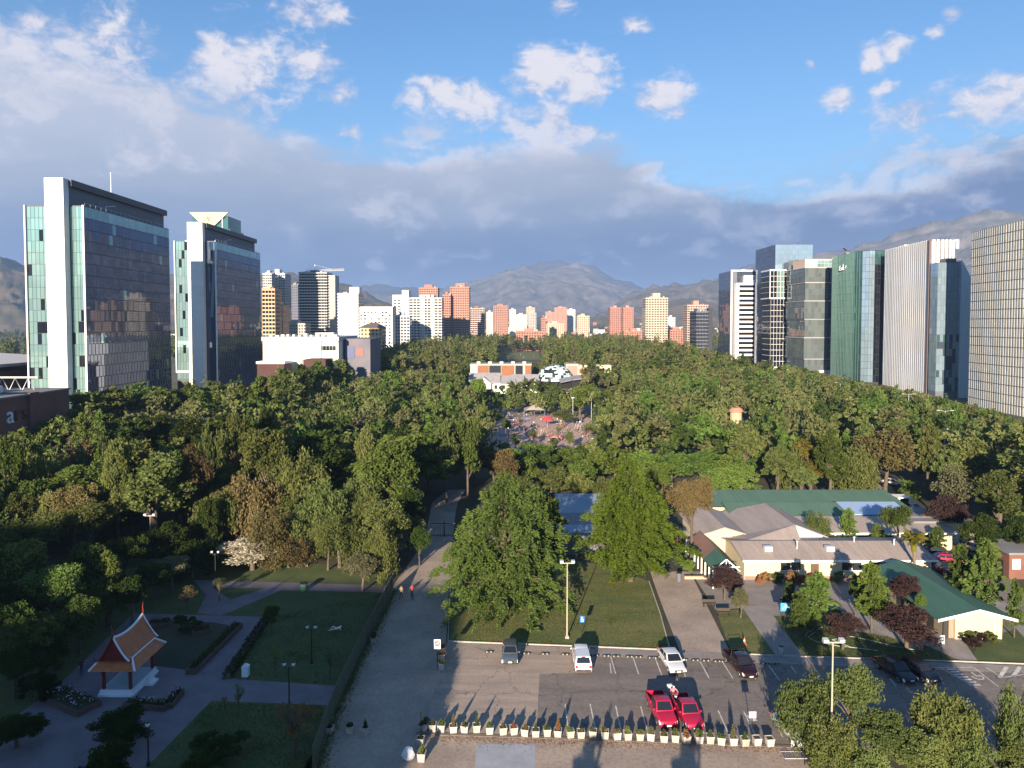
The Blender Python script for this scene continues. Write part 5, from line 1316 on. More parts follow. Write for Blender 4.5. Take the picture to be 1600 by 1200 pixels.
T('airy', L_olive, 140, 782, 130, 10, 'wide olive acacia above the shaded garden')
T('airy', L_olive, 60, 800, 120, 10, 'wide olive acacia at the left edge above the shaded garden')
T('bushy', L_green, 60, 882, 110, 8, 'shaded leafy tree left of the plaza edge', var=1)
T('bushy', L_green, 110, 930, 80, 5.5, 'lower shaded bushy tree left of the little temple')
T('bushy', L_dark, 8, 900, 90, 9, 'dark tree at the left edge beside the shaded garden')
T('airy', L_grey, 268, 868, 80, 5.0, 'grey leafless-looking low tree behind the shaded garden')
T('bare', L_brown, 292, 912, 46, 3.4, 'small brown weeping tree at the garden walk fork')
T('tall', L_olive, 425, 622, 66, 20, 'tall dark eucalyptus standing above the left wood', name='eucalyptus')
T('weep', L_olive, 345, 745, 90, 12, 'weeping pepper tree above the twin lamp in the left wood', name='pepper_tree')
T('weep', L_brown, 395, 720, 96, 14, 'brownish weeping pepper tree left of centre', name='pepper_tree')
T('weep', L_olive, 468, 700, 96, 15, 'tall weeping pepper tree above the blossom tree', name='pepper_tree')
T('weep', L_olive, 505, 742, 90, 12, 'weeping pepper tree right of the tall pepper tree', name='pepper_tree')
T('round', L_grey, 560, 652, 100, 12, 'silvery grey-green tree catching light at the left wood centre')
T('weep', L_olive, 562, 738, 76, 11.5, 'olive weeping tree behind the round tree by the dirt road')
T('round', L_olive, 602, 780, 108, 10, 'round olive tree overhanging the dirt road fence', var=0)
T('airy', L_olive, 640, 800, 50, 7, 'narrow dark tree tucked behind the round olive tree')
T('bushy', L_white, 394, 838, 128, 4.8, 'cream white blossoming tree on the garden lawn', name='blossom_tree', var=1)
T('weep', L_brown, 450, 824, 78, 5.8, 'rusty brown weeping tree beside the white blossom tree', name='weeping_tree')
T('airy', L_olive, 512, 820, 62, 6.5, 'slim olive tree right of the rusty weeping tree')
T('round', L_grey, 566, 866, 78, 5.0, 'small grey-green olive tree by the fence corner', name='olive_tree')
for k, (x, y, w) in enumerate([(668,692,62),(742,684,76),(790,700,56),(632,690,60)]):
    T('round', L_brown, x, y, w, 10.5, 'dark brown-leaved round tree above the road gate, '+['second','third','fourth','first'][k]+' from the left', 'brown-leaved trees')
T('palm', L_green, 698, 664, 58, 8, 'feather palm in the wood left of the playground, left one', name='palm'); T('palm', L_green, 735, 676, 50, 7, 'feather palm in the wood left of the playground, right one', name='palm')
T('palm', L_olive, 1040, 672, 56, 8, 'feather palm with drooping fronds right of the playground', name='palm'); T('palm', L_olive, 1005, 676, 44, 7, 'second feather palm right of the playground, nearer the centre', name='palm')
T('round', L_lime, 742, 590, 48, 15, 'bright upright tree at the left end of the villa')
T('tall', L_lime, 906, 598, 44, 14, 'bright upright tree below the curved canopy')
T('round', L_olive, 864, 596, 40, 12, 'olive tree below the chequered dome')
for k, (x, y) in enumerate([(806,604),(826,602),(845,604)]): T('palm', L_olive, x, y, 34, 9, 'feather palm in the row below the dome, '+ORD[k]+' from the left', 'palms below the dome', name='palm')
T('fan', L_rust, 634, 541, 14, 14, 'fan palm with brown skirt poking above the wood left of centre', name='palm', lod=1)
for k, (x, y, w) in enumerate([(775,640,30),(880,640,44),(955,640,40),(925,656,30)]): T('airy', L_olive, x, y, w, 6, 'small olive tree at the playground edge, '+['first','second','fourth','third'][k]+' from the left', 'playground edge trees')
# ---- right wood, named ones
T('bushy', L_green, 1040, 560, 130, 15, 'broad dark green tree mass right of the canopy')
T('bushy', L_olive, 975, 600, 90, 12, 'broad olive tree right of the playground')
T('round', L_olive, 1165, 662, 78, 13, 'olive tree right of the lime row')
T('tall', L_olive, 1215, 690, 56, 12, 'olive upright tree behind the green sheds')
T('round', L_yellow, 1268, 688, 82, 11, 'pale yellowish tree behind the green sheds')
T('airy', L_brown, 1385, 668, 116, 14, 'wide brown acacia behind the guard booth')
T('weep', L_olive, 1340, 690, 74, 12, 'olive weeping tree left of the curved path')
T('airy', L_grey, 1498, 728, 80, 11, 'grey-brown airy tree right of the guard booth')
T('bushy', L_plum, 1480, 770, 70, 8, 'dark purple-leaved tree behind the service block')
T('bushy', L_green, 1420, 748, 40, 5, 'green bushy tree behind the guard booth')
T('tall', L_olive, 1560, 730, 90, 12, 'olive tree above the brick gatehouse')
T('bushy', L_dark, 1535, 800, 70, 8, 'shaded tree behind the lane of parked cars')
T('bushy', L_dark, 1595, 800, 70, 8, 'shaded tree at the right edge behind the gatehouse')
for k, (x, y) in enumerate([(1500,606),(1535,612),(1562,618),(1590,630)]): T('young', L_green, x, y+26, 26, 11, 'young bright tree at the foot of the cream finned tower, '+ORD[k]+' from the left', 'young trees by the finned tower', z=0.0)
# ---- nursery trees
T('weep', L_olive, 1277, 797, 48, 6.2, 'drooping olive tree in the nursery yard'); T('young', L_lime, 1326, 795, 34, 6.5, 'bright pyramid-shaped tree in the nursery yard')
T('airy', L_green, 1405, 786, 64, 8.5, 'tall loose tree above the fan palm in the nursery yard'); T('round', L_green, 1372, 815, 30, 5, 'small round tree left of the fan palm')
T('fan', L_yellow, 1428, 838, 40, 6.5, 'fan palm with brown skirt in front of the nursery roof', name='palm')
T('young', L_green, 1465, 822, 28, 4.5, 'small green tree beside the red parked cars')
T('young', L_green, 1502, 852, 50, 8, 'dark green pointed tree left of the taller one by the lane'); T('young', L_green, 1541, 845, 62, 9.5, 'tall pointed green tree behind the green hall roof')
T('young', L_green, 1587, 906, 30, 6.5, 'slim young tree on the lawn at the right edge')
T('young', L_lime, 1277, 895, 60, 6.8, 'pale green tree in the courtyard right of the blue sign', var=0); T('young', L_green, 1249, 925, 42, 5, 'smaller pale green tree just right of the blue sign'); T('young', L_green, 1233, 908, 26, 4, 'thin green tree behind the blue sign')
T('young', L_lime, 1364, 878, 54, 8, 'tall pale green tree in the middle of the courtyard', var=1); T('round', L_lime, 1338, 892, 34, 5.5, 'pale green tree close left of the tall courtyard tree')
T('bushy', L_plum, 1133, 886, 62, 4.2, 'purple-leaved plum tree below the entrance gable', name='plum_tree'); T('round', L_grey, 1158, 916, 40, 3.8, 'small grey-green tree right of the purple plum')
T('bushy', L_plum, 1418, 897, 60, 5, 'purple plum tree against the green hall roof', name='plum_tree'); T('bushy', L_plum, 1418, 948, 104, 4.8, 'widest purple plum tree before the green hall', name='plum_tree'); T('bushy', L_plum, 1318, 955, 68, 4.2, 'purple plum tree on the courtyard lawn', name='plum_tree')
T('bushy', L_rust, 1240, 890, 36, 3.6, 'small reddish tree against the cream wing'); T('round', L_lime, 1440, 928, 26, 4, 'small bright tree between two purple plums')
for k, (x, y, w) in enumerate([(1196,892,22),(1215,893,26),(1262,893,30),(1310,892,26),(1188,898,14)]): T('bush', L_green if k % 2 else L_rust, x, y, w, 1.5, 'low shrub along the cream wing wall, '+['second','third','fourth','fifth','first'][k]+' from the left', 'shrubs along the cream wing', name='shrub', cat='shrub')
for k, (x, y, w) in enumerate([(1510,982,34),(1530,986,30),(1548,986,28),(1522,994,30)]): T('bush', L_plum if k % 2 else L_olive, x, y, w, 1.3, 'low shrub at the foot of the hall end wall, '+['first','third','fourth','second'][k]+' from the left', 'shrubs at the hall end wall', name='shrub', cat='shrub')
# ---- nearest trees, bottom right
near = [(1262,1042,104,6.8,'weep'),(1332,1040,106,7.6,'airy'),(1300,1114,96,5.2,'weep'),(1385,1108,100,5.4,'bushy'),(1482,1060,112,7.2,'weep'),(1600,1062,90,8.0,'weep'),(1440,1142,104,4.6,'bushy'),(1592,1152,84,4.2,'bushy')]
nl = ['round olive tree at the end of the planter row','loose olive tree behind the floodlight pole in the shaded car park','olive tree below the floodlight pole at the bottom edge','olive tree in the middle of the bottom right clump','tall pale olive tree before the wheelchair bay','olive tree cut by the right edge beside the shaded car park','low olive tree at the bottom edge right of the clump','dark low tree in the bottom right corner']
for (x, y, w, h, k), lab in zip(near, nl): T(k, L_olive, x, y, w, h, lab)
for x, y, w, h, lab in [(1348,1158,90,3.8,'low olive tree at the bottom edge under the floodlight pole'),(1520,1150,84,4.0,'olive tree at the bottom edge left of the right corner')]: T('weep', L_olive, x, y, w, h, lab)
# ---- garden, bottom left
T('bushy', L_dark, 190, 1112, 110, 3.0, 'dark shrub tree before the little temple at the bottom edge', name='shrub', cat='shrub'); T('bushy', L_dark, 25, 1120, 100, 2.6, 'dark shrub in the bottom left corner', name='shrub', cat='shrub')
T('bare', L_rust, 458, 1086, 84, 5.2, 'thin reddish tree by the fence at the bottom edge'); T('bush', L_dark, 330, 1150, 120, 2.4, 'dark shrub on the bottom lawn', name='shrub', cat='shrub')
T('round', L_green, 424, 945, 36, 3.4, 'small green tree at the lawn corner right of the plaza'); T('bush', L_dark, 292, 958, 44, 2.0, 'round shrub in the temple garden bed', name='shrub', cat='shrub')
for k, (x, y) in enumerate([(430,1008),(515,1012),(372,1062),(342,900)]): T('bare', L_olive, x, y, 24, 3.2, 'thin leafless sapling on the garden lawn, '+['third','rightmost','second','uppermost'][k]+' one', 'leafless saplings', name='sapling')
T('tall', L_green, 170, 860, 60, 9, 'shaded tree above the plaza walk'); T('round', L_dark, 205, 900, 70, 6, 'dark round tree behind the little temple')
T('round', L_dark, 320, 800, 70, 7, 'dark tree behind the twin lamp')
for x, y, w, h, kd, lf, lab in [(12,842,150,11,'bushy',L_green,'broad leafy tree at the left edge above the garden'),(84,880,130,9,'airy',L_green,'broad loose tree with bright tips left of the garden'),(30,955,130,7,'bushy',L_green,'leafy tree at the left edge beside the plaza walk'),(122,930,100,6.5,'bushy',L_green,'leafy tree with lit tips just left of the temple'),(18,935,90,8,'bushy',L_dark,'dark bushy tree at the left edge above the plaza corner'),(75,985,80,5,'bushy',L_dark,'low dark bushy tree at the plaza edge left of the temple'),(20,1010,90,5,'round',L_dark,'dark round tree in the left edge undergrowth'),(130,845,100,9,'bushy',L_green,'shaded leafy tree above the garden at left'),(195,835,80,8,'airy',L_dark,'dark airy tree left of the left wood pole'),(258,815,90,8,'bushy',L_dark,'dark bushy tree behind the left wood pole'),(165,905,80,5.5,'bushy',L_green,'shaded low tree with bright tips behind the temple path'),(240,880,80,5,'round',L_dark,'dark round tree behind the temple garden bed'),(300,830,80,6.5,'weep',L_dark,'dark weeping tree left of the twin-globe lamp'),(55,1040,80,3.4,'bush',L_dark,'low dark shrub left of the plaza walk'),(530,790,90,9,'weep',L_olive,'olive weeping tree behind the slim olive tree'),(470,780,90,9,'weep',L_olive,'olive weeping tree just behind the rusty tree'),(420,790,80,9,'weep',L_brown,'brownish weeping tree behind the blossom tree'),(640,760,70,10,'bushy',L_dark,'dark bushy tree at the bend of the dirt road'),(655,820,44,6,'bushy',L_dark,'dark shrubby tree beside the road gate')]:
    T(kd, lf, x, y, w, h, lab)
for k, (x, y, w, h) in enumerate([(790,652,26,6),(812,648,24,6),(833,668,22,5),(872,660,24,6),(890,672,26,5.5),(915,662,28,6),(805,676,22,5),(862,684,22,4.5),(938,672,26,5)]):
    T('bare' if k % 2 else 'airy', L_grey if k % 2 else L_olive, x, y, w, h, 'thin young tree among the playground visitors, '+ORD[[0,2,3,5,6,7,1,4,8][k]]+' from the left', 'young playground trees')
# cypresses and trees behind the viewpoint, seen by their shadows
for x, y, h in ((-1.3, 26, 9.6), (5.6, 22.5, 10.6)): plant('cypress', L_dark, x, y, h, 1.9, 'slim cypress below the viewpoint casting the '+('left' if x < 0 else 'right')+' pointed shadow over the planters', group='cypresses below the viewpoint', name='cypress', lod=0)
for x, y, h, r in ((-16.5, 30, 11, 2.6), (-24, 40, 10.5, 2.6)): plant('tall', L_dark, x, y, h, r, 'tall tree below the viewpoint casting the '+('right' if x > -20 else 'left')+' shadow finger on the dirt road', group='trees below the viewpoint', lod=0)
# ---- filling of the wood
EX = [-400, 0, 60, 105, 110, 410, 430, 520, 560, 610, 700, 800, 900, 1000, 1100, 1180, 1300, 1430, 1520, 1600, 2000]
EY = [700, 672, 668, 645, 602, 590, 560, 556, 550, 538, 519, 511, 511, 515, 540, 556, 588, 612, 634, 656, 740]
CLEAR = [(776, 926, 654, 686, 228), (728, 970, 562, 604, 346), (780, 847, 543, 565, 850), (758, 1200, 690, 745, 150), (1095, 1530, 766, 1010, 135), (664, 730, 775, 850, 130), (1138, 1162, 626, 650, 235), (1335, 1405, 735, 778, 140)]
RECT = [(26, 80, 60, 130), (-12, 28, 40, 128), (-95, 26, 0, 92), (4, 20, 100, 128), (-16, -4, 92, 133), (-164, -105, 130, 460), (-112, -60, 272, 345), (-30, 38, 345, 420), (188, 260, 200, 700), (150, 190, 450, 1000), (-12, 28, 208, 262), (-75, -20, 92, 100)]
def fits(x, y, h, r, heroes, gap=.62):
    if any(a <= x <= b and c <= y <= d for a, b, c, d in RECT): return None
    for sx, sy, sr in heroes:
        if (x-sx)**2+(y-sy)**2 < ((r+sr)*gap)**2: return None
    px, pt = proj(x, y, h); et = np.interp(px, EX, EY)
    if pt < et:
        h = CH-(et-505.6)/F*y*1.0
        if h < 4: return None
        px, pt = proj(x, y, h)
    _, pb = proj(x, y, 0); pr = r*F/y
    for x0, x1, y0, y1, Yf in CLEAR:
        if y < Yf and px+pr*.8 > x0 and px-pr*.8 < x1 and pt < y1 and pb > y0: return None
    if px < -120 or px > 1720: return None
    return h
frnd = random.Random(23); far = []; cand = []
for k in range(60000):
    y = 92+frnd.random()**1.5*900; x = frnd.uniform(-104, 187)
    if abs(x) > y*.80 or 153 < x < 168: continue
    r = frnd.uniform(2.4, 4.0) if k > 16000 else (frnd.uniform(5.2, 8.2) if k < 5000 else frnd.uniform(3.6, 6.4)); cand.append((x, y, r))
cell = {}
def near_spots(x, y):
    i, j = int(x//12), int(y//12)
    return [s for a in (-1, 0, 1) for b_ in (-1, 0, 1) for s in cell.get((i+a, j+b_), ())]
for s in SPOTS: cell.setdefault((int(s[0]//12), int(s[1]//12)), []).append(s)
fill = []
for x, y, r in cand:
    h = (frnd.uniform(5.0, 8.0)+r*frnd.uniform(.5, 1.1) if frnd.random() < .62 else frnd.uniform(11, 17.5))+(2.0 if x < -40 else 0)
    if y > 480: h = frnd.uniform(12, 24)
    h2 = fits(x, y, h, r, near_spots(x, y), .60 if y < 260 else .68)
    if h2 is None: continue
    cell.setdefault((int(x//12), int(y//12)), []).append((x, y, r)); fill.append((x, y, h2, r))
fill.sort(key=lambda q: q[1])
L_pale = leafmat('leaf_pale', (.085, .105, .030), (.180, .180, .062))
kinds = [('cedar', L_green, 'pointed green conifer'), ('tall', L_olive, 'upright olive tree'), ('airy', L_pale, 'pale loose tree'), ('bushy', L_pale, 'pale green bushy tree'), ('round', L_olive, 'olive green round-crowned tree'), ('bushy', L_olive, 'olive green bushy tree'), ('bushy', L_green, 'mid green bushy tree'), ('airy', L_brown, 'brownish airy tree'), ('weep', L_olive, 'olive weeping tree'), ('tall', L_green, 'upright mid green tree'), ('round', L_grey, 'grey-green round-crowned tree'), ('round', L_dark, 'dark green round-crowned tree')]
LM = [('the brick store', 40, 650), ('the nearer slab tower', 200, 560), ('the second slab tower', 350, 560), ('the thin brown conifer', 110, 720), ('the pointed cedar', 323, 710), ('the yellow-green small tree', 232, 760), ('the tall eucalyptus', 425, 660), ('the white blossom tree', 392, 860), ('the silvery tree', 560, 680), ('the round olive tree', 602, 840), ('the road gate', 690, 800), ('the mall block', 470, 560), ('the left feather palm', 698, 690), ('the villa', 765, 590), ('the shade sail', 835, 640), ('the curved canopy', 925, 590), ('the playground', 860, 680), ('the right feather palms', 1022, 690), ('the lime green row', 960, 710), ('the terracotta kiosk', 1150, 640), ('the green sheds', 1240, 780), ('the pale yellowish tree', 1268, 720), ('the wide brown acacia', 1385, 700), ('the guard booth', 1413, 785), ('the curved path', 1370, 755), ('the right bannered lamp', 1477, 660), ('the bannered lamp before the green tower', 1313, 610), ('the purple-leaved tree', 1480, 790), ('the cream finned tower', 1560, 640), ('the brick gatehouse', 1590, 880), ('the wide left acacia', 60, 830), ('the olive acacia', 140, 810), ('the twin-globe lamp', 337, 880), ('the floodlight pole in the left wood', 236, 840), ('the rusty weeping tree', 447, 850), ('the broad dark tree mass', 1040, 600), ('the leftmost poplar', 18, 720)]
USED = set()
def where(ds, x, y, h, r):
    px, py = proj(x, y, h*.7); sz = 'broad ' if r > 5.4 else ('slim ' if r < 2.9 else ('tall ' if h > 12 else ''))
    for (nm, lx, ly) in sorted(LM, key=lambda q: math.hypot(q[1]-px, (q[2]-py)*1.5))[:7]:
        dx, dy = px-lx, (py-ly)*1.5
        rel = ('left of' if dx < 0 else 'right of') if abs(dx) > abs(dy) else ('just above' if dy < 0 else 'just below')
        for a in ('', sz):
            lab = a+ds+' '+rel+' '+nm
            if lab not in USED: USED.add(lab); return lab, 'tree', 'trees of the park wood'
    return sz+ds+' deep in the park wood', 'tree', sz+ds+' deep in the park wood'
NMAX = 300-NT[0]
for x, y, h, r in fill[:NMAX]:
    wts = (1, 3, 4, 5, 5, 4, 3, 2, 3, 2, 2, 1) if x > -10 else (2, 4, 2, 2, 4, 3, 4, 2, 5, 4, 1, 4)
    kd, lf, ds = frnd.choices(kinds, wts)[0]
    plant(kd, lf, x, y, h, r, *where(ds, x, y, h, r))
# the rest of the wood is one mass
def mass(name, trees, leaves, n, l, w, seed):
    "one mesh of many small crowns; each crown takes one of the leaf materials as a whole and its own build"
    rng = np.random.default_rng(seed); Cs = []; As = []; Bs = []; mi = []
    for x, y, h, r in trees:
        q = rng.random(); k = int(n*rng.uniform(.8, 1.25))
        if q < .12: C, A, B, _ = gen_layer(rng, h*1.15, r*.62, h*.1, k, l, w*.7, 40, .15, .32, .1, .9, .2)
        elif q < .26: C, A, B, _ = gen_round(rng, h*1.12, r*.66, h*.08, k, l, w, 26, hollow=.4, lob=.3, droop=-.3, nl=8)
        elif q < .42: C, A, B, _ = gen_weep(rng, h, r, h*.12, k, l*1.15, w*.8, 30)
        else: C, A, B, _ = gen_round(rng, h, r, h*.12, k, l, w, 26, hollow=.55, lob=.3)
        mi.append(np.full(len(C), rng.integers(0, len(leaves)))); Cs.append(C+np.array([x, y, 0])); As.append(A); Bs.append(B)
    me = diamonds(name, np.concatenate(Cs), np.concatenate(As), np.concatenate(Bs), leaves[0])
    for q in leaves[1:]: me.materials.append(q)
    me.polygons.foreach_set('material_index', np.concatenate(mi).astype(np.int32)); me.update()
    return me
rest = fill[NMAX:]
ML = [leafmat('mass_%d' % k, (a[0]*1.04, a[1], a[2]), (b_[0]*1.04, b_[1], b_[2]), var=0.0) for k, (a, b_) in enumerate([((.044, .068, .018), (.115, .138, .042)), ((.030, .054, .013), (.080, .105, .028)), ((.058, .078, .022), (.128, .146, .047)), ((.066, .072, .026), (.132, .138, .054)), ((.085, .105, .034), (.165, .172, .066)), ((.022, .040, .011), (.060, .078, .021)), ((.050, .090, .018), (.105, .150, .034)), ((.066, .070, .030), (.128, .126, .056))])]
def dens(ts, a, b): return [t for t in ts if a <= t[1] < b]
tag(put('woodland', mass('woodland', dens(rest, 0, 330), ML, 430, .96, .60, 1)), 'mixed treetops of the middle park wood around the dome', 'woodland', kind='stuff')
tag(put('woodland', mass('woodland', dens(rest, 330, 2000), ML, 125, 1.75, 1.15, 3)), 'far mixed treetops of the park reaching to the apartment towers', 'woodland', kind='stuff')
ft = []
for k in range(2600):
    y = 620+frnd.random()**1.3*3200; x = frnd.uniform(-.75, .8)*y
    if -104 < x < 149 and y < 1000: continue
    if x < -104 and y < 660 or (x > 149 and y < 640): continue
    ft.append((x, y, frnd.uniform(7, 14)+gz(y), frnd.uniform(6, 12)))
me = mass('woodland', [(x, y, h if y < 1500 else h, r) for x, y, h, r in ft], [ML[0], ML[1], ML[5], ML[2]], 60, 4.2, 3.0, 5)
tag(put('woodland', me), 'distant dark trees between the far suburb houses', 'woodland', kind='stuff')
print('TRIS', sum(len(m.polygons)*2 for m in D.meshes if m.users)); print('trees', NT[0], 'fill', len(fill), 'rest', len(rest))
# ------------------------------------------------------------------ little temple in the garden
m_tred = mat('temple_red', (.20, .022, .018), .45, (.16, .02, .017), 1.5)
m_ttile = mat('temple_tile', (.56, .165, .05), .55, (.46, .13, .04), .9, isl=.12)
m_twh = mat('temple_white', (.72, .74, .78), .5)
m_tfl = mat('temple_floor', (.36, .44, .52), .45, (.30, .38, .46), .8)
tp = thing('temple_pavilion', 'small temple pavilion with steep orange tiled roof and white base in the shaded garden', 'pavilion', Q(-37.3, 63.6))
tp.scale = (1.06, 1.06, 1.16)
X, Yd = 1.45, 4.3
mb = MB(); mb.box(-X-.12, X+.12, -.12, Yd+.12, 0, .22); mb.box(-X, X, 0, Yd, .221, .5); base = mb.build('base', m_twh, tp, bevel=.02)
mb = MB(); mb.box(-X+.12, X-.12, .12, Yd-.12, .502, .54); mb.build('floor', m_tfl, tp)
for k in range(2):
    mb = MB(); mb.box(X+.121, X+.55+.35*(1-k), Yd*.42, Yd*.42+1.1, 0 if k == 0 else .181, .18 if k == 0 else .34); mb.build('step', m_twh, tp)
for x in (-1.18, 1.18):
    for y in (.25, Yd-.25):
        mb = MB(); mb.box(x-.11, x+.11, y-.11, y+.11, .541, 2.35); c = mb.build('column', m_tred, tp)
        mb = MB()
        for s in (-1, 1): mb.hexa([(x-.06, y+.112*s, 1.75), (x+.06, y+.112*s, 1.75), (x+.06, y+.16*s, 1.75), (x-.06, y+.16*s, 1.75), (x-.06, y+.112*s, 2.3), (x+.06, y+.112*s, 2.3), (x+.06, y+.55*s, 2.3), (x-.06, y+.55*s, 2.3)])
        mb.build('bracket', m_tred, c)
y0, y1 = -.45, Yd+.55
def rz(y): u = (y-y0)/(y1-y0); return 1.0*(2*u-1)**2            # sagging ridge
# lower skirt roof on four sides
mb = MB(); zi, zo = 3.05, 2.3; xi, xo = 1.35, 2.03; yi0, yi1, yo0, yo1 = .25, Yd-.2, y0-.15, y1+.15
ring_o = [(-xo, yo0, zo), (xo, yo0, zo), (xo, yo1, zo), (-xo, yo1, zo)]; ring_i = [(-xi, yi0, zi), (xi, yi0, zi), (xi, yi1, zi), (-xi, yi1, zi)]
skirts = []
for k in range(4):
    a, b_, c, d = ring_o[k], ring_o[(k+1) % 4], ring_i[(k+1) % 4], ring_i[k]
    mb = MB(); n_ = 9
    for i in range(n_):
        for j in range(4):
            f0, f1 = (i+.03)/n_, (i+.97)/n_; g0, g1 = j/4, (j+1)/4
            def bl_(f, g, h): 
                p = Vector(a).lerp(Vector(b_), f); q = Vector(d).lerp(Vector(c), f); r = p.lerp(q, g); return (r.x, r.y, r.z+h)
            mb.face([bl_(f0, g0, .05), bl_(f1, g0, .05), bl_(f1, g1, .005), bl_(f0, g1, .005)])
    o = mb.build('tile_field', m_ttile, tp); o['kind'] = 'stuff'
    mb = MB(); mb.face([a, b_, c, d]); mb.build('skirt_roof', m_ttile, tp)
    p, q = Vector(a)+Vector((0, 0, .06)), Vector(d)+Vector((0, 0, .06))
    mb = MB(); mb.tube([p, q], .10, 4); mb.build('hip_band', m_twh, tp)
mb = MB(); mb.tube([(-xi, yi0-.03, zi+.05), (xi, yi0-.03, zi+.05)], .07, 4); mb.tube([(xi+.03, yi0, zi+.05), (xi+.03, yi1, zi+.05)], .07, 4); mb.tube([(-xi-.03, yi0, zi+.05), (-xi-.03, yi1, zi+.05)], .07, 4); mb.build('eave_band', m_twh, tp)
# steep upper roof with concave slopes
for s in (-1, 1):
    mb = MB(); tl = MB(); ny, nx_ = 10, 6; bd = []
    def up(u, v):
        y = y0+.15+(y1-y0-.3)*u; x = s*(.02+1.42*v); zr = 4.55+rz(y)*.42; z = 2.98+(zr-2.98)*(1-v)**1.35
        return (x, y+(v-.0)*0, z)
    for i in range(ny):
        for j in range(nx_): 
            mb.face([up(i/ny, j/nx_), up((i+1)/ny, j/nx_), up((i+1)/ny, (j+1)/nx_), up(i/ny, (j+1)/nx_)])
    for i in range(ny*2):
        for j in range(nx_):
            q = [up((i+.06)/ny/2, j/nx_), up((i+.94)/ny/2, j/nx_), up((i+.94)/ny/2, (j+1)/nx_), up((i+.06)/ny/2, (j+1)/nx_)]
            tl.face([(q[0][0]+s*.01, q[0][1], q[0][2]+.02), (q[1][0]+s*.01, q[1][1], q[1][2]+.02), (q[2][0]+s*.01, q[2][1], q[2][2]+.07), (q[3][0]+s*.01, q[3][1], q[3][2]+.07)])
    mb.build('upper_roof', m_ttile, tp); o = tl.build('tile_field', m_ttile, tp); o['kind'] = 'stuff'
    for u in (0, 1):
        mb = MB(); mb.tube([Vector(up(u, j/8))+Vector((0, 0, .06)) for j in range(9)], .085, 5); bb = mb.build('barge_band', m_twh if u or s > 0 else m_tred, tp)
        e = Vector(up(u, 1)); sg = -1 if u == 0 else 1
        mb = MB(); mb.tube([e, e+Vector((s*.12, sg*.05, .12)), e+Vector((s*.16, sg*.08, .42))], [.08, .06, .015], 5); mb.build('corner_finial', m_tred, tp)
mb = MB(); mb.tube([(0, y0+.15+(y1-y0-.3)*k/8, 4.6+rz(y0+.15+(y1-y0-.3)*k/8)*.42) for k in range(9)], .11, 6); mb.build('ridge_band', m_twh, tp)
for y, sg in ((y0+.15, -1), (y1-.15, 1)):
    z = 4.6+rz(y)*.42
    mb = MB(); mb.tube([(0, y, z-.1), (0, y+sg*.12, z+.3), (0, y+sg*.05, z+.65), (0, y+sg*.16, z+1.05)], [.10, .08, .05, .012], 6); mb.build('ridge_finial', m_tred, tp)
    mb = MB(); mb.face([(-1.35, y+sg*-.12, 3.0), (1.35, y+sg*-.12, 3.0), (0, y+sg*-.12, z-.05)]); mb.box(-1.1, 1.1, y-sg*.12-.02, y-sg*.12+.02, 3.0, 3.12); mb.build('gable_panel', m_tred, tp)

# garden beds, hedge, flowers
m_bedb = mat('bed_brick', (.12, .075, .055), .9, (.09, .055, .045), 2.0)
def flowers(rng, n, rx, ry, zz, size, m):
    C = np.stack([rng.uniform(-rx, rx, n), rng.uniform(-ry, ry, n), zz*rng.random(n)], 1)
    A, B = orient(rng, n, np.tile([0, 0, .6], (n, 1)), size, size*.6); return diamonds('flowers', C, A, B, m)
L_lilac = leafmat('petal_lilac', (.30, .26, .42), (.60, .56, .66)); L_redf = leafmat('petal_red', (.30, .02, .02), (.45, .05, .04))
def bed(label, p, q, wd, h, fl=None):
    a = W(*p); c = W(*q); u = c-a; t = thing('planting_bed', label, 'planting bed', ((a.x+c.x)/2, (a.y+c.y)/2, 0), math.atan2(u.y, u.x)); L = u.length
    mb = MB()
    mb.box(-L/2, L/2, -wd/2, -wd/2+.14, 0, h); mb.box(-L/2, L/2, wd/2-.14, wd/2, 0, h); mb.box(-L/2, -L/2+.14, -wd/2+.141, wd/2-.141, 0, h); mb.box(L/2-.14, L/2, -wd/2+.141, wd/2-.141, 0, h); mb.build('brick_edge', m_bedb, t)
    mb = MB(); mb.box(-L/2+.141, L/2-.141, -wd/2+.142, wd/2-.142, 0, h-.1); mb.build('soil', m_soil, t)
    rng = np.random.default_rng(int(L*100))
    o = put('plants', flowers(rng, int(L*60), L/2-.2, wd/2-.2, .45, .22, L_dark), t, (0, 0, h-.1)); o['kind'] = 'stuff'
    if fl: o = put('flowers', flowers(rng, int(L*14), L/2-.2, wd/2-.2, .3, .16, fl), t, (0, 0, h+.2)); o['kind'] = 'stuff'
bed('long brick flower bed on the right of the temple plaza', (372, 980), (298, 1054), 1.1, .55, None)
bed('low brick flower bed right in front of the temple', (198, 1103), (262, 1108), 1.0, .5, L_lilac)
bed('brick flower bed slanting away at the right front of the temple', (262, 1108), (281, 1084), .9, .5, L_lilac)
bed('brick flower bed with lilac flowers left of the temple', (84, 1088), (140, 1112), 2.2, .5, L_lilac)
bed('brick bed with red flowers behind the temple', (232, 978), (268, 976), 1.2, .45, L_redf)
bed('narrow brick bed with red flowers right of the bush behind the temple', (300, 992), (330, 986), 1.0, .45, L_redf)
a = W(418, 968); c = W(354, 1062)
hd = thing('hedge', 'low clipped hedge along the lawn edge right of the plaza', 'hedge', ((a.x+c.x)/2, (a.y+c.y)/2, 0), math.atan2((c-a).y, (c-a).x))
rng = np.random.default_rng(4); L = (c-a).length
o = put('foliage', flowers(rng, 2600, L/2, .45, .75, .2, L_dark), hd); mb = MB(); mb.box(-L/2+.1, L/2-.1, -.3, .3, 0, .5); mb.build('stems', m_bark, hd)

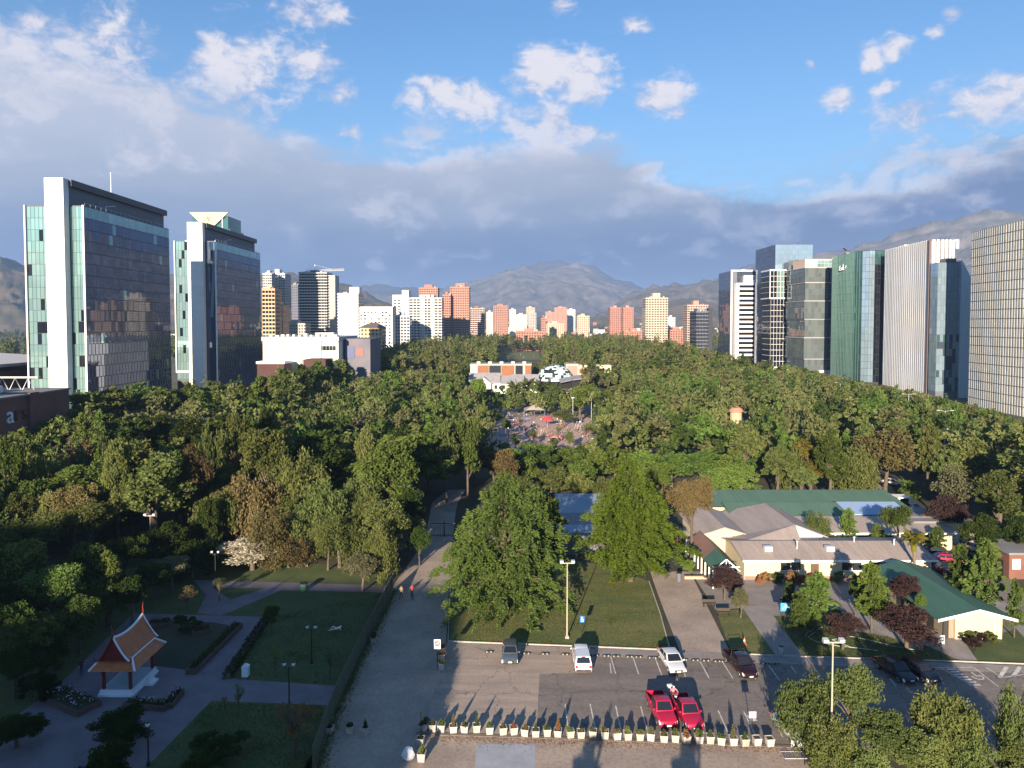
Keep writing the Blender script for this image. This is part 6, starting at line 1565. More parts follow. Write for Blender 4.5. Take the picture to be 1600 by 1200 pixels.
# ------------------------------------------------------------------ fence along the dirt road
m_fm = D.materials.new('fence_mesh'); m_fm.use_nodes = True; nt_ = m_fm.node_tree; bs = nt_.nodes['Principled BSDF']; bs.inputs['Base Color'].default_value = (.085, .10, .062, 1); bs.inputs['Roughness'].default_value = .9
tr_ = nt_.nodes.new('ShaderNodeBsdfTransparent'); mx_ = nt_.nodes.new('ShaderNodeMixShader'); mx_.inputs[0].default_value = .78
nt_.links.new(tr_.outputs[0], mx_.inputs[1]); nt_.links.new(bs.outputs[0], mx_.inputs[2]); nt_.links.new(mx_.outputs[0], nt_.nodes['Material Output'].inputs[0])
fp = [W(614, 922), W(560, 1030), W(520, 1118), W(488, 1210)]
ft_ = thing('mesh_fence', 'green mesh fence on steel posts between the garden and the dirt road', 'fence', fp[0])
m_post = mat('fence_post', (.12, .13, .10), .7)
for a, c in zip(fp[:-1], fp[1:]):
    u = c-a; n_ = max(1, round(u.length/2.6)); 
    for k in range(n_):
        p = a+u*(k/n_)-fp[0]; q = a+u*((k+1)/n_)-fp[0]
        mb = MB(); mb.tube([p, p+Vector((0, 0, 2.25))], .045, 6); mb.build('post', m_post, ft_)
        mb = MB(); mb.obox((p+q)/2+Vector((0, 0, 1.1)), q-p, (q-p).length-.12, .02, 2.0); mb.build('mesh_panel', m_fm, ft_)
        mb = MB(); mb.tube([p+Vector((0, 0, 2.14)), q+Vector((0, 0, 2.14))], .025, 5); mb.build('top_rail', m_post, ft_)
# weeds at its foot
C = []; rng = np.random.default_rng(8)
for a, c in zip(fp[:-1], fp[1:]):
    n_ = int((c-a).length*90); t_ = rng.random(n_); P_ = np.array([a.lerp(c, float(q))[:] for q in t_]); P_[:, 0] += rng.gamma(1.3, .22, n_)+.1; P_[:, 2] = rng.random(n_)*.35*np.exp(-rng.random(n_)); C.append(P_)
C = np.concatenate(C); A, B = orient(rng, len(C), np.tile([0, 0, .9], (len(C), 1)), .22, .10)
tag(put('weeds', diamonds('weeds', C, A, B, L_olive)), 'weeds along the foot of the mesh fence', 'weeds', kind='stuff')
# leaf litter on the strip before the planters
a, c = W(652, 1150), W(1240, 1170); n_ = 2600; t_ = rng.random(n_)
C = np.array([a.lerp(c, float(q))[:] for q in t_]); C[:, 1] -= rng.gamma(1.5, .35, n_)-.3; C[:, 2] = .012+.02*rng.random(n_)
A, B = orient(rng, n_, np.zeros((n_, 3)), .13, .09); A[:, 2] *= .12; B[:, 2] *= .12
tag(put('leaf_litter', diamonds('leaf_litter', C, A, B, L_rust)), 'dry leaf litter along the planter row', 'leaf litter', kind='stuff')

# ------------------------------------------------------------------ planters
m_plan = mat('planter_concrete', (.49, .445, .39), .85, (.33, .295, .25), 2.2, var=.14, fine=.15)
PLV = []
for v in range(5):
    rng = np.random.default_rng(60+v); n_ = 420
    sh = [(.34, .34, .40, 420), (.48, .40, .20, 420), (.20, .20, .62, 300), (.36, .24, .34, 170), (.30, .42, .30, 360)][v]; n_ = sh[3]
    o_ = unit(rng.normal(size=(n_, 3)))*rng.random((n_, 1))**.5*np.array(sh[:3]); o_[:, 2] = np.abs(o_[:, 2])*1.4
    if v == 3: o_[:, 0] += o_[:, 2]*.7
    if v == 4: o_[:, 1] += np.where(rng.random(n_) < .5, -.18, .2); o_[:, 2] *= np.where(o_[:, 1] > 0, 1.5, .7)
    A, B = orient(rng, n_, np.tile([0, 0, .8+(v == 2)*1.5], (n_, 1)), .17+.10*(v == 2), .10-.05*(v == 2)); PLV.append(diamonds('plant', o_, A, B, L_olive))
mb = MB(); h_ = .37; b0 = .31
mb.hexa([(-b0, -b0, 0), (b0, -b0, 0), (b0, b0, 0), (-b0, b0, 0), (-h_, -h_, .72), (h_, -h_, .72), (h_, h_, .72), (-h_, h_, .72)]); BOXM = mb.mesh('box', m_plan)
mb = MB()
for x0, x1, y0_, y1_ in ((-.40, .40, -.40, -.32), (-.40, .40, .32, .40), (-.40, -.32, -.319, .319), (.32, .40, -.319, .319)): mb.box(x0, x1, y0_, y1_, .721, .80)
RIMM = mb.mesh('rim', m_plan)
mb = MB(); mb.box(-.318, .318, -.318, .318, .722, .75); SOILM = mb.mesh('soil', m_soil)
prnd = random.Random(4)
def planter(px, py, label, group, empty=False, leaf=None):
    p = W(px, py); t = thing('planter', label, 'planter', p, prnd.gauss(0, .14), group)
    t.scale = (.84, .84, prnd.uniform(.76, .86)); put('box', BOXM, t); put('rim', RIMM, t); put('soil', SOILM, t)
    if not empty:
        s = prnd.choice((.45, .7, .85, 1.0, 1.25)); o = put('plant', PLV[prnd.randrange(5)], t, (0, 0, .74), prnd.uniform(0, 6), (prnd.uniform(.7, 1.25), prnd.uniform(.7, 1.25), s*1.2))
        o.material_slots[0].link = 'OBJECT'; o.material_slots[0].material = leaf or prnd.choice([L_olive, L_green, L_brown, L_rust, L_grey, L_olive])
    return t
zx = [50,112,170,227,283,335,392,452,505,563,620,681,738,796,858,921,975,1031,1089,1148,1207,1265,1325,1387,1449]
row = [(663,1141),(675.5,1143.5),(689.6,1144),(707.2,1144.5),(725.9,1145),(744,1145.5)]+[(750+x/3.2, 950+(629+x*.0425)/3.2) for x in zx]+[(1241, 1167)]
for i, (x, y) in enumerate(row):
    e = i in (29, 30)
    planter(x+prnd.gauss(0, .8), y-1+prnd.gauss(0, .5), ('bare soil-filled' if e else 'square')+' pale concrete planter, '+ORD[min(i, 29)]+(' last' if i > 29 else '')+' from the left in the long row', 'planter row', e)
planter(657, 1164, 'pale planter just below the left end of the long row', 'loose planters'); planter(659, 1188, 'nearest pale planter at the left, beside the white boulder', 'loose planters')
planter(515, 1146, 'pale planter against the mesh fence, leftmost of three', 'loose planters', leaf=L_dark); planter(546.7, 1144.5, 'pale planter in the middle of three by the fence', 'loose planters', leaf=L_dark); planter(571, 1147, 'pale planter nearest the road of three by the fence', 'loose planters', leaf=L_dark)
planter(690, 1045, 'front planter of three beside the no-parking sign', 'loose planters'); planter(689.5, 1031, 'middle planter of three beside the no-parking sign', 'loose planters', leaf=L_rust); planter(691, 1020, 'rear planter of three beside the no-parking sign', 'loose planters'); planter(584, 1004, 'lone white planter halfway along the mesh fence', 'loose planters', leaf=L_dark)
# boulder
p = W(638, 1186); bt = bmesh.new(); bmesh.ops.create_icosphere(bt, subdivisions=2, radius=.6)
rr = random.Random(6)
for v in bt.verts: v.co = Vector((v.co.x*.95, v.co.y*.7, max(-.05, v.co.z*.95+.42)))*rr.uniform(.86, 1.1)
me = D.meshes.new('boulder'); bt.to_mesh(me); bt.free(); me.materials.append(mat('white_stone', (.66, .67, .70), .8, (.52, .54, .58), 1.5))
tag(put('boulder', me, None, p), 'white boulder on the dirt road beside the nearest planter', 'boulder')

# ------------------------------------------------------------------ lamps and signs
m_pole = mat('pale_pole', (.40, .34, .26), .6); m_black = mat('black_iron', (.014, .014, .016), .5); m_lampg = mat('lamp_glass', (.55, .58, .60), .3)
def flood(label, px, py, h, m=m_pole):
    p = W(px, py); t = thing('floodlight_pole', label, 'lamp pole', p)
    mb = MB(); mb.tube([(0, 0, 0), (0, 0, h)], [.085, .055], 8); mb.build('pole', m, t)
    mb = MB(); mb.box(-.75, .75, -.05, .05, h+.001, h+.1); mb.build('crossarm', m, t)
    for s in (-1, 1):
        mb = MB(); mb.hexa([(s*.62-.2, -.22, h+.102), (s*.62+.2, -.22, h+.102), (s*.62+.2, .12, h+.102), (s*.62-.2, .12, h+.102), (s*.62-.2, -.3, h+.36), (s*.62+.2, -.3, h+.36), (s*.62+.2, .05, h+.42), (s*.62-.2, .05, h+.42)]); hd_ = mb.build('lamp_head', m_alu, t)
        mb = MB(); mb.box(s*.62-.16, s*.62+.16, -.31, -.265, h+.14, h+.34); mb.build('lens', m_lampg, hd_)
    mb = MB(); mb.box(-.2, .2, -.2, .2, 0, .25); mb.build('footing', m_conc2, t)
flood('tall pale floodlight pole at the front edge of the lawn', 886, 997, 8.4)
flood('pale floodlight pole standing in the bottom right tree clump', 1298, 1205, 10.2)
flood('floodlight pole against the dark left wood', 236, 886, 7.4)
flood('pale floodlight pole far left above the acacias', 40, 862, 8.4)
def globe(label, px, py, h, twin=True):
    p = W(px, py); t = thing('globe_lamp', label, 'street lamp', p)
    mb = MB(); mb.lathe([(.16, 0), (.16, .3), (.07, .4), (.055, h-.5), (.09, h-.45), (.04, h-.3)], n=10); mb.build('post', m_black, t)
    for s in ((-1, 1) if twin else (0,)):
        mb = MB(); mb.tube([(0, 0, h-.45), (s*.25, 0, h-.5), (s*.42, 0, h-.3)], .025, 5); mb.build('arm', m_black, t)
        mb = MB(); mb.lathe([(.05, h-.3), (.16, h-.2), (.18, h-.08), (.12, h+.04), (.03, h+.08)], (s*.42, 0, 0), 10); g_ = mb.build('globe', m_lampg, t, True)
        mb = MB(); mb.lathe([(.14, h+.03), (.02, h+.14)], (s*.42, 0, 0), 8); mb.build('cap', m_black, g_)
globe('black twin-globe lamp where the garden walk forks', 337, 918, 4.9); globe('black twin-globe lamp at the lawn edge in the lower garden', 452, 1103, 4.0); globe('black twin-globe lamp in the middle of the shaded lawn', 487, 1036, 3.9)
globe('black lamp post at the bottom of the garden below the temple', 232, 1196, 3.4, False)
def avenue(label, px, ytop, h, banner=None):
    p = W(px, ytop, h); t = thing('avenue_lamp', label, 'street lamp', (p.x, p.y, 0))
    mb = MB(); mb.tube([(0, 0, 0), (0, 0, h)], [.13, .07], 7); mb.build('pole', m_alu, t)
    for s in (-1, 1):
        mb = MB(); mb.tube([(0, 0, h-.1), (s*1.6, 0, h+.1)], .05, 5); mb.box(s*1.9-.35, s*1.9+.35, -.12, .12, h+.05, h+.2); mb.build('lamp_arm', m_alu, t)
    if banner:
        mb = MB(); mb.box(.15, 1.15, -.03, .03, h-7.2, h-4.2); bn_ = mb.build('banner', mat('banner_white', (.70, .72, .75), .7), t)
        mb = MB(); mb.box(.25, 1.05, -.05, -.031, h-6.3, h-5.2); mb.build('banner_print', mat(banner, (.10, .18, .42), .7), bn_)
avenue('tall avenue lamp with banner at the right above the tree tops', 1477, 642, 12, 'banner_blue'); avenue('tall avenue lamp with banner before the green glass tower', 1313, 598, 12, 'banner_blue')
avenue('thin avenue lamp before the white finned tower', 1420, 616, 12); avenue('thin avenue lamp in the brown trees on the right', 1363, 644, 11)
def sign(name, label, px, py, h, w, bh, m, face, pole=m_black, back=False):
    p = W(px, py); t = thing(name, label, 'sign', p)
    mb = MB(); mb.tube([(0, 0, 0), (0, 0, h)], .035, 6); mb.build('post', pole, t)
    mb = MB(); mb.box(-w/2, w/2, -.07, -.036, h-bh, h+.02); bd_ = mb.build('board', m, t)
    for nm, mm, fn in face: 
        q = MB(); fn(q, h-bh/2); q.build(nm, mm, bd_)
    return t
m_sb = mat('sign_blue', (.03, .16, .50), .5); m_sw = mat('sign_white', (.75, .75, .75), .5); m_sr = mat('sign_red', (.45, .03, .03), .5); m_sk = mat('sign_black', (.02, .02, .02), .5)
def ring(q, zc, r0, r1, y=-.074, n=20, x=0):
    for k in range(n):
        a0, a1 = 2*math.pi*k/n, 2*math.pi*(k+1)/n
        q.face([(x+math.cos(a)*r, y, zc+math.sin(a)*r) for a, r in ((a0, r0), (a1, r0), (a1, r1), (a0, r1))])
def bar(q, x0, z0, x1, z1, w, y=-.0745):
    u = Vector((x1-x0, 0, z1-z0)).normalized(); n = Vector((-u.z, 0, u.x))*w/2; a = Vector((x0, y, z0)); b_ = Vector((x1, y, z1)); q.face([a-n, b_-n, b_+n, a+n])
def wheelc(q, zc): ring(q, zc-.1, .10, .15, x=.02); bar(q, -.03, zc+.02, -.03, zc+.16, .06); bar(q, -.03, zc, .12, zc, .05, -.0755); ring(q, zc+.22, 0, .05, x=-.03)
sign('parking_sign', 'blue wheelchair parking sign on the front lawn beside the tall pole', 909.5, 989, 1.95, .5, .72, m_sb, [('emblem', m_sw, wheelc)])
def nopark(q, zc): ring(q, zc+.08, .17, .28); bar(q, -.17, zc+.25, .17, zc-.09, .06)
def letE(q, zc): bar(q, -.07, zc-.06, -.07, zc+.22, .05, -.0735); bar(q, -.07, zc+.2, .09, zc+.2, .05, -.0736); bar(q, -.07, zc+.08, .07, zc+.08, .05, -.0737); bar(q, -.07, zc-.04, .09, zc-.04, .05, -.0738)
def lines(q, zc): bar(q, -.2, zc-.3, .2, zc-.3, .05)
sign('no_parking_sign', 'no-parking sign with red ring beside the three planters at the road', 683.5, 1043, 2.9, .66, .95, m_sw, [('ring', m_sr, nopark), ('letter', m_sk, letE), ('text_line', m_sr, lines)])
sign('prohibition_sign', 'white prohibition sign with dark ring before the green-roofed hall', 1470, 1031, 2.6, .62, .90, m_sw, [('ring', m_sk, nopark), ('letter', m_sk, letE), ('text_line', m_sk, lines)])
def fig(q, zc): bar(q, -.3, zc-.2, -.05, zc+.1, .12); bar(q, .05, zc-.25, .25, zc+.15, .14); ring(q, zc+.2, 0, .1, x=.1)
sign('information_sign', 'bright blue information board in the courtyard', 1226, 978, 2.7, 1.05, .95, mat('sign_cyan', (.05, .34, .70), .5), [('picture', m_sw, fig)])
t = sign('bay_sign', 'sign seen from behind at the planter row, right of the red pickups', 1175, 1157, 2.5, .62, .55, mat('sign_back', (.42, .42, .42), .5), [])
sign('garden_sign', 'small low sign post on the shaded lawn', 351, 1104, .9, .5, .35, mat('sign_wood', (.16, .10, .07), .8), [])
sign('garden_sign', 'thin post at the left end of the planter row', 658, 1146, 1.9, .2, .3, m_sk, [])
# bins, cone, grate
def bin_(label, px, py, r, h, m, lid=True):
    t = thing('litter_bin', label, 'bin', W(px, py)); mb = MB(); mb.lathe([(r*.85, 0), (r, h*.9)], n=12); mb.build('drum', m, t)
    mb = MB(); mb.lathe([(r*1.08, h*.902), (r*1.08, h*.95), (r*.5, h)], n=12); mb.build('lid', m_black, t)
bin_('dark litter bin at the head of the footpath', 1061, 908, .35, 1.25, m_grey); bin_('small grey litter bin beside the diagonal walk', 1220, 1021, .26, .85, m_alu); bin_('green litter bin on the garden walk', 475, 923, .5, 1.1, mat('bin_green', (.03, .09, .06), .6))
t = thing('box_bin', 'white box bin with pointed lid on the shaded lawn', 'bin', W(384, 1056)); mb = MB(); mb.box(-.3, .3, -.3, .3, 0, 1.0); mb.build('box', m_twh, t)
mb = MB(); mb.hexa([(-.34, -.34, 1.001), (.34, -.34, 1.001), (.34, .34, 1.001), (-.34, .34, 1.001), (-.02, -.02, 1.3), (.02, -.02, 1.3), (.02, .02, 1.3), (-.02, .02, 1.3)]); mb.build('lid', m_alu, t)
t = thing('traffic_cone', 'orange traffic cone on the small side lawn', 'traffic cone', W(1163, 1007)); mb = MB(); mb.box(-.25, .25, -.25, .25, 0, .05); mb.build('foot', mat('cone_orange', (.62, .12, .03), .6), t)
mb = MB(); mb.lathe([(.18, .051), (.10, .42)], n=12); mb.build('lower_cone', MAT['cone_orange'], t); mb = MB(); mb.lathe([(.10, .421), (.075, .56)], n=12); mb.build('white_band', m_sw, t); mb = MB(); mb.lathe([(.075, .561), (.03, .8)], n=12); mb.build('tip', MAT['cone_orange'], t)
t = thing('drain_grate', 'rectangular drain grate at the right end of the planter row', 'grate', W(1240, 1180)); mb = MB(); mb.box(-.9, .9, -.5, -.42, 0.004, .05); mb.box(-.9, .9, .42, .5, 0.004, .05); mb.build('frame', m_alu, t)
for k in range(9):
    mb = MB(); mb.box(-.88+k*.21, -.78+k*.21, -.419, .419, .01, .04); mb.build('bar', m_grey, t)
t = thing('timber_trestle', 'small bare timber trestle at the end of the planter row', 'trestle', W(1268, 1172)); m_wd = mat('bare_timber', (.30, .22, .14), .9)
for a, c in (((-.7, 0, 0), (0, 0, 1.2)), ((.7, 0, 0), (0, 0, 1.2)), ((-.7, .6, 0), (0, .6, 1.2)), ((.7, .6, 0), (0, .6, 1.2)), ((0, -.1, 1.2), (0, .7, 1.2)), ((-.4, 0, .5), (.4, 0, .5)), ((-.6, .3, .15), (.9, .3, .15))):
    mb = MB(); mb.tube([a, c], .05, 4); mb.build('beam', m_wd, t)
# wheel stops
m_rub = mat('rubber_black', (.02, .02, .02), .8); m_yl = mat('stop_stripe', (.26, .23, .17), .7)
mb = MB(); mb.hexa([(-.45, -.08, 0), (.45, -.08, 0), (.45, .08, 0), (-.45, .08, 0), (-.42, -.04, .12), (.42, -.04, .12), (.42, .04, .12), (-.42, .04, .12)]); STM = mb.mesh('bar', m_rub)
mb = MB(); mb.hexa([(-.07, -.085, 0), (.07, -.085, 0), (.07, -.081, 0), (-.07, -.081, 0), (-.07, -.05, .125), (.07, -.05, .125), (.07, .045, .125), (-.07, .045, .125)]); STS = mb.mesh('stripe', m_yl)
ws = [(45,222),(232,230),(325,232),(425,235),(575,240),(632,242),(680,244),(748,246),(792,248),(858,251),(888,252),(1020,262),(1077,264),(1130,266),(1187,269),(1222,271),(1357,276),(1425,280),(1475,282)]
for i, (x, y) in enumerate(ws):
    t = thing('wheel_stop', 'black rubber wheel stop, '+ORD[i]+' from the left along the parking bays', 'wheel stop', W(750+x/3.2, 950+y/3.2)+Vector((0, 0, .018)), 0, 'wheel stops'); put('bar', STM, t); put('stripe', STS, t, (-.22, 0, 0)); put('stripe', STS, t, (.22, 0, 0))
# garden hose on the court lawn
hp = [W(x, y)+Vector((0, 0, .03)) for x, y in [(1258,995),(1262,988),(1285,980),(1262,996),(1275,1003),(1310,1010),(1350,1014),(1372,1017),(1330,1012),(1300,1000),(1330,995),(1365,1002),(1395,1010),(1430,1016)]]
mb = MB(); mb.tube(hp, .045, 4); tag(mb.build('garden_hose', mat('hose_pale', (.35, .40, .33), .6)), 'pale garden hose lying in loops on the courtyard lawn', 'hose')
# folded umbrellas by the entrance
for i, (x, y, m_, lab) in enumerate(((1072, 872, m_wt, 'folded white parasol left of the entrance walkway, nearer one'), (1089, 868, m_wt, 'folded white parasol left of the entrance walkway, farther one'), (1058, 868, m_sr, 'folded red parasol beside the white ones'))):
    t = thing('folded_parasol', lab, 'parasol', W(x, y)); mb = MB(); mb.tube([(0, 0, 0), (0, 0, 2.9)], .03, 6); mb.build('pole', m_alu, t); mb = MB(); mb.lathe([(.18, 1.0), (.16, 1.6), (.08, 2.5), (.02, 2.85)], n=8); mb.build('cloth', m_, t)
t = thing('low_wall', 'orange-edged low steps wall at the entrance', 'wall', W(1095, 905)); mb = MB(); mb.box(-2.2, 2.2, 0, .25, 0, .35); mb.build('wall', m_beige, t); mb = MB(); mb.box(-2.25, 2.25, -.03, .28, .351, .42); mb.build('coping', mat('orange_coping', (.45, .20, .07), .8), t)
m_dbw = mat('bench_wood', (.055, .04, .03), .8)
for i, (x, y, lab) in enumerate(((1108, 948, 'dark bench beside the footpath kerb'), (1131, 962, 'dark bench below the purple plum tree'), (1238, 955, 'dark bench below the blue board'))):
    t = thing('park_bench', lab, 'bench', W(x, y)); mb = MB(); mb.box(-.8, .8, -.2, .2, .40, .46); mb.build('seat', m_dbw, t); mb = MB(); mb.box(-.8, .8, .2, .25, .5, .85); mb.build('backrest', m_dbw, t)
    for s in (-.65, .65): mb = MB(); mb.box(s-.04, s+.04, -.18, .22, 0, .399); mb.build('leg', m_black, t)
# playground equipment
t = thing('red_parasol', 'open red parasol in the playground', 'parasol', P(855, 662, 238)*1.0); t.location.z = 0
mb = MB(); mb.tube([(0, 0, 0), (0, 0, 3.0)], .05, 6); mb.build('pole', m_alu, t); mb = MB(); mb.lathe([(2.3, 2.4), (1.5, 3.0), (.6, 3.5), (.05, 3.7)], n=10); mb.build('canopy', mat('parasol_red', (.55, .05, .06), .7), t)
cols = [(.45, .05, .05), (.08, .12, .30), (.50, .30, .08), (.40, .38, .36)]
for i, (x, y) in enumerate([(800, 668), (822, 660), (880, 664), (905, 672), (930, 676), (780, 680), (848, 682), (795, 655), (868, 690)]):
    t = thing('play_frame', 'steel climbing frame on the sand, '+ORD[i]+' of the play frames', 'play frame', W(x, y), i*.7, 'play frames'); m_ = mat('play_paint_%d' % (i % 4), cols[i % 4], .5)
    for a in range(3):
        mb = MB(); mb.tube([(-1.5+a*1.5, -1, 0), (-1.5+a*1.5, 0, 2.6), (-1.5+a*1.5, 1, 0)], .06, 5); mb.build('arch', m_, t)
    mb = MB(); mb.tube([(-1.5, 0, 2.6), (1.5, 0, 2.6)], .06, 5); mb.tube([(-1.5, -.5, 1.3), (1.5, -.5, 1.3)], .05, 5); mb.tube([(-1.5, .5, 1.3), (1.5, .5, 1.3)], .05, 5); mb.build('cross_bar', m_alu, t)
    mb = MB(); mb.box(-.5, .5, .2, 2.6, .5, .58); mb.build('slide', m_, t)
for i, x in enumerate((895, 924)):
    t = thing('light_mast', 'thin pale light mast rising from the playground, '+('left' if i == 0 else 'right')+' one', 'lamp pole', W(x, 662)); mb = MB(); mb.tube([(0, 0, 0), (0, 0, 9)], .09, 6); mb.build('mast', m_alu, t); mb = MB(); mb.box(-.5, .5, -.2, .2, 9.001, 9.25); mb.build('lamp_head', m_alu, t)

# tufts and fallen leaves that roughen the lawns
def pip(x, y, poly):
    c = False; n = len(poly)
    for i in range(n):
        (x0, y0), (x1, y1) = poly[i], poly[i-1]
        if (y0 > y) != (y1 > y) and x < (x1-x0)*(y-y0)/(y1-y0)+x0: c = not c
    return c
L_tuft = leafmat('grass_tuft', (.045, .070, .014), (.125, .125, .036), var=0.0)
def tufts(label, pix, n, seed, size=.16, leaf=None, hgt=.10):
    poly = [tuple(W(*p).xy) for p in pix]; xs = [p[0] for p in poly]; ys = [p[1] for p in poly]; rnd = random.Random(seed); P_ = []
    cl = [(rnd.uniform(min(xs), max(xs)), rnd.uniform(min(ys), max(ys)), rnd.uniform(.5, 2.6)) for k in range(max(8, n//130))]
    while len(P_) < n:
        a = rnd.choice(cl); x, y = (rnd.gauss(a[0], a[2]), rnd.gauss(a[1], a[2]*.7)) if rnd.random() < .65 else (rnd.uniform(min(xs), max(xs)), rnd.uniform(min(ys), max(ys)))
        if pip(x, y, poly): P_.append((x, y, .012+rnd.random()*hgt*.5))
    rg = np.random.default_rng(seed); C = np.array(P_); A, B = orient(rg, n, np.tile([0, 0, .5], (n, 1)), size, size*.55)
    tag(put('grass_tufts', diamonds('grass_tufts', C, A, B, leaf or L_tuft)), label, 'grass', kind='stuff')
tufts('rough grass tufts over the front lawn', [(702,1001),(1046,1015),(1032,960),(1014,908),(950,885),(860,868),(708,872)], 9000, 1)
tufts('rough grass tufts over the shaded garden lawn', [(352,1062),(418,966),(604,926),(540,1070)], 5000, 2)
tufts('rough grass tufts on the lower garden lawn', [(330,1098),(510,1104),(490,1200),(235,1200)], 3500, 3)
tufts('rough grass tufts on the courtyard lawn', [(1204,962),(1300,966),(1330,985),(1440,1005),(1494,1030),(1260,1029)], 3000, 4)
tufts('dry leaves blown over the dirt road edge', [(690,1140),(700,1000),(706,870),(716,870),(712,1000),(740,1140)], 500, 5, .12, L_rust, .02)
tufts('dry leaves blown along the car park kerb', [(700,1003),(1046,1017),(1225,1028),(1225,1040),(930,1030),(700,1014)], 700, 6, .11, L_rust, .02)
# ------------------------------------------------------------------ vehicles
def paint(name, c, rough=.28, metal=.2):
    m = mat(name, c, rough, tuple(v*.93 for v in c), 1.2, metal=metal); m.node_tree.nodes['Principled BSDF'].inputs['Coat Weight'].default_value = .5; return m
m_tyre = mat('tyre', (.018, .018, .018), .9); m_rim = mat('alloy_rim', (.45, .45, .46), .35, metal=.7); m_glass = mat('car_glass', (.012, .014, .018), .06, spec=.8)
m_hl = mat('headlamp', (.75, .76, .78), .1); m_tl = mat('tail_lamp', (.35, .02, .02), .2); m_pl = mat('number_plate', (.75, .75, .72), .5); m_blk = mat('black_trim', (.015, .015, .016), .6)
def lathe_x(mb, prof, x0, c, n=16):
    k0 = len(mb.v)
    for (r, dx) in prof:
        for j in range(n):
            th = 2*math.pi*j/n; mb.v.append((x0+dx, c[0]+r*math.cos(th), c[1]+r*math.sin(th)))
    for i in range(len(prof)-1):
        for j in range(n):
            a = k0+i*n+j; b_ = k0+i*n+(j+1) % n; mb.f.append((a, b_, b_+n, a+n)); mb.m.append(0)
    mb.f.append(tuple(k0+j for j in range(n))); mb.m.append(0); e = k0+(len(prof)-1)*n; mb.f.append(tuple(e+j for j in range(n))); mb.m.append(0)
SHAPE = {  # belt profile (t along the length from the nose, top height, half width share), cabin base/top spans
 'sedan': dict(L=4.55, W=1.76, H=1.46, belt=[(0, .52, .78), (.02, .62, .88), (.10, .74, .96), (.27, .90, 1), (.5, .93, 1), (.75, .96, 1), (.9, .98, .97), (.98, .88, .90), (1, .62, .82)], cb=(.25, .87), ct=(.42, .70)),
 'hatch': dict(L=3.95, W=1.68, H=1.45, belt=[(0, .52, .80), (.02, .62, .90), (.10, .76, .97), (.27, .92, 1), (.6, .95, 1), (.92, .98, .97), (1, .70, .86)], cb=(.25, .97), ct=(.42, .84)),
 'suv': dict(L=4.6, W=1.86, H=1.72, belt=[(0, .60, .80), (.02, .78, .90), (.10, .96, .97), (.26, 1.06, 1), (.6, 1.10, 1), (.94, 1.12, .97), (1, .80, .88)], cb=(.25, .98), ct=(.40, .90)),
 'pickup': dict(L=5.25, W=1.86, H=1.80, belt=[(0, .62, .82), (.02, .82, .92), (.10, 1.00, .98), (.27, 1.10, 1), (.60, 1.12, 1), (.605, .62, 1), (.98, .62, .98), (1, .60, .95)], cb=(.25, .61), ct=(.37, .57)),
 'van': dict(L=4.4, W=1.72, H=1.90, belt=[(0, .62, .82), (.02, .8, .92), (.10, .96, .98), (.2, 1.06, 1), (.6, 1.08, 1), (.96, 1.10, .97), (1, .80, .9)], cb=(.20, .99), ct=(.34, .96)),
}
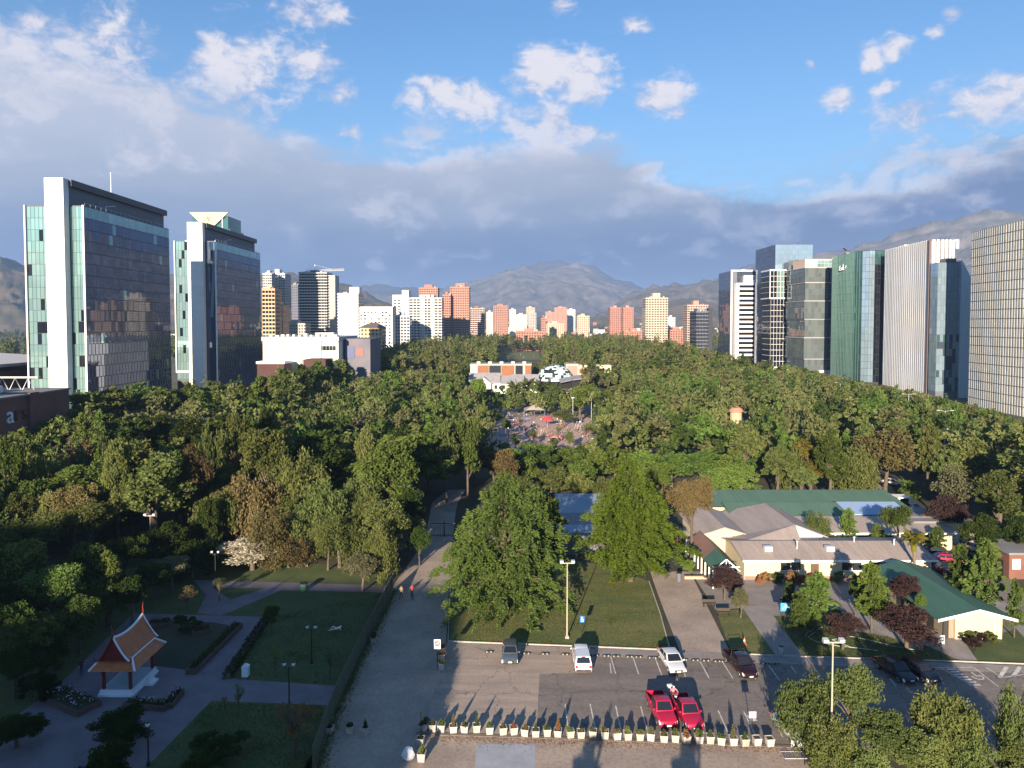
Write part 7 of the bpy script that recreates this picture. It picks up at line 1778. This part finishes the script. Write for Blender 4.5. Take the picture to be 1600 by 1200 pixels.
def car(kind, label, m, px, py, heading=0.0, cap=False, name='car', cat='car', bar_=False):
    "heading 0: nose towards -Y (the camera)"
    s = SHAPE[kind]; L, Wd, H = s['L'], s['W'], s['H']; p = W(px, py)
    t = thing(name, label, cat, (p.x, p.y, .014), heading)
    if kind == 'pickup': t.scale = (.92, .93, .95)
    y = lambda f: -L/2+L*f
    mb = MB(); hw = Wd/2; k0 = 0; n = 10
    for f, zt, w in s['belt']:
        w = w*hw; zb = .30 if .04 < f < .96 else .36
        r = [(-w*.94, zb), (-w, zb+.1), (-w, zt*.55+zb*.45), (-w*.97, zt-.09), (-w*.86, zt), (w*.86, zt), (w*.97, zt-.09), (w, zt*.55+zb*.45), (w, zb+.1), (w*.94, zb)]
        mb.v += [(a, y(f), z) for a, z in r]
    for i in range(len(s['belt'])-1):
        for j in range(n): a = i*n+j; b_ = i*n+(j+1) % n; mb.f.append((a, b_, b_+n, a+n)); mb.m.append(0)
    mb.f.append(tuple(range(n))); mb.m.append(0); e = (len(s['belt'])-1)*n; mb.f.append(tuple(e+j for j in range(n))); mb.m.append(0)
    # cabin frustum
    zb = np.interp(.45, [q[0] for q in s['belt']], [q[1] for q in s['belt']])-.01; (b0, b1), (t0, t1) = s['cb'], s['ct']; wb, wt = hw*.93, hw*.76
    cb8 = [Vector((-wb, y(b0), zb)), Vector((wb, y(b0), zb)), Vector((wb, y(b1), zb)), Vector((-wb, y(b1), zb)), Vector((-wt, y(t0), H)), Vector((wt, y(t0), H)), Vector((wt, y(t1), H)), Vector((-wt, y(t1), H))]
    mb.hexa(cb8)
    if kind == 'pickup':
        for x0, x1 in ((-hw*.99, -hw*.90), (hw*.90, hw*.99)): mb.box(x0, x1, y(.612), y(.985), .621, 1.10)
        mb.box(-hw*.94, hw*.94, y(.986), y(.998), .5, 1.08)
    body = mb.build('body', m, t, True, bevel=.0)
    bv = body.modifiers.new('bevel', 'BEVEL'); bv.width = .035; bv.segments = 2; bv.limit_method = 'ANGLE'; bv.angle_limit = rad(28)
    bv.harden_normals = False
    def pane(nm, q, a, b_, c, d, shrink=.86, sh2=.80, off=.02):
        A, B_, C_, D_ = (cb8[i] for i in (a, b_, c, d)); ctr = (A+B_+C_+D_)/4; nrm = (B_-A).cross(D_-A).normalized()
        if nrm.dot(ctr-Vector((0, 0, (zb+H)/2))) < 0 and abs(nrm.z) < .98 and (nrm.x*ctr.x+nrm.y*(ctr.y-(y(b0)+y(b1))/2)) < 0: nrm = -nrm
        u = (B_-A).normalized(); pts = []
        for V_ in (A, B_, C_, D_):
            d_ = V_-ctr; al = u*d_.dot(u); pts.append(ctr+al*shrink+(d_-al)*sh2+nrm*off)
        q_ = MB(); q_.face(pts); q_.build(nm, m_glass, t)
    pane('windshield', t, 0, 1, 5, 4)
    pane('rear_window', t, 3, 2, 6, 7)
    # two side windows on each flank
    for sx in (1, -1):
        i0, i1, i2, i3 = (1, 2, 6, 5) if sx > 0 else (0, 3, 7, 4)
        A, B_, C_, D_ = (cb8[i].copy() for i in (i0, i1, i2, i3)); nrm = Vector((sx, 0, .35)).normalized()
        for f0, f1 in ((.06, .49), (.53, .95)):
            q = [A.lerp(B_, f0).lerp(D_.lerp(C_, f0), .14), A.lerp(B_, f1).lerp(D_.lerp(C_, f1), .14), A.lerp(B_, f1).lerp(D_.lerp(C_, f1), .86), A.lerp(B_, f0).lerp(D_.lerp(C_, f0), .86)]
            q_ = MB(); q_.face([v+nrm*.018 for v in q]); q_.build('side_window', m_glass, t)
    for sx in (-1, 1):
        mb = MB(); mb.box(sx*(hw+.10)-.09, sx*(hw+.10)+.09, y(b0+.06)-.05, y(b0+.06)+.05, zb-.02, zb+.13); mb.build('side_mirror', m if not bar_ else m_blk, t)
        z0 = s['belt'][1][1]
        mb = MB(); mb.hexa([(sx*hw*.82-.16, y(0)-.012, z0-.22), (sx*hw*.82+.10, y(.02)-.012, z0-.22), (sx*hw*.82+.10, y(.06), z0-.2), (sx*hw*.82-.16, y(.04), z0-.2), (sx*hw*.82-.16, y(.015)-.012, z0-.04), (sx*hw*.82+.09, y(.035)-.012, z0-.03), (sx*hw*.82+.09, y(.08), z0+.02), (sx*hw*.82-.16, y(.06), z0+.02)]); mb.build('headlight', m_hl, t)
        zr = .80 if kind != 'sedan' else .74
        mb = MB(); mb.box(sx*hw*.80-.13, sx*hw*.80+.11, y(.99), y(1)+.02, zr-.1, zr+.14); mb.build('tail_light', m_tl, t)
        for f in (.185, .80):
            R_ = .33 if kind in ('sedan', 'hatch') else .37
            w_ = thing('wheel', None, None, (0, 0, 0)); w_.parent = t
            mb = MB(); lathe_x(mb, [(R_*.6, -.11), (R_*.95, -.10), (R_, -.06), (R_, .06), (R_*.95, .10), (R_*.6, .11)], sx*(hw-.09), (y(f), R_)); mb.build('tyre', m_tyre, w_)
            mb = MB(); lathe_x(mb, [(R_*.62, sx*.10), (R_*.60, sx*.118), (R_*.15, sx*.10)], sx*(hw-.09), (y(f), R_), 12); mb.build('rim', m_rim, w_)
    mb = MB(); mb.box(-hw*.45, hw*.45, y(0)-.025, y(0)+.05, .45, .60); mb.build('grille', m_blk, t)
    mb = MB(); mb.box(-hw*.8, hw*.8, y(0)-.04, y(0)+.06, .33, .42); mb.build('front_bumper', m_blk, t)
    mb = MB(); mb.box(-hw*.85, hw*.85, y(1)-.05, y(1)+.05, .38, .52); mb.build('rear_bumper', m_blk if kind != 'sedan' else m, t)
    for yy, zz in ((y(0)-.05, .50), (y(1)+.055, .60)):
        mb = MB(); mb.box(-.2, .2, yy-.008, yy+.008, zz-.06, zz+.07); mb.build('number_plate', m_pl, t)
    if kind == 'pickup':
        mb = MB(); mb.box(-hw*.9, hw*.9, y(.614), y(.985), .622, .64); mb.build('bed_liner', m_blk, t)
        if cap:
            mb = MB(); w0, w1 = hw*.95, hw*.80
            mb.hexa([(-w0, y(.60), 1.10), (w0, y(.60), 1.10), (w0, y(.99), 1.10), (-w0, y(.99), 1.10), (-w1, y(.615), 1.84), (w1, y(.615), 1.84), (w1, y(.93), 1.80), (-w1, y(.93), 1.80)]); c_ = mb.build('bed_cap', m, t)
            mb = MB(); mb.hexa([(-w0*.84, y(.99)+.004, 1.20), (w0*.84, y(.99)+.004, 1.20), (w0*.84, y(.99)+.01, 1.20), (-w0*.84, y(.99)+.01, 1.20), (-w1*.88, y(.94)+.01, 1.70), (w1*.88, y(.94)+.01, 1.70), (w1*.88, y(.94)+.018, 1.70), (-w1*.88, y(.94)+.018, 1.70)]); mb.build('cap_window', m_glass, c_)
            mb = MB(); mb.box(-.2, .2, y(.935)+.02, y(.94)+.05, 1.72, 1.79); mb.build('brake_light', m_tl, c_)
            mb = MB(); ring(mb, .85, .03, .08, y(1)+.06); mb.build('emblem', m_rim, t)
    if bar_:
        mb = MB(); mb.tube([(-hw*.9, y(.60), 1.1), (-hw*.8, y(.60), 1.95), (hw*.8, y(.60), 1.95), (hw*.9, y(.60), 1.1)], .045, 6); mb.build('roll_bar', m_blk, t)
    return t
pt_grey = paint('paint_grey', (.16, .19, .22), .3, .6); pt_white = paint('paint_white', (.66, .67, .69)); pt_red = paint('paint_red', (.42, .012, .05)); pt_maroon = paint('paint_maroon', (.026, .007, .008), .25, .4); pt_black = paint('paint_black', (.012, .012, .015)); pt_blue = paint('paint_blue', (.06, .09, .16), .3, .5); pt_silver = paint('paint_silver', (.42, .43, .45), .3, .6)
car('hatch', 'grey hatchback parked alone at the left end of the car park', pt_grey, 797, 1028)
car('pickup', 'white pickup with bed cap, rear towards the viewer, right of the grey hatchback', pt_white, 908, 1036, math.pi, cap=True, name='pickup_truck', cat='pickup truck')
car('sedan', 'white sedan parked above the two red pickups', pt_white, 1049, 1040, rad(6))
car('pickup', 'dark maroon pickup parked at the edge of the shade', pt_maroon, 1156, 1046, rad(8), name='pickup_truck', cat='pickup truck', bar_=True)
car('pickup', 'red pickup on the left of the pair behind the planters', pt_red, 1033, 1118, rad(4), name='pickup_truck', cat='pickup truck')
car('pickup', 'red pickup on the right of the pair behind the planters', pt_red, 1073, 1122, rad(4), name='pickup_truck', cat='pickup truck')
car('hatch', 'black hatchback in the shaded bay behind the tall olive tree', pt_black, 1437, 1056, rad(12)); car('sedan', 'black sedan in shade behind the clump of olive trees', pt_black, 1398, 1054, rad(12))
car('sedan', 'white car half hidden under the round tree at the end of the planters', pt_white, 1240, 1150, rad(10))
for i, (k, x, y, m_, hd_, lab) in enumerate([('van', 1496, 843, pt_white, .5, 'white van in the lane behind the nursery'), ('hatch', 1518, 852, pt_silver, .5, 'silver car behind the white van in the lane'), ('hatch', 1530, 864, pt_silver, .5, 'silver car second in the lane'), ('sedan', 1556, 884, pt_blue, .5, 'blue-grey car in the lane beside the gatehouse'), ('sedan', 1478, 880, pt_red, 1.35, 'red sedan parked beside the nursery roof'), ('hatch', 1487, 896, paint('paint_dark_red', (.16, .012, .015)), 1.35, 'dark red hatchback in front of the red sedan'), ('sedan', 1466, 868, pt_black, 1.35, 'black car behind the red sedan'), ('suv', 1425, 800, pt_white, .4, 'white car at the guard booth'), ('sedan', 1395, 758, pt_white, .9, 'white car on the curved path')]): car(k, lab, m_, x, y, hd_)
# ------------------------------------------------------------------ people
SK = dict(pel=(0, 0, .95), che=(0, 0, 1.30), nec=(0, 0, 1.48), hea=(0, -.02, 1.62), top=(0, -.01, 1.74), shl=(-.17, 0, 1.42), ell=(-.24, .02, 1.15), wrl=(-.25, -.06, .90), hal=(-.25, -.09, .80), shr=(.17, 0, 1.42), elr=(.24, .02, 1.15), wrr=(.25, -.06, .90), har=(.25, -.09, .80),
          hil=(-.09, 0, .92), knl=(-.10, -.02, .50), anl=(-.10, .03, .09), tol=(-.10, -.15, .04), hir=(.09, 0, .92), knr=(.10, -.02, .50), anr=(.10, .03, .09), tor=(.10, -.15, .04))
ED = [('pel', 'che'), ('che', 'nec'), ('nec', 'hea'), ('hea', 'top'), ('che', 'shl'), ('shl', 'ell'), ('ell', 'wrl'), ('wrl', 'hal'), ('che', 'shr'), ('shr', 'elr'), ('elr', 'wrr'), ('wrr', 'har'), ('pel', 'hil'), ('hil', 'knl'), ('knl', 'anl'), ('anl', 'tol'), ('pel', 'hir'), ('hir', 'knr'), ('knr', 'anr'), ('anr', 'tor')]
RAD = dict(pel=.15, che=.165, nec=.06, hea=.105, top=.08, sh=.075, el=.048, wr=.034, ha=.042, hi=.095, kn=.062, an=.045, to=.045)
m_skin = mat('skin', (.42, .25, .17), .6); m_hair = mat('hair', (.02, .014, .01), .7); m_shoe = mat('shoe', (.03, .03, .03), .7)
def person_mesh(name, pose, shirt, legs, hair=m_hair):
    J = dict(SK); J.update(pose); ks = list(J); me = D.meshes.new(name); me.from_pydata([J[k] for k in ks], [(ks.index(a), ks.index(b_)) for a, b_ in ED], [])
    o = D.objects.new(name, me); COL.objects.link(o); o.modifiers.new('skin', 'SKIN'); sb = o.modifiers.new('sub', 'SUBSURF'); sb.levels = 1; sb.render_levels = 1
    for k, sv in zip(ks, me.skin_vertices[0].data): r = RAD.get(k, RAD.get(k[:2], .05)); sv.radius = (r, r*.85); sv.use_root = (k == 'pel')
    dg = bpy.context.evaluated_depsgraph_get(); out = D.meshes.new_from_object(o.evaluated_get(dg)); D.objects.remove(o)
    out.name = name; out.materials.clear()
    for m_ in (shirt, legs, m_skin, hair, m_shoe): out.materials.append(m_)
    cat_ = {('pel', 'che'): 0, ('che', 'nec'): 0, ('nec', 'hea'): 2, ('hea', 'top'): 2, ('che', 'shl'): 0, ('shl', 'ell'): 0, ('che', 'shr'): 0, ('shr', 'elr'): 0, ('anl', 'tol'): 4, ('anr', 'tor'): 4}
    for e in ED:
        if e[0][:2] in ('hi', 'kn') or e[1][:2] == 'hi': cat_[e] = 1
        cat_.setdefault(e, 2)
    V_ = {k: Vector(v) for k, v in J.items()}; hd = (V_['top']-V_['nec']).normalized()
    for p in out.polygons:
        c = p.center; best = None
        for a, b_ in ED:
            A, B_ = V_[a], V_[b_]; d = B_-A; f = max(0, min(1, (c-A).dot(d)/max(d.dot(d), 1e-6))); q = (A+d*f-c).length-(RAD.get(a, RAD.get(a[:2], .05))*.8)
            if best is None or q < best[0]: best = (q, (a, b_))
        mi = cat_[best[1]]
        if best[1] == ('hea', 'top') and (c-V_['hea']).dot(hd) > .02: mi = 3
        p.material_index = mi; p.use_smooth = True
    return out
def cloth(n, c): return mat('cloth_'+n, c, .85)
c_red, c_white, c_navy, c_tan, c_black, c_pink, c_grey, c_blue = cloth('red', (.50, .06, .05)), cloth('white', (.68, .66, .64)), cloth('navy', (.03, .04, .09)), cloth('tan', (.34, .25, .16)), cloth('black', (.02, .02, .02)), cloth('pink', (.52, .22, .24)), cloth('grey', (.25, .25, .26)), cloth('blue', (.08, .16, .36))
walk = dict(knl=(-.10, -.20, .52), anl=(-.10, -.24, .10), tol=(-.10, -.42, .06), knr=(.10, .06, .50), anr=(.10, .32, .16), tor=(.10, .20, .05), ell=(-.24, .14, 1.18), wrl=(-.25, .20, .94), hal=(-.25, .18, .84), elr=(.24, -.10, 1.16), wrr=(.24, -.26, .98), har=(.24, -.32, .90))
reach = dict(elr=(.26, -.15, 1.22), wrr=(.16, -.36, 1.30), har=(.10, -.44, 1.34), ell=(-.27, -.05, 1.16), wrl=(-.30, -.2, .98), hal=(-.30, -.27, .92))
sit = dict(pel=(0, .05, .50), che=(0, .10, .86), nec=(0, .10, 1.04), hea=(0, .06, 1.18), top=(0, .07, 1.30), shl=(-.17, .10, .98), shr=(.17, .10, .98), ell=(-.23, .05, .72), wrl=(-.18, -.18, .60), hal=(-.14, -.27, .58), elr=(.23, .05, .72), wrr=(.18, -.18, .60), har=(.14, -.27, .58), hil=(-.09, .0, .48), knl=(-.11, -.42, .50), anl=(-.11, -.40, .09), tol=(-.11, -.58, .05), hir=(.09, .0, .48), knr=(.11, -.42, .50), anr=(.11, -.40, .09), tor=(.11, -.58, .05))
lie = dict(pel=(0, 0, .14), che=(0, .38, .20), nec=(0, .56, .34), hea=(0, .66, .42), top=(0, .72, .53), shl=(-.17, .48, .22), ell=(-.30, .50, .05), wrl=(-.28, .26, .05), hal=(-.26, .18, .05), shr=(.17, .48, .22), elr=(.30, .50, .05), wrr=(.28, .26, .05), har=(.26, .18, .05), hil=(-.09, -.02, .13), knl=(-.12, -.34, .42), anl=(-.12, -.55, .08), tol=(-.12, -.70, .06), hir=(.09, -.02, .13), knr=(.12, -.45, .12), anr=(.14, -.86, .08), tor=(.14, -.92, .16))
ride = dict(pel=(0, .22, 1.00), che=(0, -.02, 1.28), nec=(0, -.13, 1.43), hea=(0, -.22, 1.53), top=(0, -.22, 1.66), shl=(-.17, -.08, 1.38), shr=(.17, -.08, 1.38), ell=(-.25, -.22, 1.16), wrl=(-.24, -.46, 1.05), hal=(-.24, -.53, 1.03), elr=(.25, -.22, 1.16), wrr=(.24, -.46, 1.05), har=(.24, -.53, 1.03), hil=(-.09, .18, .96), hir=(.09, .18, .96), knl=(-.11, -.16, .78), anl=(-.11, -.02, .40), tol=(-.11, -.16, .36), knr=(.11, -.06, .60), anr=(.11, .10, .22), tor=(.11, -.04, .18))
moto = dict(pel=(0, .18, .86), che=(0, .04, 1.20), nec=(0, -.02, 1.38), hea=(0, -.08, 1.50), top=(0, -.08, 1.63), shl=(-.19, .02, 1.32), shr=(.19, .02, 1.32), ell=(-.34, -.14, 1.12), wrl=(-.36, -.40, 1.03), hal=(-.36, -.47, 1.01), elr=(.34, -.14, 1.12), wrr=(.36, -.40, 1.03), har=(.36, -.47, 1.01), hil=(-.10, .12, .82), hir=(.10, .12, .82), knl=(-.22, -.26, .72), anl=(-.20, -.08, .34), tol=(-.20, -.24, .28), knr=(.22, -.26, .72), anr=(.20, -.08, .34), tor=(.20, -.24, .28))
def person(label, mesh, loc, rz=0.0, group=None, s=1.0): 
    o = put('person', mesh, None, loc, rz, (s, s, s)); return tag(o, label, 'person', group)
# cyclist and walker on the dirt road
p = W(644, 934)
ct_ = thing('bicycle', 'bicycle ridden up the dirt road', 'bicycle', p, rad(195))
for yy in (-.52, .52):
    w_ = thing('wheel', None, None, (0, yy, .34)); w_.parent = ct_
    mb = MB(); n_ = 20; mb.tube([(0, .32*math.cos(2*math.pi*k/n_), .32*math.sin(2*math.pi*k/n_)) for k in range(n_+1)], .022, 5, cap=False); mb.build('tyre', m_tyre, w_)
    mb = MB()
    for k in range(8): mb.tube([(0, 0, 0), (0, .31*math.cos(k*.785), .31*math.sin(k*.785))], .006, 3)
    mb.build('spokes', m_rim, w_)
mb = MB()
for a, c in (((0, .52, .34), (0, .12, .30)), ((0, .12, .30), (0, .22, .86)), ((0, .12, .30), (0, -.38, .82)), ((0, .20, .80), (0, -.38, .86)), ((0, .52, .34), (0, .20, .80)), ((0, -.52, .34), (0, -.36, .95))): mb.tube([a, c], .02, 6)
mb.build('frame', paint('paint_cycle', (.08, .08, .09)), ct_)
mb = MB(); mb.tube([(-.27, -.46, 1.0), (-.1, -.36, .98), (.1, -.36, .98), (.27, -.46, 1.0)], .016, 5); mb.build('handlebar', m_blk, ct_)
mb = MB(); mb.box(-.07, .07, .10, .36, .87, .92); mb.build('saddle', m_blk, ct_)
person('person in red top cycling up the dirt road', person_mesh('person', ride, c_red, c_black), p, rad(195))
person('person in dark clothes walking along the fence side of the dirt road', person_mesh('person', walk, c_tan, c_black), W(627, 936), rad(170))
person('person in pale clothes lying on the shaded lawn', person_mesh('person', lie, c_white, c_white), W(525, 984), rad(-75))
person('person in dark clothes standing on the plaza walk left of the temple', person_mesh('person', reach, c_black, c_navy), W(127, 1056), rad(60))
person('person sitting on the grass below the rusty weeping tree', person_mesh('person', sit, c_black, c_tan), W(478, 884)-Vector((0, 0, .36)), rad(30))
# motorcycle between the pickups with its rider
p = W(1052, 1098); mt = thing('motorcycle', 'motorcycle between the two red pickups', 'motorcycle', p+Vector((0, 0, .014)), rad(8))
for yy in (-.68, .66):
    w_ = thing('wheel', None, None, (0, yy, .31)); w_.parent = mt
    mb = MB(); n_ = 18; mb.tube([(0, .26*math.cos(2*math.pi*k/n_), .26*math.sin(2*math.pi*k/n_)) for k in range(n_+1)], .055, 6, cap=False); mb.build('tyre', m_tyre, w_)
    mb = MB(); lathe_x(mb, [(.21, -.02), (.21, .02)], 0, (0, 0), 12); mb.build('rim', m_rim, w_)
mb = MB(); mb.tube([(0, -.42, .80), (0, -.15, .84), (0, .10, .76)], [.10, .17, .12], 8); mb.build('fuel_tank', pt_maroon, mt, True)
mb = MB(); mb.hexa([(-.13, .05, .72), (.13, .05, .72), (.11, .75, .78), (-.11, .75, .78), (-.13, .05, .80), (.13, .05, .80), (.10, .78, .88), (-.10, .78, .88)]); mb.build('seat', m_blk, mt)
mb = MB(); mb.box(-.16, .16, -.2, .25, .28, .62); mb.tube([(.15, .1, .35), (.17, .8, .42)], .05, 6); mb.build('engine', m_rim, mt)
mb = MB(); mb.tube([(-.08, -.68, .31), (-.08, -.46, .95)], .03, 5); mb.tube([(.08, -.68, .31), (.08, -.46, .95)], .03, 5); mb.tube([(-.38, -.42, 1.02), (0, -.48, .98), (.38, -.42, 1.02)], .02, 5); mb.build('fork', m_rim, mt)
mb = MB(); mb.lathe([(.02, 0), (.09, .03), (.09, .09)], (0, -.58, .82), 10); mb.build('headlight', m_hl, mt)
for s in (-1, 1):
    mb = MB(); mb.tube([(s*.3, -.42, 1.0), (s*.36, -.44, 1.2)], .008, 4); mb.box(s*.38-.07, s*.38+.07, -.46, -.43, 1.17, 1.27); mb.build('mirror', m_blk, mt)
mb = MB(); mb.box(-.22, .22, .72, 1.1, .86, 1.2); mb.build('top_box', m_wt, mt)
rd = person('person in pink and white top with pale helmet astride the motorcycle', person_mesh('person', moto, c_pink, c_white, c_white), p+Vector((0, 0, .014)), rad(8))
# crowd in the playground and on the far lawn
PM = [person_mesh('person', q, a, b_) for q, a, b_ in ((walk, c_red, c_navy), ({}, c_white, c_navy), (walk, c_pink, c_grey), (reach, c_blue, c_tan), ({}, c_red, c_black), (walk, c_white, c_blue), (sit, c_pink, c_navy), (reach, c_tan, c_black))]
desc = ['in red top walking', 'in white top standing', 'in pink top walking', 'in blue top standing', 'in red top standing', 'in white top walking', 'in pink top sitting', 'in tan top standing']
crnd = random.Random(77); n_ = 0; PU = {}
while n_ < 120:
    x, y = crnd.gauss(850, 52), crnd.uniform(648, 695)
    if not 762 < x < 958 or y < 640+abs(x-850)*.09: continue
    k = crnd.randrange(8); p = W(x, y); z = -.36 if k == 6 else 0
    wh = 'at the back of the playground' if y < 662 else ('on the middle of the playground sand' if y < 678 else 'at the near edge of the playground')
    sd_ = ', left part' if x < 815 else (', right part' if x > 885 else ', central part')
    lab = 'person '+desc[k]+' '+wh+sd_; PU[lab] = PU.get(lab, 0)+1
    person(lab if PU[lab] == 1 else lab+', '+ORD[PU[lab]-1]+' such', PM[k], (p.x, p.y, z), crnd.uniform(0, 6.28), 'playground visitors', crnd.choice((1.0, 1.0, .98, .7, .62))); n_ += 1
fx = sorted(crnd.uniform(792, 838) for k in range(9))
for k in range(9):
    p = W(fx[k], crnd.uniform(548, 560)); q = crnd.randrange(6)
    person('tiny person on the far lawn beyond the dome, '+ORD[k]+' from the left', PM[q], (p.x, p.y, .05), crnd.uniform(0, 6.28), 'people on the far lawn')
# ------------------------------------------------------------------ haze
mb = MB(); mb.box(-23000, 23000, -420, 22500, -1.5, 1060)
hz = mb.build('haze'); hz['kind'] = 'stuff'; hz['label'] = 'pale blue haze over the valley'
hm = D.materials.new('haze'); hm.use_nodes = True; hn = hm.node_tree; hn.nodes.clear()
ho = hn.nodes.new('ShaderNodeOutputMaterial'); hv = hn.nodes.new('ShaderNodeVolumePrincipled')
hv.inputs['Color'].default_value = (.36, .56, .95, 1); hv.inputs['Density'].default_value = 8.5e-5; hv.inputs['Anisotropy'].default_value = 0.0
hn.links.new(hv.outputs[0], ho.inputs['Volume'])
hz.data.materials.append(hm)
